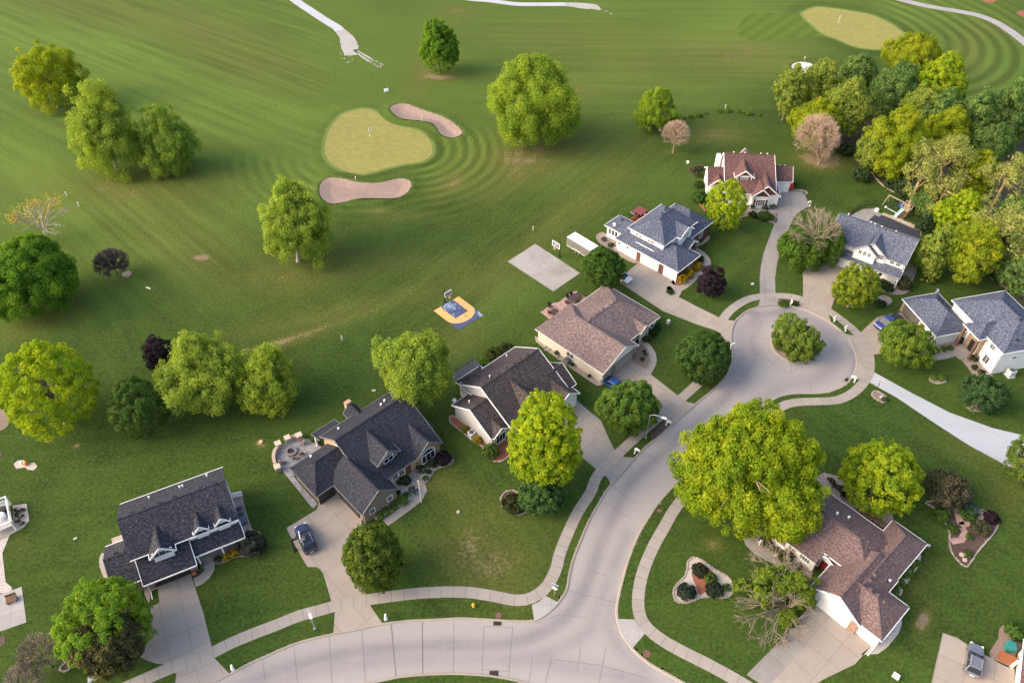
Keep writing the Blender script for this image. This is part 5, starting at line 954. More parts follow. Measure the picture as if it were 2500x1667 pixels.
# --- E: blue-grey hips, white and brick
h = House('suburban_house', 'white and brick two-storey house with blue-grey hip roofs and a triple garage', (20.34, 126.85), -44.06, R_BLUE, SIDING_WHITE)
h.roof(0, 15.2, -7.4, 0, 2.8, 5.0, 'u', h1=3.6, h0=3.6); h.roof(-4.3, 1.5, -6.85, -2.05, 2.8, 4.3, 'u', h0=2.4, rake=(1, 0)); h.roof(1.62, 10.3, -12.8, -1.7, 5.4, 8.1, 'v', h0=4.3, h1=4.3); h.roof(7.0, 11.15, -10.4, -5.75, 5.4, 6.9, 'u', rake=(0, 1))
h.roof(2.0, 11.25, -17.3, -9.5, 3.5, 6.6, 'u', h0=3.6, h1=3.6, wall=BRICK); h.roof(9.5, 12.6, -10.4, -7.0, 2.9, 4.0, 'u', wallb=False, rake=(0, 1))
h.box(13.0, 14.85, -7.05, -.45, 0, 2.55, BRICK); h.trim.bar(h.P(4.2, -1.05, 3.62), h.P(8.6, -1.05, 3.62), .1, .1)
for u, w_ in ((8.4, 4.4), (12.9, 2.4)): h.gdoor('F', u, -.4, w_, 2.2)
for u in (5.75, 11.15): h.door('F', u, -.4, plain('brown_service_door', (.17, .075, .055), .5), .95, 2.15)
for u in (.9, 2.9): h.window('F', u, -.4, 1.9, .45, .75, 1, 1)
for u in (3.7, 4.5, 6.6, 7.4): h.window('F', u, -2.1, 4.6, .62, .75, 2, 2)
for u in (-3.1, -2.3, -1.5): h.window('F', u, -2.45, 1.7, .6, 1.3, 1, 1)
h.window('R', 10.87, -8.6, 4.9, .5, 1.2, 1, 2); h.window('R', 10.87, -7.7, 4.9, .5, 1.2, 1, 2); h.window('R', 14.9, -4.6, 1.5, 1.0, 1.4, 1, 2); h.window('R', 10.87, -14.0, 1.9, 1.1, 1.5, 2, 2); h.door('R', 10.5, -9.0, BLACK, 1.2)
for v in (-10.1, -7.3): h.post(12.3, v, 0, 2.8, .38, BRICK_TAN)
h.vents([(5.6, -6.9, 8.0), (5.4, -8.2, 8.0), (5.0, -8.9, 7.9), (6.3, -5.4, 7.7), (11.0, -3.9, 4.9), (-1.6, -4.2, 4.2), (4.6, -13.2, 6.3)], BLACK, d=(.36, .36, .16)); h.pipes([(5.8, -10.4, 7.1)], BLACK)
h.downspout(14.8, -.5, 2.7, 'F', .3); h.downspout(.3, -.5, 2.7, 'L', .8); dk = MB().box(h.P(-.6, -10.2, .55), (4.4, 4.4, .2))
for a, b in (((-2.8, -12.4), (1.5, -12.4)), ((-2.8, -8.0), (-2.8, -12.4)), ((-2.8, -8.0), (-.5, -8.0))): dk.bar(h.P(*a, 1.5), h.P(*b, 1.5), .12, .1).bar(h.P(*a, 1.05), h.P(*b, 1.05), .06, .8)
h.part(dk, 'deck', WOOD_RED); h.done()
# --- F: red roof
h = House('suburban_house', 'white house with red shingle roof and brown-shaked gables at the end of the long driveway', (45.34, 150.03), -5.2, R_RED, SIDING_WHITE)
h.roof(.3, 11.0, -4.7, 7.85, 3.5, 7.2, 'u', rp=-1.5, ze1=3.2); h.roof(-3.05, 1.5, -2.4, 4.85, 2.8, 5.2, 'u', rp=1.2, rake=(1, 0)); h.roof(2.3, 6.4, 0, 4.9, 5.25, 6.85, 'v', z0=3.5); h.roof(-2.7, 1.1, 1.2, 5.0, 2.8, 4.5, 'v')
h.roof(5.9, 11.85, 0.5, 8.15, 3.0, 5.5, 'v'); h.roof(5.65, 10.1, 3, 8.7, 2.95, 4.9, 'v'); h.roof(10.0, 15.4, -4.0, 1.85, 2.8, 4.9, 'u', rp=-1.1, rake=(0, 1)); h.roof(4.1, 6.5, -4.4, -1.6, 5.2, 6.9, 'v', rake=(1, 0))
def gable_shakes(h, u0, u1, v, z0, z1):
    m = (u0 + u1) / 2; vs = [h.P(u0, v, z0), h.P(u1, v, z0), h.P(m, v, z1)]; h.part(MB().add(vs + [(x, y - .05, z) for x, y, z in vs], [(0, 1, 2), (3, 5, 4), (0, 3, 4, 1), (1, 4, 5, 2), (2, 5, 3, 0)]), 'gable_shakes', SHAKE)
gable_shakes(h, 3.0, 5.7, 4.62, 5.55, 6.55); gable_shakes(h, -2.2, .6, 4.72, 3.05, 4.25); gable_shakes(h, 6.6, 11.1, 7.87, 3.3, 5.2); gable_shakes(h, 6.3, 9.4, 8.42, 3.15, 4.55)
SH = plain('plum_shutter', (.075, .03, .035), .5)
h.window('F', 4.35, 4.62, 4.75, 1.5, .95, 4, 3, SH); h.window('F', 7.9, 8.42, 1.55, 1.9, 1.5, 4, 4, SH); h.window('F', -.8, 4.72, 1.6, 1.4, 1.3, 2, 3, SH); h.window('L', -2.75, 2.2, 3.4, .5, .9, 1, 1); h.window('L', .6, -5.0, 3.4, 1.0, 1.0, 2, 2)
h.gdoor('F', 13.6, 1.45, 2.4, 2.1); h.pipes([(2.4, -1.9, 6.9), (4.8, -1.9, 6.9), (8.2, -2.1, 6.8), (9.6, -2.1, 6.8)], TRIM, .1, .4); h.pipes([(12.6, -1.4, 4.6), (13.8, -1.4, 4.6)], TRIM, .1, .3)
h.box(-.6, .25, -4.6, -2.6, 0, 5.2, SIDING_WHITE); h.downspout(11.5, 7.7, 3, 'F', .3); h.done()
# --- G: white twin gables
h = House('suburban_house', 'white twin-gabled house with long slate-blue roof and fenced pool behind', (70.48, 129.28), -35.12, R_BLUE2 := shingles('slate_blue_shingles', (.075, .09, .14), (.12, .14, .20), (.18, .19, .23)), SIDING_WHITE, GREYTRIM)
h.roof(-4.9, 10.0, .3, 10.0, 5.2, 8.0, 'u'); h.roof(.45, 6.65, 4, 10.1, 5.2, 7.5, 'v'); h.roof(.25, 5.0, 5, 10.75, 5.2, 7.05, 'v'); h.shed(-2.3, 10.0, 9.5, 11.1, 3.9, 2.8)
h.box(-2.1, 1.9, 8, 10.0, 0, 3.0); h.gdoor('F', -.6, 10.02, 3.6, 2.2); h.box(1.9, 9.7, 9.6, 11.0, -.1, .12, CONC)
for u, c_ in ((1.75, 2), (2.6, 2), (3.45, 2)): h.window('F', u, 10.45, 5.0, .62, .95, 2, 4)
h.window('F', 5.3, 9.82, 5.0, 1.3, 1.0, 4, 3); h.window('F', 7.6, 9.58, 4.6, .75, .8, 2, 2); h.window('F', 8.7, 9.58, 4.6, .75, .8, 2, 2); h.window('F', 6.2, 9.6, 1.5, 1.4, 1.4, 2, 2); h.door('F', 3.4, 9.6, MATS['dark_door'])
for u in (4.2, 7.0, 9.75): h.post(u, 10.8, .1, 2.75, .22)
h.vents([(u, 5.0, 7.85) for u in (1.2, 2.5, 3.9, 5.3, 6.7, 8.1)], BLACK, d=(.42, .34, .12)); h.pipes([(-3.8, 1.3, 5.9), (1.6, 2.6, 6.5), (.7, 2.0, 6.2), (2.9, 2.6, 6.5), (5.6, 2.4, 6.4)], TRIM, .11, .3); h.downspout(9.8, 9.9, 5.0, 'R', 2.4); h.done()
# --- H: blue roof, stone entry, right edge
h = House('suburban_house', 'white house with stone entrance and blue-grey hip roofs at the right edge', (70.76, 108.77), -76.6, R_BLUE, SIDING_WHITE)
h.roof(0, 10.2, -7.3, 0, 2.8, 5.0, 'u', h0=3.4, h1=3.4); h.roof(4.75, 18.5, -16.5, -5.75, 5.4, 8.1, 'u', h0=4.5, h1=4.5); h.roof(10.45, 14.55, -9.5, -4.1, 5.2, 6.7, 'v', h1=2.1, wall=STONE_WALL, wallb=False)
h.box(10.9, 14.2, -6.6, -5.95, 0, 5.0, STONE_WALL); h.post(10.8, -4.5, .3, 5.0, .36, WOOD); h.post(14.2, -4.5, .3, 5.0, .36, WOOD); h.box(10.6, 14.4, -5.9, -4.2, -.1, .3, CONC)
for k in range(3): h.box(11.2, 13.8, -4.2 + .35 * k, -3.85 + .35 * k, -.1, .24 - .08 * k, CONC)
h.door('F', 12.4, -5.95, BLACK, 1.1, 2.3, .3); h.window('F', 13.4, -5.95, 1.6, .5, 1.9, 1, 3); h.window('F', 15.9, -6.16, 4.4, 1.1, .95, 2, 3); h.window('F', 16.0, -6.16, 1.6, 1.2, 1.5, 2, 3)
h.gdoor('F', 3.0, -.42, 4.6, 2.3, plain('painted_garage_shade', (.09, .085, .08), .8)); h.gdoor('F', 7.4, -.42, 2.4, 2.3); h.part(MB().box(h.P(.42, -.6, 1.25), (.5, .5, 2.5)), 'stone_pier', STONE_WALL); h.part(MB().box(h.P(5.8, -.6, 1.25), (.6, .5, 2.5)), 'stone_pier', STONE_WALL)  # wide dark panel paints the shade inside the open garage, not a closed door
h.vents([(3.4, -4.3, 4.85), (4.4, -4.3, 4.85), (5.4, -4.3, 4.85), (6.4, -4.2, 4.85), (9.4, -11.6, 7.9), (10.3, -11.6, 7.9), (11.2, -11.6, 7.9), (12.1, -11.6, 7.9), (13.0, -11.6, 7.9), (14.2, -10.9, 8.0), (17.0, -9.0, 6.4)], BLACK, d=(.36, .36, .14)); h.pipes([(7.6, -14.3, 6.4)], BLACK); h.window('R', 18.1, -9, 3.4, 1.0, .6, 2, 1); h.downspout(18.0, -6.1, 5.3, 'F', .8); h.done()
# --- I: rosy brown hips, bottom right
h = House('suburban_house', 'white ranch house with rosy brown hip roof, bottom right, beside the wide driveway', (53.07, 62.08), -48.04, R_ROSE, SIDING_WHITE)
h.roof(-11.5, -3.4, 2.6, 13.95, 2.8, 5.6, 'u', h0=5.2, rp=8.3, rake=(1, 0)); h.roof(-3.7, 3.4, 2.62, 12.2, 2.78, 5.57, 'u', h1=4.6, rp=8.3, ze1=3.6, rake=(0, 0), eaves=(1, 1)); h.roof(0, 5.05, 0, 15.0, 2.8, 4.75, 'v', h0=2.6, rake=(1, 0)); h.roof(-2.0, 5.2, 8.0, 17.4, 2.82, 5.25, 'v'); h.roof(1.5, 8.05, 10.4, 17.1, 2.78, 4.95, 'u', h1=3.3, rake=(0, 1))
h.gdoor('F', 1.75, 17.12, 4.3, 2.2); h.gdoor('F', 6.55, 16.7, 2.0, 2.2); h.part(MB().box(h.P(4.5, 16.9, 1.2), (1.0, .5, 2.4)), 'brick_panel', BRICK_TAN)
h.wmb(SIDING_WHITE); h.box(-9.85, -7.62, 12.9, 13.6, .1, 2.55); h.box(-6.35, -3.55, 12.9, 13.5, .1, 2.55); h.window('F', -8.7, 13.6, 1.6, 1.5, 1.2, 4, 3); h.window('F', -5.0, 13.5, 1.7, 1.5, 1.0, 4, 3)
for a_, b_ in ((-11.0, -9.95), (-7.52, -6.45)): h.part(MB().box(h.P((a_ + b_) / 2, 13.5, 1.25), (b_ - a_, .12, 2.4)), 'brick_panel', BRICK_TAN)
h.roof(-4.25, -1.35, 9.5, 12.5, 2.75, 3.6, 'v', ov=.25); h.door('F', -2.85, 12.21, plain('red_door', (.17, .022, .018), .4), .95, 2.1); h.window('F', -3.65, 12.2, 1.3, .45, 1.7, 1, 4); h.window('F', -2.05, 12.2, 1.3, .4, 1.7, 1, 4)
h.vents([(-5.0, 7.6, 5.2), (-3.8, 7.6, 5.2), (-2.0, 7.6, 5.2), (-1.0, 7.6, 5.2), (-.2, 7.6, 5.0), (2.9, 11.2, 4.9), (2.9, 12.4, 5.0), (3.6, 13.4, 4.85), (4.6, 13.4, 4.8), (5.6, 13.4, 4.5)], R_ROSE, d=(.4, .4, .18)); h.vents([(4.3, 9.6, 3.3)], BLACK); h.pipes([(-5.4, 6.6, 4.9), (-4.1, 5.6, 4.4), (4.5, 9.3, 3.2)], TRIM, .13, .35); h.downspout(7.75, 16.9, 2.7, 'F', 1.3); h.downspout(-7.0, 13.5, 2.6, 'F', .9)
h.done()
# --- K: corner of a house at the bottom right edge
c0 = W('R', 893, 1292, 2.8); c1 = W('R', 862, 1590, 2.8); dd = c1 - c0; ang = math.degrees(math.atan2(dd[1], dd[0])) + 90
h = House('suburban_house', 'white house mostly outside the picture at the bottom right corner, dark red roof edge', (*c0, 0), ang, R_RED, SIDING_WHITE)
h.roof(0, 13, 0, 10.5, 2.8, 5.6, 'u', h0=4); h.window('L', .42, 2.5, 1.5, .7, .8, 1, 1); h.done()
# ================================================================== BEDS, BORDERS AND SHRUBS
YEL = ((.42, .27, .008), (.60, .40, .012)); DG = ((.040, .075, .012), (.065, .11, .016)); MG = ((.07, .14, .015), (.12, .21, .02)); LG = ((.11, .20, .015), (.19, .28, .02)); VD = ((.028, .045, .018), (.05, .07, .028)); PUR = ((.035, .018, .02), (.07, .03, .034)); OL = ((.09, .095, .03), (.15, .15, .045)); BLG = ((.075, .12, .075), (.11, .17, .10))
# house A
bed(WS('A', [(1350, 385), (1445, 372), (1475, 470), (1510, 600), (1545, 715), (1470, 740), (1430, 650), (1385, 500)]), ROCK, edge=None); tag(edging('stone_edging', WS('A', [(1435, 372), (1462, 460), (1500, 590), (1545, 720)]), False), 'pale stone edging along the bed right of the dark navy roofed house', 'edging')
bed(WS('A', [(1175, 1010), (1230, 985), (1290, 950), (1420, 880), (1480, 740), (1560, 720), (1625, 760), (1635, 850), (1590, 930), (1520, 965), (1420, 970), (1300, 1015), (1220, 1040)]), MULCH, edge=EDGING, lab='curving pale stone edging before the porch of the navy roofed house')
bed(WS('A', [(1030, 1040), (1080, 1020), (1098, 1060), (1090, 1110), (1050, 1150), (985, 1180), (990, 1120)]), MULCH)
shrub('shrub', 'large grey-green budding shrub at the porch end of the navy roofed house', 'A', 1530, 830, 4.4, 'olive', ((.05, .055, .03), (.12, .115, .06)), .75, 1.3)
shrub('flowering_shrub', 'yellow flowering bush before the white porch, left of the pair', 'A', 1310, 970, 1.5, tint=YEL, group='yellow bushes at the porch'); shrub('flowering_shrub', 'yellow flowering bush before the white porch, right of the pair', 'A', 1385, 935, 1.5, tint=YEL, group='yellow bushes at the porch'); shrub('shrub', 'small dark green bush at the left end of the porch bed', 'A', 1225, 995, 1.2, tint=DG)
shrub('shrub', 'round clipped green bush in the small bed beside the brown garage door', 'A', 1065, 1105, .7, tint=MG); shrub('shrub', 'greyish clump at the top of the small bed beside the brown garage door', 'A', 1062, 1050, .8, tint=OL)
# house B
bed(WS('B', [(1270, 980), (1340, 930), (1400, 950), (1450, 1010), (1490, 1080), (1480, 1120), (1400, 1190), (1300, 1250), (1180, 1330), (1090, 1370), (1060, 1340), (1290, 1190), (1260, 1080)]), ROCK_PALE)
bed(WS('B', [(1450, 880), (1560, 830), (1690, 760), (1760, 730), (1820, 770), (1825, 820), (1770, 850), (1690, 870), (1640, 900), (1610, 960), (1560, 1015), (1530, 1000), (1490, 950)]), ROCK_PALE, edge=EDGING, lab='stone edging of the rock bed under the arched window')
for x, y, d, t, lb in [(1130, 1330, 1.35, LG, 'first of four bright round bushes along the brick garage wall, nearest the driveway'), (1190, 1282, 1.4, LG, 'second bright round bush along the brick garage wall'), (1260, 1230, 1.3, LG, 'third bright round bush along the brick garage wall'), (1345, 1165, 1.9, LG, 'largest bright round bush beside the front walk of the taupe house'),
  (1375, 985, 1.8, DG, 'dark round bush left of the front door walk of the taupe house'), (1300, 985, 1.4, VD, 'dark low bush in the corner by the garage gable'), (1300, 1100, 1.0, DG, 'small dark bush at the garage gable corner'), (1440, 1085, 1.6, BLG, 'blue-grey creeping juniper inside the curved walk'), (1375, 1125, 1.0, MG, 'small green bush in the rocks inside the curved walk'),
  (1520, 880, 1.6, DG, 'dark round bush right of the front door walk of the taupe house'), (1620, 810, 1.7, OL, 'olive bush under the tall arched window'), (1595, 905, .9, DG, 'small dark bush in the rocks right of the front walk'), (1565, 965, 1.0, MG, 'little round bush at the tip of the rock bed'), (1650, 850, .8, DG, 'tiny dark bush below the olive bush')]:
    shrub('shrub', lb, 'B', x, y, d, tint=t, group='bushes of the taupe house')
shrub('plum_shrub', 'dark purple weeping bush at the corner of the taupe house', 'B', 1735, 755, 2.9, 'purple', PUR, .7)
# paver patio of B
slab('patio', spline(WS('B', [(190, 890), (140, 800), (140, 720), (185, 655), (265, 610), (370, 588), (480, 600), (560, 660), (560, 720), (420, 820), (290, 880), (310, 960), (420, 1090), (530, 1215), (490, 1258), (350, 1090)]), 1.0, True), .04, PAVER, RB)
# house C
bed(WS('C', [(155, 920), (200, 930), (330, 1040), (480, 1170), (560, 1200), (700, 1130), (735, 1180), (740, 1260), (700, 1320), (640, 1358), (560, 1350), (490, 1310), (465, 1220), (400, 1180), (260, 1070), (155, 985)]), MULCH_RED, edge=EDGING, lab='edging of the red mulch bed round the lilac-grey house')
shrub('hedge_bush', 'barrel-shaped clipped green bush at the corner of the lilac-grey house', 'C', 540, 1255, 2.7, tint=MG, h=1.0); shrub('flowering_shrub', 'yellow-green leafy bush left of the air conditioner', 'C', 290, 1045, 1.6, 'ash', ((.20, .20, .02), (.34, .28, .02)), .8); shrub('flowering_shrub', 'yellow flowering bush right of the air conditioner of the lilac-grey house', 'C', 415, 1145, 1.6, tint=YEL)
shrub('shrub', 'round bright bush behind the plum-grey roof, larger of two', 'C', 480, 415, 2.0, tint=LG); shrub('shrub', 'small bright bush behind the plum-grey roof, smaller of two', 'C', 375, 480, 1.3, tint=LG); shrub('hedge', 'loose dark yellow-green hedge behind the deck of the lilac-grey house, left part', 'C', 570, 310, 3.4, 'olive', ((.07, .085, .014), (.12, .13, .02)), .5); shrub('hedge', 'loose dark yellow-green hedge behind the deck of the lilac-grey house, right part', 'C', 690, 255, 3.4, 'olive', ((.07, .085, .014), (.12, .13, .02)), .5)
bed(WS('C', [(175, 610), (430, 420), (460, 445), (240, 620)]), MULCH_TAN, smooth=False)
# house D
bed(WS('H1', [(335, 1060), (390, 1085), (960, 1490), (975, 1530), (930, 1535), (800, 1450), (600, 1310), (450, 1200), (345, 1110)]), ROCK, smooth=False); slab('patio', WS('H1', [(390, 832), (510, 745), (560, 738), (690, 640), (735, 630), (830, 695), (800, 740), (640, 800), (480, 900)]), .04, PAVER_RED, RD)
bed(WS('H1', [(1290, 1120), (1360, 1140), (1420, 1200), (1440, 1280), (1425, 1340), (1390, 1382), (1330, 1340), (1275, 1295), (1280, 1200)]), MULCH_TAN, edge=EDGING, lab='stone edging of the round bed by the cream house garage')
for x, y, d, t, lb in [(1400, 1070, 1.9, DG, 'clipped dark bush nearest the porch of the cream house'), (1465, 1022, 1.8, DG, 'middle clipped dark bush beside the cream house'), (1510, 968, 1.7, DG, 'clipped dark bush farthest from the porch of the cream house'), (1310, 1110, 1.3, DG, 'low dark bush at the porch step of the cream house'), (1382, 1210, .8, DG, 'top small bush in the round mulch bed'), (1365, 1280, .9, MG, 'lower small bush in the round mulch bed'), (1395, 1235, .7, MG, 'tiny bush in the middle of the round mulch bed'), (548, 1218, 1.0, DG, 'small dark bush by the first window well of the cream house'), (700, 1330, .8, DG, 'small bush right of the grey air conditioner'), (855, 1440, .7, DG, 'small bush near the front corner of the cream wall')]:
    shrub('shrub', lb, 'H1', x, y, d, tint=t, group='bushes of the cream house')
# house E
bed(WS('H2', [(300, 660), (360, 620), (420, 650), (545, 725), (560, 800), (810, 960), (790, 1010), (700, 970), (520, 870), (400, 800), (310, 720)]), ROCK, edge=EDGING, lab='stone edging of the bed left of the triple garage'); bed(WS('H2', [(1240, 1250), (1290, 1215), (1400, 1180), (1560, 1060), (1640, 960), (1670, 990), (1640, 1060), (1540, 1160), (1400, 1260), (1310, 1290)]), MULCH_RED)
bed(WS('H2', [(1190, 1310), (1230, 1300), (1280, 1350), (1283, 1395), (1260, 1408), (1215, 1380), (1188, 1340)]), MULCH); shrub('ground_cover_plant', 'low dark plant filling the small oval bed in the driveway', 'H2', 1235, 1350, 1.7, tint=DG, h=.3)
for x, y, lb in [(1390, 1205, 'yellow flowering bush nearest the garage corner of the brick wall'), (1482, 1135, 'middle of three yellow flowering bushes at the brick wall'), (1583, 1045, 'yellow flowering bush farthest along the brick wall')]: shrub('flowering_shrub', lb, 'H2', x, y, 2.1, tint=YEL, group='yellow bushes at the brick wall', h=1.0)
shrub('shrub', 'dark bush before the brick wall past the yellow bushes', 'H2', 1615, 945, 1.7, tint=DG); shrub('shrub', 'pale green bush under the three sunroom windows', 'H2', 390, 690, 1.3, tint=BLG, h=.6); shrub('shrub', 'brownish low bush left of the white garage side wall', 'H2', 480, 760, 1.5, tint=OL, h=.6)
bed(WS('H2', [(1545, 780), (1640, 740), (1700, 670), (1730, 650), (1735, 700), (1660, 760), (1570, 800)]), SOIL)
# house F
bed(WS('H3', [(800, 900), (900, 860), (1280, 870), (1290, 1000), (1255, 1025), (1190, 1000), (1090, 945), (1000, 925), (890, 935), (800, 970)]), MULCH_TAN, smooth=False); tag(edging('stone_edging', WS('H3', [(790, 970), (890, 930), (1010, 925), (1100, 950), (1190, 1000), (1260, 1025)]), False), 'long curved edging of the flower bed before the red roofed house', 'edging')
for x, y, d, t, lb in [(980, 800, 1.5, DG, 'left clipped bush under the shuttered front window'), (1140, 808, 1.6, DG, 'middle clipped bush under the shuttered front window'), (1238, 795, 1.5, MG, 'right round bush at the corner of the shuttered front wall'), (1140, 900, 3.0, MG, 'wide low green perennial clump in the flower bed of the red roofed house'), (985, 890, 2.0, DG, 'dark grassy clump in the flower bed of the red roofed house'), (1210, 930, 2.0, MG, 'right green perennial clump beside the pale boulder'), (300, 510, 2.4, DG, 'tall dark bush at the left white wall of the red roofed house'), (300, 645, 4.0, MG, 'broad green bush left of the bright lime tree'), (1500, 530, 1.4, VD, 'dark bush behind the red bin')]:
    shrub('shrub', lb, 'H3', x, y, d, tint=t, group='bushes of the red roofed house', h=.6 if d > 1.7 else .85)
bed(WS('H3', [(1490, 590), (1600, 590), (1670, 610), (1685, 650), (1640, 655), (1600, 612), (1500, 608)]), ROCK); bed(WS('H3', [(270, 720), (300, 740), (390, 860), (370, 870), (300, 790)]), MULCH_RED); bed(WS('H3', [(160, 350), (210, 290), (340, 270), (340, 330), (300, 430), (240, 400)]), MULCH)
for x_, y_, lb_ in [(235, 320, 'left grey-green plant in the bed beside the post-mounted satellite dish'), (300, 300, 'right grey-green plant in the bed beside the post-mounted satellite dish'), (290, 380, 'lowest grey-green plant in the bed beside the post-mounted satellite dish')]: shrub('shrub', lb_, 'H3', x_, y_, 2.0, tint=OL, h=.5); bed(WS('H3', [(520, 1040), (570, 1030), (610, 1050), (600, 1078), (540, 1070)]), MULCH)
# house G
bed(WS('H4', [(1550, 1320), (1620, 1360), (1730, 1330), (1800, 1240), (1900, 1040), (2010, 1060), (1990, 1180), (1900, 1370), (1820, 1405), (1720, 1400), (1620, 1370), (1540, 1340)]), ROCK, edge=EDGING, lab='stone edging of the bed at the porch of the white twin-gabled house', smooth=False)
for x, y, d, t, lb in [(1585, 1265, 2.4, DG, 'left of two dark clipped bushes before the white porch'), (1665, 1298, 2.4, DG, 'right of two dark clipped bushes before the white porch'), (1870, 1250, 3.2, OL, 'loose reddish-green bush in the rock bed at the porch corner')]: shrub('shrub', lb, 'H4', x, y, d, tint=t, group='bushes of the twin-gabled house')
bed(WS('H4', [(1500, 1480), (1560, 1435), (1640, 1430), (1700, 1470), (1690, 1520), (1620, 1545), (1550, 1530)]), ROCK, edge=EDGING, lab='stone ring of the oval bed left of the blue roofed house'); shrub('ground_cover_plant', 'green plants filling the left half of the oval stone-ringed bed', 'H4', 1585, 1490, 2.4, tint=DG, h=.35)
# house H
bed(WS('H5', [(1200, 1000), (1500, 950), (1500, 1060), (1400, 1100), (1200, 1135), (1160, 1100)]), ROCK, smooth=False); bed(WS('H5', [(1500, 1130), (1640, 1150), (1760, 1180), (1930, 1370), (1960, 1400), (1750, 1400), (1690, 1370), (1600, 1250)]), ROCK, smooth=False)
for x, y, d, t, lb in [(1185, 1085, 1.3, DG, 'first small bush in the rocks along the front walk of the stone-entry house'), (1240, 1068, 1.2, DG, 'second small bush along the front walk of the stone-entry house'), (1330, 1050, 1.2, MG, 'third small bush along the front walk of the stone-entry house'), (1408, 1035, 1.2, MG, 'fourth small bush along the front walk of the stone-entry house'), (1530, 920, 1.9, VD, 'dark bush in the corner beside the left wooden column'), (1720, 1165, 1.5, DG, 'bush at the right foot of the stone entrance'), (1725, 1285, 1.2, DG, 'single low bush in the rocks below the white wall'), (1820, 1350, 1.3, DG, 'low bush at the corner of the white wall')]:
    shrub('shrub', lb, 'H5', x, y, d, tint=t, group='bushes of the stone-entry house')
bed(WS('H5', [(1140, 1440), (1200, 1370), (1300, 1390), (1355, 1440), (1340, 1480), (1240, 1500), (1160, 1470)]), ROCK, edge=EDGING, lab='stone ring on the lawn of the stone-entry house'); shrub('shrub', 'left yellow-green bush in the stone ring on the lawn', 'H5', 1210, 1390, 1.7, tint=LG, h=.7); shrub('shrub', 'right yellow-green bush in the stone ring on the lawn', 'H5', 1310, 1405, 1.7, tint=LG, h=.7)
bed(WS('H5', [(655, 1165), (710, 1130), (780, 1150), (800, 1190), (740, 1222), (680, 1210)]), ROCK, edge=EDGING, lab='stone ring round the foot of the feathery light green tree')
bed(WS('S3', [(1570, 1410), (1600, 1385), (1680, 1400), (1800, 1470), (1960, 1560), (2050, 1640), (1900, 1640), (1720, 1540), (1600, 1450)]), MULCH_RED, edge=EDGING, lab='stone edging of the red mulch bed at the right edge')
for x, y, d, lb in [(1640, 1430, 2.2, 'left green clump in the red mulch bed at the right edge'), (1700, 1440, 2.4, 'upper green clump in the red mulch bed at the right edge'), (1720, 1490, 2.0, 'round dark bush in the red mulch bed at the right edge')]: shrub('shrub', lb, 'S3', x, y, d, tint=DG, h=.5)
bed(WS('F', [(2218, 935), (2250, 928), (2290, 938), (2270, 945), (2230, 944)]), ROCK)
# house I
bed(WS('T3', [(1235, 400), (1260, 350), (1330, 345), (1420, 400), (1600, 520), (1740, 650), (1700, 760), (1600, 760), (1520, 640), (1440, 590), (1340, 530), (1260, 470)]), ROCK, smooth=False)
for x, y, d, t, lb in [(1355, 450, 1.9, OL, 'rounded olive bush left of the first white bay'), (1415, 518, 1.1, MG, 'small bright bush before the first white bay'), (1508, 568, 2.3, OL, 'wide olive bush between the two white bays'), (1600, 645, 1.4, DG, 'small dark bush before the second white bay')]: shrub('shrub', lb, 'T3', x, y, d, tint=t, group='bushes before the white bays')
bed(WS('I', [(1320, 1010), (1540, 680), (1565, 720), (1550, 800), (1480, 900), (1430, 970), (1390, 1060), (1300, 1030)]), ROCK_PALE, smooth=False)
for x, y, d, lb in [(1505, 785, 1.9, 'topmost of four green bushes along the right wall of the rosy roofed house'), (1450, 855, 1.9, 'second of four green bushes along the right wall'), (1378, 945, 2.0, 'third of four green bushes along the right wall'), (1332, 1010, 1.6, 'lowest of four green bushes along the right wall')]: shrub('shrub', lb, 'I', x, y, d, tint=LG, group='bushes along the right wall')
bed(WS('I', [(1400, 1240), (1400, 1300), (1370, 1380), (1280, 1490), (1200, 1550), (1050, 1560), (1190, 1440), (1240, 1450), (1380, 1260)]), ROCK_PALE, smooth=False); bed(WS('I', [(640, 60), (740, 10), (880, 50), (1000, 180), (1160, 300), (1320, 350), (1330, 420), (1265, 510), (1000, 330), (660, 90)]), ROCK, smooth=False)
for i, (x, y, d) in enumerate([(800, 75, 1.1), (838, 120, 1.2), (890, 150, 1.2), (915, 200, 1.4)]): shrub('shrub', ('topmost', 'second', 'third', 'lowest')[i] + ' small dark bush in the rocks behind the rosy brown roof', 'I', x, y, d, tint=(VD, VD, VD, PUR)[i], group='bushes behind the rosy roof')
bed(WS('T3', [(735, 620), (760, 585), (800, 580), (850, 605), (960, 680), (1060, 740), (1095, 800), (1090, 860), (1050, 895), (980, 900), (900, 888), (830, 900), (740, 935), (680, 940), (635, 910), (622, 850), (650, 790), (720, 720)]), GRAVEL_BED := speckled('pale_gravel_bed', (.36, .31, .27), (.55, .49, .44), 5.0), edge=EDGING, lab='pale stone edging of the three-cornered bed on the corner lawn'); bed(WS('T3', [(790, 640), (850, 640), (940, 700), (930, 790), (880, 850), (830, 880), (800, 800), (770, 720)]), MULCH_RED, z=.036)
for x, y, d, lb in [(735, 830, 2.8, 'dark juniper at the left corner of the three-cornered bed'), (840, 665, 2.4, 'dark juniper at the top corner of the three-cornered bed'), (955, 815, 2.6, 'dark juniper at the right corner of the three-cornered bed'), (925, 735, 1.9, 'dark juniper between the top and right ones'), (1048, 808, 1.3, 'small brighter tuft at the right tip of the three-cornered bed')]: shrub('juniper', lb, 'T3', x, y, d, tint=VD if d > 2 else MG, h=.5, group='junipers of the three-cornered bed')
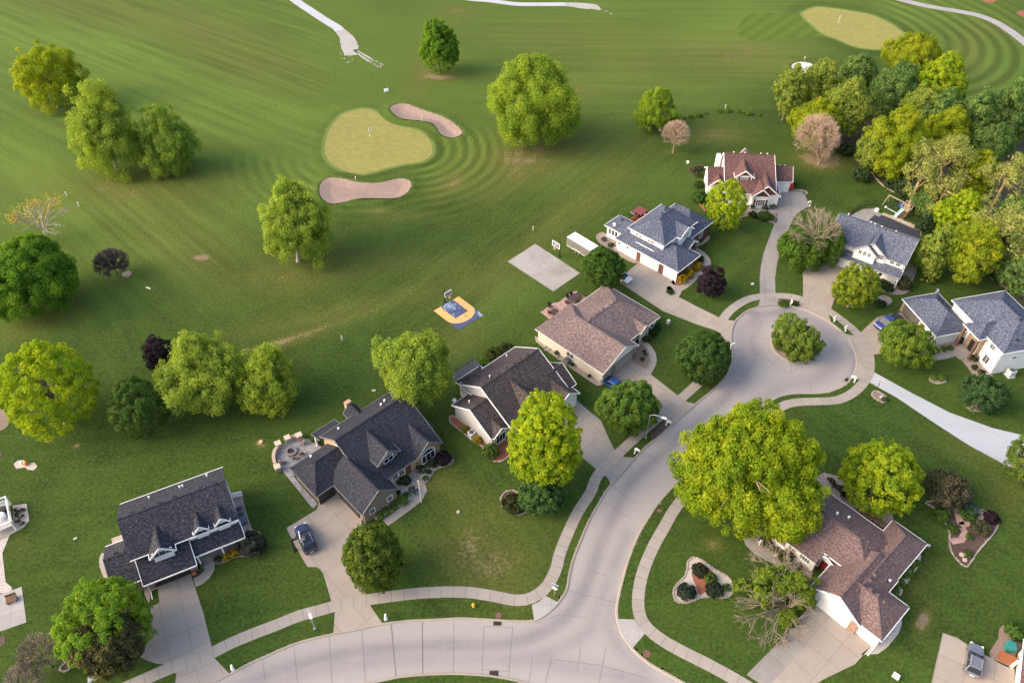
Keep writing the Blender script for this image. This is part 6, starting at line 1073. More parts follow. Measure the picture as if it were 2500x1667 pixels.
bed(WS('R', [(280, 450), (360, 500), (400, 570), (425, 640), (430, 730), (470, 800), (530, 848), (560, 815), (620, 730), (700, 640), (735, 560), (725, 530), (640, 500), (560, 470), (450, 450), (350, 440)]), MULCH, edge=EDGING, lab='stone edging of the long bed with brick paths on the right lawn', smooth=False)
for pts in ([(465, 485), (485, 540), (500, 585)], [(495, 590), (560, 570), (610, 545), (630, 505)], [(505, 605), (525, 635), (500, 680), (435, 690)]): strip('brick_path', WS('R', pts), .95, .045, PAVER_RED)
for x, y, d, t, lb in [(635, 590, 2.9, OL, 'round yellow-green bush right of the Y-shaped brick path'), (450, 600, 1.8, MG, 'green clump left of the Y-shaped brick path'), (545, 510, 2.4, MG, 'green ground cover in the fork of the brick path'), (570, 480, 2.6, BLG, 'grey-green creeping juniper at the top of the brick-pathed bed'), (390, 510, 2.8, MG, 'leafy green clump at the left of the brick-pathed bed'), (550, 758, 1.3, MG, 'small bush near the bottom tip of the brick-pathed bed'), (700, 530, 2.4, PUR, 'dark purple bush at the right corner of the brick-pathed bed'), (555, 655, 1.2, MG, 'small green tuft in the bare mulch of the brick-pathed bed')]: shrub('shrub', lb, 'R', x, y, d, tint=t, h=.55, group='plants of the brick-pathed bed')
# right bottom corner, left edge, other rings
bed(WS('R', [(735, 1230), (780, 1198), (830, 1200), (889, 1230), (889, 1320), (830, 1400), (815, 1475), (680, 1405), (690, 1350), (730, 1290)]), MULCH_TAN); shrub('shrub', 'leafy green bush at the bottom right corner behind the recycling bin', 'R', 850, 1238, 2.8, tint=MG, h=.7)
bed(WS('L', [(80, 465), (165, 455), (182, 560), (150, 600), (60, 650), (-40, 690), (-40, 560), (60, 600), (80, 590)]), GRAVEL_BED, smooth=False); bed(WS('L', [(-40, 700), (60, 650), (40, 700), (15, 760), (25, 850), (35, 940), (75, 975), (70, 1000), (30, 1010), (-40, 1010)]), ROCK_PALE, smooth=False)
rr = random.Random(3)
for i, (x, y) in enumerate([(95, 495), (118, 500), (100, 525), (130, 530), (110, 560), (135, 575), (140, 490)]): shrub('shrub', 'low dark tuft in the pale gravel beside the white-railed deck', 'L', x, y, .9, tint=OL, h=.5, dens=1.0, group='tufts in the gravel by the deck')
bed(WS('L', [(5, 1280), (30, 1265), (35, 1310), (10, 1340), (-30, 1350), (-30, 1270)]), MULCH); slab('patio', WS('L', [(-60, 1040), (135, 970), (165, 1190), (10, 1245), (-60, 1250)]), .04, CONC_PALE, R(22))
bed(WS('T4', [(215, 1190), (240, 1150), (310, 1090), (370, 1110), (360, 1160), (300, 1210), (245, 1215)]), MULCH, edge=EDGING, lab='brick ring under the leafless brown tree at the bottom left'); bed(WS('T4', [(720, 1200), (800, 1210), (900, 1160), (890, 1190), (830, 1225), (760, 1225)]), PAVER_RED)
bed(WS('T2', [(1000, 250), (1030, 210), (1080, 195), (1180, 250), (1180, 350), (1130, 372), (1060, 345), (1010, 300)]), MULCH, edge=EDGING, lab='pale stone ring of the bed under the bright lime maple'); shrub('shrub', 'spreading dark olive bush in the ring under the bright lime maple', 'T2', 1085, 270, 3.6, tint=((.06, .07, .012), (.09, .10, .016)), h=.5)
bed(WS('S1', [(560, 720), (610, 660), (690, 580), (730, 625), (660, 690), (590, 750)]), MULCH, smooth=False); bed(WS('S2', [(945, 235), (975, 228), (1190, 262), (1130, 300), (1015, 300)]), MULCH, smooth=False); shrub('ground_cover_plant', 'mixed low plants round the mailbox in the wedge at the top of the cul-de-sac', 'S2', 1010, 262, 2.2, tint=MG, h=.3); shrub('ground_cover_plant', 'darker low plants right of the mailbox in the wedge at the top of the cul-de-sac', 'S2', 1140, 272, 1.6, tint=DG, h=.3)
bed(WS('S2', [(2010, 1330), (2070, 1290), (2190, 1370), (2185, 1410), (2150, 1425), (2060, 1385)]), MULCH_TAN, edge=EDGING, lab='rounded stone border by the white driveway'); shrub('ground_cover_plant', 'dark fringe of plants in the bordered bed by the white driveway', 'S2', 2165, 1370, 1.3, tint=DG, h=.4)
bed(WS('S2', [(880, 660), (935, 640), (960, 760), (1010, 840), (1100, 920), (1010, 900), (930, 830), (885, 740)]), ROCK, z=.036); shrub('ground_cover_plant', 'green grassy clump at the left rim of the cul-de-sac island', 'S2', 930, 720, 1.8, tint=MG, h=.5)
for i, (x, y) in enumerate([(1575, 960), (1635, 950), (1705, 935), (1755, 922), (1870, 902), (1940, 898), (2030, 905), (2070, 910), (2110, 918), (2190, 935)]): shrub('shrub', 'low yellow-green tussock in the row along the back lawn of the red roofed house', 'N3', x, y, 1.2 + .3 * (i % 3), tint=LG, h=.5, group='tussocks in a row')
for i, (x, y) in enumerate([(1040, 1290), (1060, 1330), (1095, 1360), (1010, 1250), (1155, 1375)]): shrub('ground_cover_plant', 'yellow-green tuft along the mulch line at the foot of the wood', 'N4', x, y, 2.4, tint=((.2, .3, .02), (.34, .36, .02)), h=.35, group='tufts at the foot of the wood')
for nm, pts, lb in [('stone_edging', [(540, 530), (620, 610), (700, 655), (800, 715), (900, 775), (980, 840), (1050, 920), (1110, 985)], 'long pale edging curving along the foot of the wood behind the swing set'), ('stone_edging', [(215, 220), (300, 290), (400, 390), (480, 450), (540, 530)], 'thin edging from the large bare tree down to the rock pile')]: tag(edging(nm, WS('S3', pts), False, STONE, .32), lb, 'edging')
bed(WS('S3', [(620, 590), (680, 570), (740, 590), (760, 620), (700, 630), (650, 625)]), ROCK); bed(WS('F', [(280, 628), (296, 622), (303, 630), (295, 637), (280, 634)]), SOIL)
bed(WS('N4', [(1990, -12), (2060, 26), (2115, 15), (2110, -14)]), MULCH_RED); bed(WS('N4', [(2288, 105), (2340, 90), (2420, 118), (2380, 155), (2320, 130)]), MULCH_RED); bed(WS('L', [(-10, 170), (0, 130), (12, 125), (10, 160)]), MULCH)
bed(WS('F', [(-20, 950), (5, 940), (22, 965), (10, 985), (-20, 990)]), MULCH_TAN)
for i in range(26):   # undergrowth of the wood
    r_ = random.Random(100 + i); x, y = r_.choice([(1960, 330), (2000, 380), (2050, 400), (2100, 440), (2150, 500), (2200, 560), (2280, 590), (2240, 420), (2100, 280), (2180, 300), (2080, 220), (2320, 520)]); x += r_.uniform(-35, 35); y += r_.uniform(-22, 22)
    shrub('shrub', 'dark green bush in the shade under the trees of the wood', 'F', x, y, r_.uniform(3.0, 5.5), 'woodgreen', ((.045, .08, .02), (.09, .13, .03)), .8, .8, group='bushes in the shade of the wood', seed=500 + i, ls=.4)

# ================================================================== COURTS
q = WS('M2', [(1540, 1205), (1745, 1087), (1953, 1240), (1745, 1362)]); o_ = empty('tile_court', ((q[0] + q[2]) / 2), 0, 'orange and dark blue basketball tile court on the lawn', 'basketball court')
cx = (q[0] + q[1] + q[2] + q[3]) / 4; o_.location = (*cx, 0); ax = ((q[1] - q[0]) + (q[2] - q[3])) / 4; ay = ((q[3] - q[0]) + (q[2] - q[1])) / 4       # ax across, ay along (hoop end is -ay)
def cp(a, b): return ax * a + ay * b
def part_of(parent, mb, name, mat): return mb.build(name, mat, parent)
part_of(o_, MB().poly([cp(-1, -1), cp(1, -1), cp(1, 1), cp(-1, 1)], -.1, .035), 'blue_tiles', BLUE_TILE)
arc = [cp(-1, -1), cp(1, -1), cp(1, .08)] + [cp(math.cos(t), .08 + .66 * math.sin(t)) for t in np.linspace(.12, math.pi - .12, 20)] + [cp(-1, .08)]
part_of(o_, MB().poly(arc, .0, .040), 'orange_tiles', ORANGE_TILE); part_of(o_, MB().poly([cp(-.47, -1), cp(.53, -1), cp(.53, .22), cp(-.47, .22)], 0, .045), 'key', BLUE_TILE)
mb = MB(); L = [cp(.03 + .5 * math.cos(t), .22 + .38 * math.sin(t)) for t in np.linspace(0, math.pi, 16)]
for a, b in zip(L, L[1:]): mb.bar((*a, .043), (*b, .043), .05, .01)
for a, b in (((.5, -.62), (.62, -.62)), ((-.47, -.62), (-.58, -.62)), ((.5, -.3), (.57, -.3)), ((-.47, -.3), (-.54, -.3))): mb.bar((*cp(*a), .046), (*cp(*b), .046), .22, .012)
part_of(o_, mb, 'court_line', MATS['joint_sealant'])
mb = MB(); r_ = random.Random(8)
for _ in range(95):
    a, b = r_.gauss(-.12, .25), -1 + abs(r_.gauss(0, .38))
    if -.45 < a < .5 and b < .1: s = r_.uniform(.1, .26); mb.box((*cp(a, b), .046), (s, s * r_.uniform(.6, 1.3), .006), R(33))
for _ in range(26): a, b = r_.uniform(.75, .98), r_.uniform(.55, .96); mb.box((*cp(a, b), .037), (.16, .16, .006), R(33))
part_of(o_, mb, 'bleached_patch', PALE_BLUE)
mb = MB(); c = cp(.12, .42)
for a, l in ((0.5, .34), (1.6, .3), (2.7, .26), (-.5, .2)): mb.box((c[0] + .1 * math.cos(a * 2), c[1] + .1 * math.sin(a * 2), .044), (l, .13, .008), a)
part_of(o_, mb, 'court_emblem', plain('emblem_brown', (.10, .03, .03), .6))
tag(slab('concrete_court', WS('H1', [(75, 348), (340, 178), (768, 458), (515, 634)]), .04, CONC_COURT, RD, kind=None), 'weathered grey concrete basketball slab on the lawn', 'basketball court')
def hoop(name, label, base, facing, H=3.9, bw=1.85, bh=1.1, glass=False):
    root = empty(name, (*base, 0), facing, label, 'basketball hoop', 'basketball hoops'); MB().box((0, 0, H * .45), (.2, .2, H * .9)).bar((0, 0, H * .78), (1.15, 0, H * .84), .16).bar((0, 0, H * .88), (1.1, 0, H * .95), .12).box((0, 0, .05), (.5, .5, .1)).build('pole', BLACK, root)
    b = MB().box((1.2, 0, H * .9), (.06, bw, bh)).build('backboard', plain('smoked_glass', (.12, .14, .16), .2), root); m = MB()
    for sg in (-1, 1): m.box((1.2, sg * bw / 2, H * .9), (.1, .12, bh + .12)).box((1.2, 0, H * .9 + sg * bh / 2), (.1, bw - .12, .12))
    for sg in (-1, 1): m.box((1.25, sg * .3, H * .9 - .15), (.02, .07, .45))
    m.box((1.25, 0, H * .9 + .09), (.02, .67, .07)); m.build('board_frame', WHITE, root); m = MB(); P = [(1.55 + .23 * math.cos(t), .23 * math.sin(t), H * .9 - .42) for t in np.linspace(0, 6.283, 15)]; m.tube(P, .03, 5, cap=False).bar((1.23, 0, H * .9 - .42), (1.33, 0, H * .9 - .42), .1); m.build('rim', plain('orange_rim', (.75, .22, .04), .5), root)
    n = MB()
    for k in range(9): t = k * .698; n.bar((1.55 + .22 * math.cos(t), .22 * math.sin(t), H * .9 - .44), (1.55 + .12 * math.cos(t + .3), .12 * math.sin(t + .3), H * .9 - .9), .035)
    n.build('net', WHITE, root)
d1 = WS('H1', [(768, 458), (515, 634)]); d1 = d1[1] - d1[0]; hoop('basketball_hoop', 'black basketball hoop with white-framed board at the grey concrete slab', W('H1', 572, 300), math.atan2(d1[1], d1[0]), 4.0)
hoop('basketball_hoop', 'dark basketball hoop with a grey board behind the orange and blue tile court', W('M2', 1632, 1140), math.atan2(ay[1], ay[0]), 3.4, 1.5, .95)
d2 = WS('T1', [(785, 210), (885, 400)]); d2 = np.array((d2[1] - d2[0])[::-1]) * (1, -1); hoop('basketball_hoop', 'portable basketball hoop at the edge of the driveway beside the dark SUV', W('T1', 862, 408), math.atan2(abs(d2[1]), abs(d2[0])) * .6, 3.2, 1.25, .85)

# ================================================================== VEHICLES
def car(name, label, base, rot, Lc, Wc, Hc, paint, style='suv', group='parked cars', sunroof=False):
    root = empty(name, (*base, 0), rot, label, 'car' if style != 'pickup' else 'pickup truck', group); h = Wc / 2; hood = Hc * (.60 if style != 'sedan' else .62)
    def loft(secs, mat, nm, sm=True, par=root):
        mb = MB(); n = 10
        for x, w, z0, z1 in secs:
            ch = min(.16, w * .2); mb.v += [(x, -w + ch * .6, z0), (x, -w, z0 + .12), (x, -w, z1 - ch * 1.1), (x, -w + ch * .45, z1 - ch * .3), (x, -w + ch * 1.5, z1), (x, w - ch * 1.5, z1), (x, w - ch * .45, z1 - ch * .3), (x, w, z1 - ch * 1.1), (x, w, z0 + .12), (x, w - ch * .6, z0)]
        m = len(secs)
        for i in range(m - 1):
            for j in range(n): mb.f.append((i * n + j, i * n + (j + 1) % n, (i + 1) * n + (j + 1) % n, (i + 1) * n + j)); mb.m.append(0)
        mb.f += [tuple(range(n))[::-1], tuple((m - 1) * n + j for j in range(n))]; mb.m += [0, 0]; return mb.build(nm, mat, par, smooth=False)
    f, b = Lc / 2, -Lc / 2; rear = hood * (.98 if style != 'sedan' else .95)
    loft([(b, h * .80, .42, rear * .80), (b + .10, h * .92, .34, rear * .94), (b + .5, h * .99, .27, rear), (0, h, .25, hood), (f - 1.2, h * .99, .26, hood * .97), (f - .5, h * .95, .30, hood * .90), (f - .14, h * .84, .34, hood * .80), (f, h * .66, .42, hood * .66)], paint, 'body')
    if style == 'pickup': c0_, c1_, c2_, c3_ = -.75, -.35, 1.0, 1.7
    elif style == 'sedan': c0_, c1_, c2_, c3_ = b + .55, b + 1.45, .55, 1.35
    else: c0_, c1_, c2_, c3_ = b + .22, b + .62, f - 2.35, f - 1.45
    mb = MB(); zt = Hc - .05; ww, wt = h * .93, h * .74
    mb.add([(c0_, -ww, rear - .03), (c3_, -ww, hood - .04), (c3_, ww, hood - .04), (c0_, ww, rear - .03), (c1_, -wt, zt), (c2_, -wt, zt), (c2_, wt, zt), (c1_, wt, zt)], [(0, 1, 5, 4), (1, 2, 6, 5), (2, 3, 7, 6), (3, 0, 4, 7)]); mb.build('window', GLASS, root)
    rf = MB(); xm = (c1_ + c2_) / 2; rf.add([(c1_ - .06, -wt - .03, zt - .03), (c2_ + .06, -wt - .03, zt - .03), (c2_ + .06, wt + .03, zt - .03), (c1_ - .06, wt + .03, zt - .03), (c1_ + .06, -wt * .86, Hc), (c2_ - .05, -wt * .86, Hc), (c2_ - .05, wt * .86, Hc), (c1_ + .06, wt * .86, Hc)], [(0, 1, 5, 4), (1, 2, 6, 5), (2, 3, 7, 6), (3, 0, 4, 7), (4, 5, 6, 7)])
    for sg in (-1, 1):
        for xb, xt in ((c0_, c1_), (c3_, c2_), ((c0_ + c3_) * .5, xm)): rf.bar((xb, sg * (ww + .005), (hood if xb > 0 else rear) - .05), (xt, sg * (wt + .012), zt - .01), .09, .04)
    roof = rf.build('roof', paint, root)
    if style == 'suv':
        for sg in (-1, 1): MB().bar((c1_ + .2, sg * wt * .9, Hc + .04), (c2_ - .2, sg * wt * .9, Hc + .04), .05).build('roof_rail', GREY, roof)
    if sunroof: MB().box((c2_ - .95, 0, Hc + .006), (1.15, wt * 1.25, .012)).build('sunroof', GLASS, roof)
    if style == 'pickup': 
        t = MB().box((b + .95, 0, hood + .012), (1.7, Wc * .80, .02)); t.build('truck_bed', DARK, root)
    for x in (b + Lc * .19, f - Lc * .19):
        for sg in (-1, 1):
            w_ = MB().tube([(x, sg * (h - .20), .35), (x, sg * (h + .015), .35)], .35, 16).build('wheel', DARK, root); MB().tube([(x, sg * (h - .02), .35), (x, sg * (h + .022), .35)], .21, 10).build('rim', STEEL, w_)
    for sg in (-1, 1):
        MB().box((f - .20, sg * h * .66, hood * .74), (.24, h * .34, .15), sg * -.35).build('headlight', plain('lamp_glass', (.75, .78, .8), .15), root); MB().box((b + .10, sg * h * .74, rear * .80), (.14, h * .26, .20)).build('tail_light', plain('tail_lamp_red', (.45, .02, .015), .25), root)
        MB().box((c3_ - .35, sg * (h + .10), hood + .08), (.18, .2, .15)).build('wing_mirror', paint, root)
    MB().box((b - .008, 0, .62), (.03, .5, .13)).build('number_plate', WHITE, root); MB().box((f - .02, 0, .42), (.08, Wc * .6, .16)).build('bumper', BLACK, root); return root
def heading(r, back, front, z=.8): a, b = W(r, *back, z), W(r, *front, z); return (a + b) / 2, math.atan2(*(b - a)[::-1])
NAVY = plain('steel_blue_paint', (.028, .042, .095), .22, .6, .3, .03); c, a = heading('T1', (1003, 405), (908, 185)); car('parked_suv', 'dark blue sport utility car with sunroof on the tan driveway', c, a, 4.95, 1.98, 1.75, NAVY, 'suv', sunroof=True)
c, a = heading('R', (573, 1497), (597, 1340)); car('parked_suv', 'silver-grey crossover on the concrete pad at the bottom right corner', c, a, 4.55, 1.86, 1.66, plain('silver_paint', (.17, .185, .225), .25, .6, .3, .03), 'suv')
c, a = heading('H5', (800, 620), (445, 780)); car('pickup_truck', 'blue pickup half under the feathery light green tree', c, a, 5.7, 2.0, 1.85, plain('blue_paint', (.035, .06, .19), .2, .6, .2, .03), 'pickup')
c, a = heading('H1', (1150, 1540), (1020, 1462), .9); car('parked_sedan', 'bright blue sedan nosed up to the cream house, mostly under a tree', c, a, 4.6, 1.82, 1.42, plain('royal_blue_paint', (.02, .07, .25), .2, .6, .2, .03), 'sedan')
c, a = heading('H2', (510, 1105), (690, 1200), .9); car('parked_sedan', 'white car peeking out under the dark cone-shaped tree by the wide driveway', c, a, 4.8, 1.86, 1.5, plain('white_car_paint', (.72, .73, .75), .2, .6, 0, .02), 'sedan')
c, a = heading('S1', (1090, 850), (985, 720), .8); c, a = heading('S1', (1120, 830), (1000, 740), .8); car('parked_suv', 'dark grey car at the far kerb under the enormous maple', c, a, 4.6, 1.85, 1.6, plain('charcoal_paint', (.05, .055, .065), .2, .6, .3, .03), 'suv')
c, a = heading('S1', (905, 860), (765, 985), .8); car('parked_sedan', 'black car with its nose showing at the left rim of the enormous maple', c, a, 4.6, 1.82, 1.45, plain('black_paint', (.015, .016, .02), .18, .6, .2, .03), 'sedan')
# cargo trailer
tl = WS('H1', [(700, 250), (790, 305)], .4); a = math.atan2(*(tl[1] - tl[0])[::-1]); tb = W('H1', 790, 200, 1.4); tr_ = empty('cargo_trailer', (*tb, 0), a, 'white-topped grey enclosed cargo trailer on the lawn', 'trailer'); Lt, Wt = 6.2, 2.3; sh = Lt / 2 - 3.1
def tx(mb, nm, m): return mb.build(nm, m, tr_)
tx(MB().box((0, 0, 1.5), (Lt, Wt, 2.1)), 'box', plain('trailer_grey', (.17, .165, .16), .4)); tx(MB().box((0, 0, 2.57), (Lt + .06, Wt + .06, .06)).box((0, 0, 2.62), (Lt - .1, Wt - .2, .05)), 'roof', plain('trailer_white', (.80, .82, .84), .35)); tx(MB().box((0, -Wt / 2 - .01, .52), (Lt, .05, .14)).box((0, Wt / 2 + .01, .52), (Lt, .05, .14)).box((-Lt / 2 - .01, 0, 1.5), (.04, Wt, 2.1)), 'trim', plain('trailer_trim', (.6, .58, .52), .4))
for x in (-.55, .3):
    for sg in (-1, 1): w_ = tx(MB().tube([(x, sg * (Wt / 2 - .1), .36), (x, sg * (Wt / 2 + .14), .36)], .36, 14), 'wheel', DARK); MB().tube([(x, sg * (Wt / 2 + .1), .36), (x, sg * (Wt / 2 + .15), .36)], .2, 10).build('rim', STEEL, w_)
for sg in (-1, 1): tx(MB().box((-.1, sg * (Wt / 2 + .13), .8), (1.9, .28, .06)), 'mudguard', MATS['trailer_trim'])
tx(MB().bar((Lt / 2, -.6, .45), (Lt / 2 + 1.3, 0, .5), .1).bar((Lt / 2, .6, .45), (Lt / 2 + 1.3, 0, .5), .1).box((Lt / 2 + 1.2, 0, .3), (.1, .1, .6)), 'tow_bar', BLACK)

# ================================================================== STREET FURNITURE
def lamp(label, base, toward, H=7.4, arm=2.2):
    root = empty('street_lamp', (*base, 0), toward, label, 'street lamp', 'street lamps'); MB().tube([(0, 0, 0), (0, 0, .25)], .2, 10).tube([(0, 0, .2), (0, 0, H)], [.1, .075], 8).build('pole', STEEL, root); P = [(0, 0, H - .15), (arm * .25, 0, H + .28), (arm * .6, 0, H + .40), (arm, 0, H + .36)]; MB().tube(P, .05, 6).build('arm', STEEL, root); l = MB().box((arm + .3, 0, H + .36), (.75, .34, .16)).box((arm + .4, 0, H + .26), (.4, .24, .1)).build('lamp_head', plain('lamp_grey', (.62, .65, .68), .4), root)
lamp('street lamp with a long curved arm over the road by the two-tone green tree', W('S1', 525, 737), R(-25), 5.6, 1.9); lamp('street lamp standing in the verge at the bottom left, arm over the pavement', W('T1', 1038, 1092), R(-62), 5.3, 1.0)
root0 = None
def mailbox(label, base, rot, black=False, tilt=0.0):
    global root0
    if root0 is None:
        root0 = empty('mailbox', (*base, 0), rot, label, 'mailbox', 'mailboxes'); MB().box((0, 0, .6), (.16, .16, 1.2)).box((0, 0, .05), (.26, .26, .1)).build('post', WHITE, root0); MB().box((.3, 0, 1.05), (.95, .12, .12)).bar((0, 0, .65), (.42, 0, 1.02), .08).build('arm', WHITE, root0); m = MB(); P = [(-.14, 0), (-.14, .16), (-.1, .25), (0, .29), (.1, .25), (.14, .16), (.14, 0)]; k = len(P); m.v += [(.02, y, 1.12 + z) for y, z in P] + [(.72, y, 1.12 + z) for y, z in P]; m.f += [(i, (i + 1) % k, k + (i + 1) % k, k + i) for i in range(k)] + [tuple(range(k))[::-1], tuple(range(k, 2 * k))]; m.m += [0] * (k + 2); m.build('letter_box', WHITE, root0); MB().box((.2, .17, 1.3), (.05, .02, .2)).build('flag', MATS['tail_lamp_red'], root0); return root0
    r = root0.copy(); COL.objects.link(r); r.location = (*base, 0); r.rotation_euler = (0, 0, rot); r['label'] = label
    for ch in list(root0.children): c_ = ch.copy(); COL.objects.link(c_); c_.parent = r
    return r
for r_, x, y, a, lb in [('S2', 388, 812, 20, 'white mailbox at the kerb left of the cul-de-sac, beside the dark green round tree'), ('S2', 1078, 302, -100, 'white mailbox in the planted wedge at the top of the cul-de-sac'), ('S2', 1585, 492, -140, 'upper of two white mailboxes in the narrow right-hand verge'), ('S2', 1712, 602, -140, 'lower of two white mailboxes in the narrow right-hand verge'), ('S2', 1812, 1190, 160, 'white mailbox beside the storm drain at the lower right of the cul-de-sac'), ('S1', 693, 632, -40, 'white mailbox in the mulch strip by the street lamp with the curved arm'), ('S1', 435, 860, -40, 'white mailbox in the grass verge below the lamp, near the crack in the driveway'), ('T1', 1663, 1005, -85, 'white mailbox in the verge right of the tan driveway apron'), ('T1', 325, 1447, -65, 'white mailbox in the verge at the bottom left, near the aggregate driveway'), ('H3', 1708, 805, 200, 'white post box at the outer corner of the long driveway')]: mailbox(lb, W(r_, x, y), R(a))
b = W('T2', 806, 1020); hy = empty('fire_hydrant', (*b, 0), 0, 'yellow fire hydrant on the verge by the main road', 'hydrant'); HY = plain('hydrant_yellow', (.72, .40, .03), .45); MB().lathe((0, 0, 0), [(.2, 0), (.2, .08), (.13, .1), (.13, .58), (.17, .6), (.17, .64), (.13, .72), (.06, .8), (.05, .88)], 12).build('body', HY, hy); 
for a in (0, math.pi, -math.pi / 2): MB().tube([(.1 * math.cos(a), .1 * math.sin(a), .45), (.27 * math.cos(a), .27 * math.sin(a), .45)], .075, 8).build('outlet', HY, hy)
# stop sign seen from behind with street-name blades
b = W('T2', 1381, 952); sg = empty('stop_sign', (*b, 0), R(-25), 'stop sign seen from its grey back, with a blue street-name blade on top', 'road sign'); MB().box((0, 0, 1.5), (.07, .07, 3.0)).build('pole', STEEL, sg); o8 = [(.42 * math.cos(R(22.5 + 45 * i)), 0, 2.35 + .42 * math.sin(R(22.5 + 45 * i))) for i in range(8)]
m = MB(); m.add([(x, -.05, z) for x, y, z in o8] + [(x, -.075, z) for x, y, z in o8], [tuple(range(8)), tuple(range(8, 16))[::-1]] + [(i, (i + 1) % 8, 8 + (i + 1) % 8, 8 + i) for i in range(8)]); m.build('sign_plate', plain('sign_back', (.55, .56, .57), .4), sg); MB().box((0, 0, 3.1), (1.0, .035, .2)).build('name_blade', plain('blade_blue', (.05, .11, .36), .4), sg); MB().box((0, 0, 3.21), (1.0, .045, .03)).build('blade_edge', WHITE, sg)
for r_, x, y, w_, h_, a, lb in [('T2', 976, 1136, 1.05, .8, 0, 'dark storm drain in the upper gutter of the main road'), ('T2', 951, 1499, 1.1, .7, 0, 'dark storm drain in the lower gutter at the bottom of the photo'), ('S2', 1735, 1165, .85, .8, 38, 'dark storm drain at the lower right kerb of the cul-de-sac')]:
    p = W(r_, x, y, -.1); g = empty('storm_drain', (*p, -.1), R(a), lb, 'storm drain', 'storm drains'); MB().box((0, 0, .0), (w_, h_, .05)).build('frame', plain('rusty_iron', (.055, .03, .026), .7), g)
    for k in range(5): MB().box(((k - 2) * w_ / 6, 0, .035), (.07, h_ * .8, .03)).build('grate_bar', BLACK, g)
for r_, x, y, d_, lb in [('T2', 985, 1086, .85, 'round brown manhole cover in the verge above the storm drain'), ('T3', 418, 1338, .95, 'round brown manhole cover in the grass strip at the bottom right of the junction'), ('T3', 515, 213, .7, 'round brown cover in the narrow verge under the enormous maple')]: tag(MB().lathe((*W(r_, x, y), 0), [(d_ / 2, -.05), (d_ / 2, .04), (d_ * .42, .05), (d_ * .38, .04)], 16).build('manhole_cover', plain('cover_brown', (.16, .075, .06), .7)), lb, 'manhole cover', 'manhole covers')
b = W('B', 1524, 1200); fp = empty('flagpole', (*b, 0), R(20), 'thin white flagpole with a small red and white flag beside the curved walk', 'flagpole'); MB().tube([(0, 0, 0), (0, 0, 5.2)], [.06, .04], 8).lathe((0, 0, 5.2), [(.05, 0), (.09, .06), (.05, .13), (.01, .15)], 8).build('pole', WHITE, fp); m = MB()
for k in range(7): m.box((.16 + .01 * (k % 2), 0, 4.95 - k * .13), (.26, .03, .13), 0, k % 2)
m.build('flag', [plain('flag_red', (.5, .03, .04), .7), WHITE], fp)
def pin(label, r_, x, y, H=2.1): b = W(r_, x, y); g = empty('golf_flag', (*b, .03), R(30), label, 'golf flag', 'golf flags'); MB().tube([(0, 0, 0), (0, 0, H)], .035, 6).build('stick', WHITE, g); MB().add([(0, 0, H), (.62, .04, H - .12), (.6, .06, H - .5), (0, 0, H - .45), (0, .03, H), (.62, .07, H - .12), (.6, .09, H - .5), (0, .03, H - .45)], [(0, 1, 2, 3), (7, 6, 5, 4), (0, 4, 5, 1), (1, 5, 6, 2), (2, 6, 7, 3)]).build('flag', WHITE, g); MB().lathe((0, 0, -.012), [(.13, 0), (.13, .012)], 12).build('cup', WHITE, g)
pin('white golf flag on the heart-shaped putting green between two bunkers', 'N2', 1016, 1115); pin('white golf flag on the oval putting green at the top right', 'N4', 828, 190, 2.3)
for r_, x, y, s, lb in [('N2', 1145, 757, .8, 'left one of two white tee boards above the heart-shaped green'), ('N2', 1161, 753, .8, 'right one of two white tee boards above the heart-shaped green')]: p = W(r_, x, y); g = empty('tee_board', (*p, 0), R(20), lb, 'sign', 'tee boards'); MB().box((0, 0, .55), (s * .75, .08, s), 0, 0, (-.6, 0)).build('board', WHITE, g); MB().box((0, .05, .2), (.08, .08, .4)).build('leg', BLACK, g)
stk = None
for i, (r_, x, y, lb) in enumerate([('N4', 550, 492, 'white marker post just above the white sand bunker'), ('M1', 549, 265, 'upper white marker post near the half-dead orange tree'), ('M1', 648, 350, 'lower white marker post near the half-dead orange tree'), ('N3', 1916, 890, 'white marker post in the row of low tussocks'), ('N3', 1246, 1034, 'white marker post left of the small bright green tree'), ('H1', 318, 52, 'white marker post on the lawn above the grey concrete slab'), ('M2', 790, 1444, 'white marker post beside the worn track, left of the tile court'), ('M2', 902, 138, 'tiny white post at the upper rim of the lower bunker'), ('N2', 1442, 992, 'tiny white post at the lower rim of the upper bunker'), ('A', 1030, 1048, 'white marker stub at the garage corner bed')]):
    p = W(r_, x, y)
    if stk is None: stk = MB().box((0, 0, .5), (.14, .14, 1.0)).box((0, 0, 1.02), (.18, .18, .06)).build('marker_post', WHITE); o = stk
    else: o = stk.copy(); COL.objects.link(o)
    o.location = (*p, 0); tag(o, lb, 'post', 'white marker posts')
pl = WS('M1', [(1200, 1013), (1235, 1027)]); d_ = pl[1] - pl[0]; tag(MB().box((*(pl[0] + d_ / 2), .08), (np.linalg.norm(d_), .22, .14), math.atan2(*d_[::-1])).build('fallen_post', WHITE), 'white post lying flat on the fairway beside the dark leafless bush', 'post')
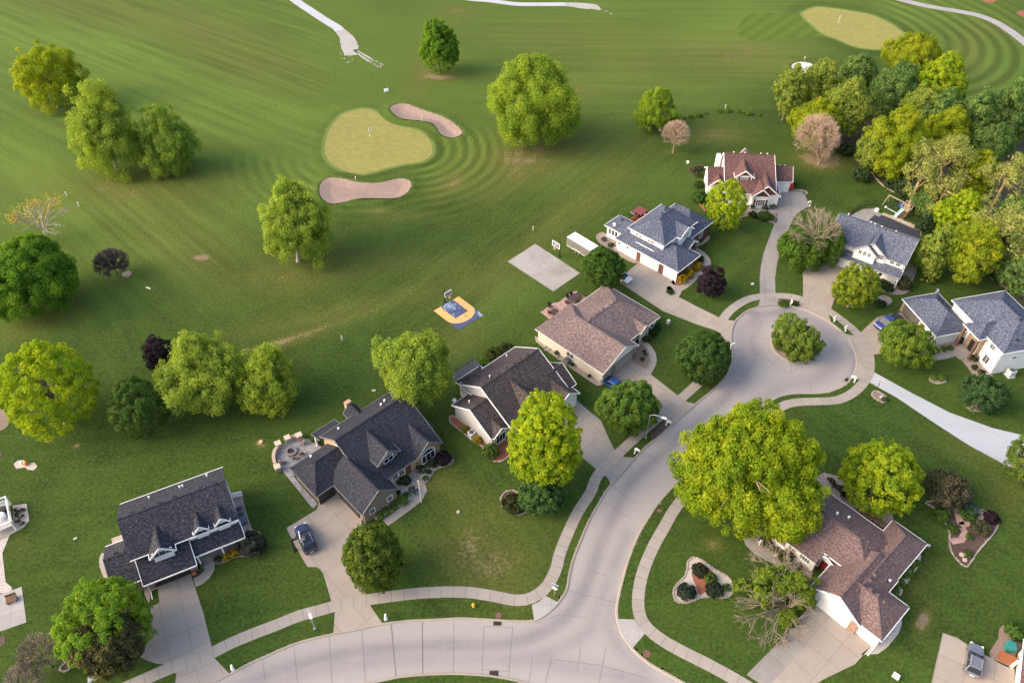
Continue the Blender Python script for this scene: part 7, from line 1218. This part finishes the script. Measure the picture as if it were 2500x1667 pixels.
for r_, x, y, s, a, lb in [('H1', 1612, 938, (.5, .5, .75), 30, 'pale green utility box on the lawn right of the mottled brown roof'), ('T4', 592, 1296, (1.05, .8, .12), 22, 'flat pale utility lid on the lawn under the olive-brown tree'), ('R', 92, 1528, (.8, .55, .5), -40, 'pair-lidded white utility box on the lawn at the bottom right'), ('R', 295, 716, (.45, .25, .25), -30, 'small white box on the lawn off the corner of the rosy roof'), ('S2', 645, 66, (.55, .45, .15), 10, 'pale utility lid on the lawn left of the long driveway'), ('L', 468, 673, (.5, .25, .1), 30, 'small white lid on the lawn left of the navy roofed house'), ('B', 1068, 132, (.6, .3, .1), 10, 'pale lid on the back lawn behind the taupe house'), ('T2', 1453, 632, (.2, .3, .05), 70, 'small blue utility marker on the narrow verge')]:
    tag(MB().box((*W(r_, x, y), s[2] / 2), s, R(a)).box((*W(r_, x, y), s[2] + .02), (s[0] * .92, s[1] * .92, .04), R(a)).build('utility_box', plain('marker_blue', (.08, .25, .5), .6) if 'blue' in lb else plain('utility_pale', (.55, .57, .52), .6)), lb, 'utility box')

# ================================================================== GARDEN AND PATIO THINGS
p = W('B', 280, 722); fpit = empty('fire_pit', (*p, .04), 0, 'round stone fire pit in the middle of the paved patio', 'fire pit'); MB().lathe((0, 0, 0), [(.95, 0), (.95, .38), (.55, .4), (.55, .1)], 18).build('stone_ring', speckled('pit_stone', (.14, .125, .13), (.24, .22, .22), 5.0), fpit); MB().lathe((0, 0, 0), [(.5, .05), (.42, .16), (.1, .2)], 12).build('ashes', DARK, fpit)
ch0 = None
def chair(label, base, rot, z=.04, mat=None, group='patio chairs'):
    global ch0
    if ch0 is None:
        ch0 = empty('patio_chair', (*base, z), rot, label, 'chair', group); m = mat or WOOD
        MB().box((0, 0, .38), (.62, .66, .07)).build('seat', m, ch0); MB().box((-.32, 0, .72), (.07, .66, .72), 0, 0, (0, -.22)).build('backrest', m, ch0)
        for sg in (-1, 1): MB().box((.02, sg * .36, .58), (.7, .09, .05)).build('armrest', m, ch0)
        for x_ in (-.24, .27):
            for sg in (-1, 1): MB().box((x_, sg * .33, .28), (.07, .07, .56)).build('leg', m, ch0)
        return ch0
    r = ch0.copy(); COL.objects.link(r); r.location = (*base, z); r.rotation_euler = (0, 0, rot); r['label'] = label; r['group'] = group
    for c_ in list(ch0.children):
        d = c_.copy(); COL.objects.link(d); d.parent = r
        if mat is not None: d.data = mesh_variant(c_.data, mat)
    return r
_mv = {}
def mesh_variant(me, mat):
    if (me.name, mat.name) not in _mv: m = me.copy(); m.materials[0] = mat; _mv[(me.name, mat.name)] = m
    return _mv[(me.name, mat.name)]
CHW = speckled('weathered_chair_wood', (.17, .125, .11), (.27, .21, .185), 6.0)
for x, y, a, lb in [(390, 645, -160, 'slatted chair at the upper right of the fire pit'), (380, 748, 120, 'slatted chair at the lower right of the fire pit'), (318, 790, 100, 'slatted chair just below the fire pit'), (192, 825, 60, 'slatted chair at the lower left rim of the patio')]: chair(lb, W('B', x, y), R(a), .04, CHW, 'chairs round the fire pit')
p = W('B', 500, 630); pt = empty('potted_plant', (*p, .04), 0, 'dark grill and leafy pot at the house corner of the fire-pit patio', 'planter'); MB().lathe((0, 0, 0), [(.3, 0), (.42, .5), (.38, .55)], 12).build('pot', GREY, pt); link(bpy.data.objects.new('foliage', crown_mesh('foliage', np.array((0, 0, .9)), .5, .45, 'green', 77)), pt)
def seat_wall(label, pts, ends):
    g = empty('seat_wall', (*W('B', *pts[0]), 0), 0, label, 'wall', 'curved garden walls'); og = W('B', *pts[0]); P = [q_ - og for q_ in spline(WS('B', pts), .5)]; mb = MB(); r = random.Random(len(P))
    for k in range(3):
        for a, b in zip(P, P[1:]): c_ = (a + b) / 2; d = b - a; mb.box((*c_, .17 + k * .26), (np.linalg.norm(d) * r.uniform(.85, 1.05), .5 * r.uniform(.85, 1.1), .25), math.atan2(d[1], d[0]) + r.uniform(-.06, .06))
    mb.build('stonework', STONE, g)
    for e in ends: q_ = W('B', *e) - og; MB().box((*q_, .5), (.75, .75, 1.0), R(30)).build('pier', STONE, g); MB().box((*q_, 1.05), (.95, .95, .12), R(30)).build('cap_stone', plain('cap_sandstone', (.55, .45, .36), .8), g)
seat_wall('stone seat wall with two square piers, upper of the pair round the fire-pit patio', [(262, 612), (300, 592), (345, 588)], [(252, 618), (362, 592)]); seat_wall('longer curved stone seat wall with square piers, left of the fire-pit patio', [(160, 690), (128, 730), (118, 790), (130, 850), (155, 890)], [(162, 672), (156, 896)])
def table(label, base, rot, l, w, mat, z=.04):
    g = empty('patio_table', (*base, z), rot, label, 'table', 'patio tables'); MB().box((0, 0, .72), (l, w, .06)).build('table_top', mat, g, bevel=.02)
    for a in (-1, 1):
        for b in (-1, 1): MB().box((a * l * .42, b * w * .38, .35), (.09, .09, .7)).build('leg', mat, g)
DW = speckled('dark_patio_wood', (.045, .032, .034), (.08, .06, .06), 5.0); p = W('H1', 718, 685, .7); table('long dark dining table on the red paver patio', p, R(43), 2.9, 1.15, DW)
for dx, dy, a, lb in [(-.7, .95, -47, 'dark dining chair at the far side of the long patio table, left'), (.3, .95, -47, 'dark dining chair at the far side of the long patio table, right'), (-1.9, .1, 43, 'dark dining chair at the left head of the long patio table'), (-.3, -.95, 133, 'dark dining chair at the near side of the long patio table')]: c_, s_ = math.cos(R(43)), math.sin(R(43)); chair(lb, (p[0] + dx * c_ - dy * s_, p[1] + dx * s_ + dy * c_), R(a), .04, DW, 'dark dining chairs on the red patio')
p = W('H1', 528, 825, .7); g = empty('patio_table', (*p, .04), 0, 'round dark table half under the eave on the red paver patio', 'table', 'patio tables'); MB().lathe((0, 0, .68), [(.75, 0), (.75, .05)], 18).build('table_top', DW, g); MB().lathe((0, 0, 0), [(.35, 0), (.3, .05), (.07, .1), (.07, .68)], 10).build('pedestal', DW, g)
for x, y, a, lb in [(480, 790, -60, 'dark chair behind the round patio table'), (478, 850, 30, 'dark chair left of the round patio table')]: chair(lb, W('H1', x, y), R(a), .04, DW, 'dark dining chairs on the red patio')
p = W('H2', 850, 360, 1.0); g = empty('hot_tub', (*p, .65), R(-44), 'square hot tub with a dark red cover on the wooden deck', 'hot tub'); MB().box((0, 0, .4), (2.2, 2.2, .8)).build('tub', plain('tub_brown', (.07, .03, .03), .6), g, bevel=.06); MB().box((0, 0, .85), (2.3, 2.3, .12)).build('cover', plain('tub_cover', (.19, .045, .045), .6), g, bevel=.04)
def grill(label, p, z, rot): g = empty('barbecue_grill', (*p, z), rot, label, 'grill', 'grills'); MB().box((0, 0, .4), (1.1, .55, .8)).build('cabinet', BLACK, g); MB().tube([(-.55, 0, .92), (.55, 0, .92)], .3, 12).build('lid', DARKTRIM, g); MB().box((.8, 0, .85), (.4, .5, .05)).build('shelf', BLACK, g)
grill('black barbecue grill next to the hot tub on the wooden deck', W('H2', 755, 400, 1.0), .65, R(-44))
# swing set and play tower
def wood_pt(x, y, z=0): return W('S3', x, y, z)
b0, b1 = wood_pt(615, 762), wood_pt(735, 820); top0, top1 = W('S3', 672, 692, 2.4), W('S3', 745, 728, 2.4); og = (top0 + top1) / 2; g = empty('swing_set', (*og, 0), 0, 'wooden swing set with light blue slide on the back lawn by the wood', 'swing set'); L_ = lambda p, z: (p[0] - og[0], p[1] - og[1], z)
dirv = (top1 - top0) / np.linalg.norm(top1 - top0); nv = np.array((-dirv[1], dirv[0])); t1e = top0 + dirv * 5.2
MB().bar(L_(top0, 2.4), L_(t1e, 2.4), .14).build('top_beam', PALEWOOD := speckled('pale_timber', (.36, .29, .20), (.50, .42, .30), 5.0), g)
for sg in (-1, 1): MB().bar(L_(top0, 2.4), L_(top0 + nv * 1.3 * sg - dirv * .2, 0), .11).build('leg', PALEWOOD, g)
for k in (1.0, 2.3):
    s = MB()
    for dx in (-.2, .2): s.bar(L_(top0 + dirv * (k + dx), 2.35), L_(top0 + dirv * (k + dx), .5), .03)
    s.box(L_(top0 + dirv * k, .48), (.5, .22, .05), math.atan2(*dirv[::-1])); s.build('swing', plain('swing_teal', (.03, .12, .14), .5), g)
tw = top0 + dirv * 4.4; ang = math.atan2(*dirv[::-1]); m = MB()
for dx in (-.8, .8):
    for dy in (-.8, .8): m.bar(L_(tw + dirv * dx + nv * dy, 0), L_(tw + dirv * dx + nv * dy, 2.6), .12)
for sg in (-1, 1): m.bar(L_(tw + dirv * .8 * sg - nv * .8, 2.55), L_(tw + dirv * .8 * sg + nv * .8, 2.55), .1).bar(L_(tw + nv * .8 * sg - dirv * .8, 2.55), L_(tw + nv * .8 * sg + dirv * .8, 2.55), .1)
m.box(L_(tw, 1.3), (1.7, 1.7, .1), ang).build('play_tower', PALEWOOD, g); m = MB(); s0, s1 = tw - nv * .8 - dirv * .3, tw - nv * 3.6 - dirv * .5; m.bar(L_(s0, 1.35), L_(s1, .15), .6, .06)
for sg in (-1, 1): m.bar(L_(s0 + dirv * .3 * sg, 1.45), L_(s1 + dirv * .3 * sg, .25), .06, .16)
m.build('slide', plain('slide_blue', (.42, .66, .72), .35), g); m = MB()
for k in range(7): m.bar(L_(tw - nv * (.9 + .3 * k) + dirv * .2, 1.2 - .17 * k), L_(tw - nv * (.9 + .3 * k) + dirv * .95, 1.2 - .17 * k), .1)
for dx in (.2, .95): m.bar(L_(tw - nv * .8 + dirv * dx, 1.3), L_(tw - nv * 3.0 + dirv * dx, .05), .1)
m.build('ladder', WOOD, g); p = wood_pt(792, 785, .5); tag(MB().box((*p, .45), (.9, .8, .9), ang).box((*p, .95), (1.0, .9, .08), ang).build('toy_box', plain('toy_blue', (.04, .08, .33), .5)), 'blue toy box beside the ladder of the swing set', 'toy box')
a_, b_ = wood_pt(632, 822), wood_pt(745, 870); tag(MB().tube([(*a_, .35), (*b_, .12)], .07, 8).lathe((*a_, .2), [(.1, 0), (.26, .1), (.26, .3), (.1, .42)], 10).build('fallen_pole', plain('pole_white', (.6, .66, .66), .5)), 'white pole with a round knob lying on the lawn below the light blue slide', 'pole')
# pool yard behind G
slab('pool_deck', WS('H4', [(1150, 420), (1260, 360), (1350, 318), (1480, 312), (1590, 385), (1830, 470), (2100, 590), (2080, 660), (1400, 470)]), .04, CONC_GREY, RG); o = slab('pool_cover', WS('H4', [(1415, 462), (1490, 395), (1545, 420), (1590, 390), (2070, 610), (2060, 690)]), .09, plain('pool_cover_navy', (.035, .038, .055), .7), RG, kind=None); tag(o, 'dark navy cover over the swimming pool behind the white twin-gabled house', 'pool cover')
fp_ = [W('H4', x, y) for x, y in [(1170, 420), (1215, 370), (1290, 310), (1370, 270), (1480, 262), (1600, 300), (1830, 400), (2120, 560)]]; og = fp_[0]; g = empty('mesh_fence', (*og, 0), 0, 'black mesh fence curving round the pool deck', 'fence'); S = spline(fp_, 2.2); m = MB()
for a, b in zip(S, S[1:]): m.bar((*(a - og), 1.28), (*(b - og), 1.28), .05).bar((*(a - og), .1), (*(b - og), .1), .04)
m.build('rail', BLACK, g)
for a in S: MB().box((*(a - og), .65), (.07, .07, 1.35)).build('post', BLACK, g)
m = MB()
for a, b in zip(S, S[1:]):
    n_ = 9
    for k in range(n_): q_ = a + (b - a) * k / n_ - og; m.box((*q_, .68), (.025, .025, 1.16))
m.build('mesh_panel', BLACK, g); p = W('H4', 1515, 345); tag(MB().lathe((*p, 0), [(.45, .04), (.5, .3), (.42, .62), (.1, .75)], 12).build('pool_filter', plain('filter_white', (.7, .7, .68), .5)), 'white pool filter drum on the pool deck', 'pool filter')
tag(edging('retaining_wall', WS('H4', [(1590, 388), (1830, 478), (2100, 598)]), False, STONE, .6, .4), 'pale stone wall along the covered pool', 'wall')
# air conditioners, dishes, bins
def ac(label, p, rot, mat, s=.95, h=.95):
    g = empty('air_conditioner', (*p, .05), rot, label, 'air conditioner', 'air conditioners'); MB().box((0, 0, h / 2), (s, s, h)).box((0, 0, -.02), (s + .3, s + .3, .06)).build('casing', mat, g, bevel=.03); MB().lathe((0, 0, h), [(s * .42, .005), (s * .42, .03), (s * .12, .05)], 16).build('fan', BLACK, g); m = MB()
    for k in range(6): m.bar((s * .42 * math.cos(k * 1.047), s * .42 * math.sin(k * 1.047), h + .06), (0, 0, h + .07), .025)
    m.build('guard', GREY, g)
ac('grey air conditioner beside the cream wall', W('H1', 645, 1290, .6), RD, plain('ac_taupe', (.2, .19, .18), .5)); ac('white-topped air conditioner in the red mulch by the lilac-grey wall', W('C', 358, 1095, .5), RC_, plain('ac_white', (.62, .64, .66), .5)); ac('pale grey air conditioner at the right white wall, beside the crab apple', W('H5', 2190, 1350, .8), RH, plain('ac_grey', (.5, .53, .55), .5), 1.1, 1.3)
def dish(label, base, z, rot, pole=True): g = empty('satellite_dish', (*base, z), rot, label, 'satellite dish', 'satellite dishes'); MB().tube([(0, 0, 0), (0, 0, .7)], .04, 6).build('mast', GREY, g); m = MB(); m.lathe((0, 0, 0), [(.02, -.08), (.2, -.04), (.31, .03), (.34, .06), (.31, .045), (.19, -.02), (.02, -.06)], 16); o = m.build('reflector', plain('dish_grey', (.58, .6, .61), .4), g); o.location = (0, -.12, .75); o.rotation_euler = (R(60), 0, 0); MB().bar((0, -.1, .65), (0, -.62, .85), .03).build('feed_arm', GREY, g)
dish('satellite dish at the left eave corner of the plum-grey roof', W('C', 190, 790, 2.8), 2.7, R(20)); dish('satellite dish on a post left of the red roofed house', W('H3', 140, 300), .6, R(-20)); dish('satellite dish on the slate roof of the sunroom', W('H2', 520, 535, 3.4), 3.2, R(-30)); dish('satellite dish at the back ridge of the blue roofed garage', W('H5', 1220, 340, 3.0), 3.0, R(30))
def bin_(name, label, p, rot, col, s=.62, h=1.05): g = empty(name, (*p, .03), rot, label, 'bin', 'wheeled bins'); m = MB(); m.add([(-s * .4, -s * .4, .1), (s * .4, -s * .4, .1), (s * .4, s * .4, .1), (-s * .4, s * .4, .1), (-s / 2, -s / 2, h), (s / 2, -s / 2, h), (s / 2, s / 2, h), (-s / 2, s / 2, h)], [(3, 2, 1, 0), (4, 5, 6, 7), (0, 1, 5, 4), (1, 2, 6, 5), (2, 3, 7, 6), (3, 0, 4, 7)]); m.build('body', col, g); MB().box((0, 0, h + .05), (s * 1.1, s * 1.15, .1)).build('lid', col, g, bevel=.02); 
bin_('recycling_bin', 'teal wheeled bin against the white wall at the bottom right corner', W('R', 785, 1360), R(-20), plain('bin_teal', (.02, .19, .17), .5), 1.0, 1.2); bin_('rubbish_bin', 'red wheeled bin at the right corner of the red roofed house', W('H3', 1462, 598), R(-5), plain('bin_red', (.5, .02, .02), .5), .8, 1.2)
p = W('R', 790, 1415, .4); tag(MB().box((*p, .3), (1.9, .95, .6), R(-30)).box((*p, .63), (2.0, 1.05, .06), R(-30)).build('garden_chest', speckled('rust_orange_wood', (.26, .08, .03), (.34, .12, .05), 4.0)), 'rust-orange garden chest beside the teal bin', 'chest'); p = W('R', 830, 1450, .3); tag(MB().box((*p, .35), (1.1, .35, .7), R(30)).build('white_cooler', WHITE, bevel=.05), 'white bench box at the end of the rust-orange chest', 'box')
p = W('A', 1445, 590); g = empty('moulded_tub', (*p, .03), R(26.8), 'blue-grey moulded tub with two dark hollows in the bed right of the navy roofed house', 'tub'); bl = plain('tub_blue_grey', (.075, .095, .15), .45); MB().box((0, -.7, .28), (1.25, 1.9, .55)).box((0, .9, .25), (1.15, 1.4, .5)).build('body', bl, g, bevel=.16); MB().box((0, 1.0, .51), (.8, .7, .04)).box((0, -.1, .57), (.8, .6, .04)).build('hollow', BLACK, g)
w0, w1 = W('A', 1340, 378, .9), W('A', 1450, 355, .9); tag(MB().bar((*w0, .5), (*w1, .5), .12, 1.0).bar((*w0, 1.02), (*w1, 1.02), .18, .08).build('garden_fence', WHITE), 'short white fence panel off the back right corner of the navy roofed house', 'fence')
w0, w1 = W('I', 1000, 345, .5), W('I', 1250, 490, .5); dd = (w1 - w0); og = w0; g = empty('garden_fence', (*og, 0), 0, 'brown wooden fence or bench frame behind the rosy brown roof', 'fence'); nn = np.array((-dd[1], dd[0])) / np.linalg.norm(dd)
for k, z in ((0, 1.1), (.9, .8)): MB().bar((*(nn * k), z), (*(dd + nn * k), z), .16, .12).bar((*(nn * k), z * .5), (*(dd + nn * k), z * .5), .1, .16).build('rail', WOOD, g)
for t in np.linspace(0, 1, 6): MB().box((*(dd * t), .55), (.14, .14, 1.1)).build('post', WOOD, g)
# deck at the left edge
c_ = [W('L', x, y, 1.0) for x, y in [(-80, 480), (50, 435), (80, 590), (-80, 655)]]; og = c_[1]; g = empty('garden_deck', (*og, 0), 0, 'raised grey deck with white railing at the left edge of the photo', 'deck'); Q_ = [p_ - og for p_ in c_]
MB().poly(Q_, .85, 1.0).build('deck_boards', speckled('deck_grey', (.33, .32, .33), (.43, .42, .43), 3.0), g); m = MB()
for a, b in ((Q_[0], Q_[1]), (Q_[1], Q_[2]), (Q_[2], Q_[3])):
    m.bar((*a, 1.95), (*b, 1.95), .14, .08).bar((*a, 1.12), (*b, 1.12), .08, .08); n_ = int(np.linalg.norm(b - a) / .22)
    for k in range(n_): q_ = a + (b - a) * k / n_; m.box((*q_, 1.53), (.04, .04, .8))
m.build('railing', WHITE, g)
for a in (Q_[1], Q_[2]): MB().box((*a, 1.0), (.18, .18, 2.1)).build('post', WHITE, g)
for x, y, lb, col in [(15, 488, 'dark covered grill table on the white-railed deck', DARK)]: p = W('L', x, y, 1.6); o = MB().lathe((*p, 1.0), [(.5, 0), (.55, .6), (.5, .7)], 14).build('covered_table', col); tag(o, lb, 'table')
p = W('L', 2, 525, 1.6); tag(MB().lathe((*p, 1.0), [(.55, 0), (.6, .55), (.45, .7), (.1, .78)], 14).build('covered_chair', WHITE), 'white covered seat on the white-railed deck', 'seat')
p = W('L', 70, 1048, .4); g = empty('garden_bench', (*p, .04), R(25), 'brown slatted bench on the pale patio at the left edge', 'bench'); m = MB()
for k in range(5): m.box((0, -.36 + k * .18, .42), (1.3, .13, .05))
m.build('seat', WOOD, g); MB().box((0, .5, .7), (1.3, .06, .5)).build('backrest', WOOD, g)
for a in (-.55, .55): MB().box((a, 0, .2), (.08, .8, .4)).build('leg', WOOD, g)
# porch chairs of G, ornaments, boulders, small tree stakes
for x, y, lb in [(1610, 1180, 'brown chair on the white porch, left of two'), (1690, 1205, 'green-grey chair on the white porch, right of two')]: chair(lb, W('H4', x, y, .2), R(-120), .12, CHW if 'brown' in lb else None, 'chairs on the white porch')
p = W('T3', 1303, 470, .5); tag(MB().bar((*p, .1), (p[0] + .05, p[1], 1.5), .13).bar((p[0] - .42, p[1] - .1, 1.0), (p[0] + .45, p[1] + .1, 1.05), .13).build('garden_cross', WHITE), 'white wooden cross standing in the rock bed by the front walk', 'cross')
for i, (r_, x, y, s, lb) in enumerate([('H3', 1230, 975, .55, 'pale boulder in the flower bed beside the long driveway'), ('S2', 2130, 1370, .45, 'pale boulder in the bordered bed by the white driveway'), ('H5', 1268, 1412, .4, 'white stone between the two bushes in the lawn ring'), ('R', 505, 775, .4, 'tan flat boulder at the lower tip of the brick-pathed bed'), ('R', 520, 805, .35, 'second tan boulder at the lower tip of the brick-pathed bed'), ('T2', 700, 350, .3, 'small grey ornament stone on the wide lawn left of the bright lime maple'), ('I', 895, 230, .45, 'pale rock among the dark bushes behind the rosy brown roof'), ('B', 1410, 830, .3, 'small statue by the front step of the taupe house')]):
    p = W(r_, x, y); bm = bmesh.new(); bmesh.ops.create_icosphere(bm, subdivisions=2, radius=1); r = random.Random(i)
    for v in bm.verts: v.co *= s * r.uniform(.8, 1.15); v.co.z *= .65
    me = bpy.data.meshes.new('boulder'); bm.to_mesh(me); bm.free(); me.materials.append(GRAVEL_WHITE if i < 3 else STONE); o = bpy.data.objects.new('boulder', me); o.location = (*p, s * .3); link(o); tag(o, lb, 'boulder')
p = W('S2', 2065, 1285); g = empty('lamp_post', (*p, 0), 0, 'black lamp post with yellow tips beside the white driveway', 'lamp post'); MB().tube([(0, 0, 0), (0, 0, 2.3)], .05, 6).build('pole', BLACK, g)
for a in (0, 2.1, 4.2): MB().bar((0, 0, 2.0), (.4 * math.cos(a), .4 * math.sin(a), 2.25), .05).build('arm', BLACK, g); MB().lathe((.4 * math.cos(a), .4 * math.sin(a), 2.25), [(.08, 0), (.13, .15), (.05, .28)], 8).build('lantern', plain('lantern_yellow', (.6, .55, .25), .4), g)
p = W('L', 165, 212); g = empty('garden_ornament', (*p, 0), 0, 'orange and white ornament on the small gravel oval of the left lawn', 'ornament'); MB().lathe((0, 0, 0), [(.28, 0), (.34, .3), (.2, .62), (.05, .7)], 12).build('pot', plain('orange_glaze', (.62, .22, .04), .5), g); MB().box((-.75, 0, .3), (.35, .25, .6)).build('figure', WHITE, g)
bed(WS('L', [(85, 210), (110, 188), (150, 185), (170, 205), (215, 200), (232, 225), (210, 248), (175, 245), (155, 230), (100, 238)]), GRAVEL_BED)
p = W('S4', 1972, 928); tag(MB().lathe((*p, 0), [(.34, 0), (.34, .28), (.3, .3)], 12).build('tree_stump', speckled('cut_wood', (.5, .36, .24), (.62, .48, .34), 5.0)), 'pale cut tree stump on the lawn left of the fire-pit patio', 'stump')
for x, y, lb in [(1000, 1140, 'terracotta pumpkin pot at the brick pillar of the navy roofed house'), (1440, 838, 'orange pot under the porch end of the navy roofed house')]: p = W('A', x, y); tag(MB().lathe((*p, 0), [(.22, 0), (.34, .2), (.3, .42), (.1, .5)], 12).build('flower_pot', plain('terracotta', (.42, .13, .05), .7)), lb, 'flower pot')
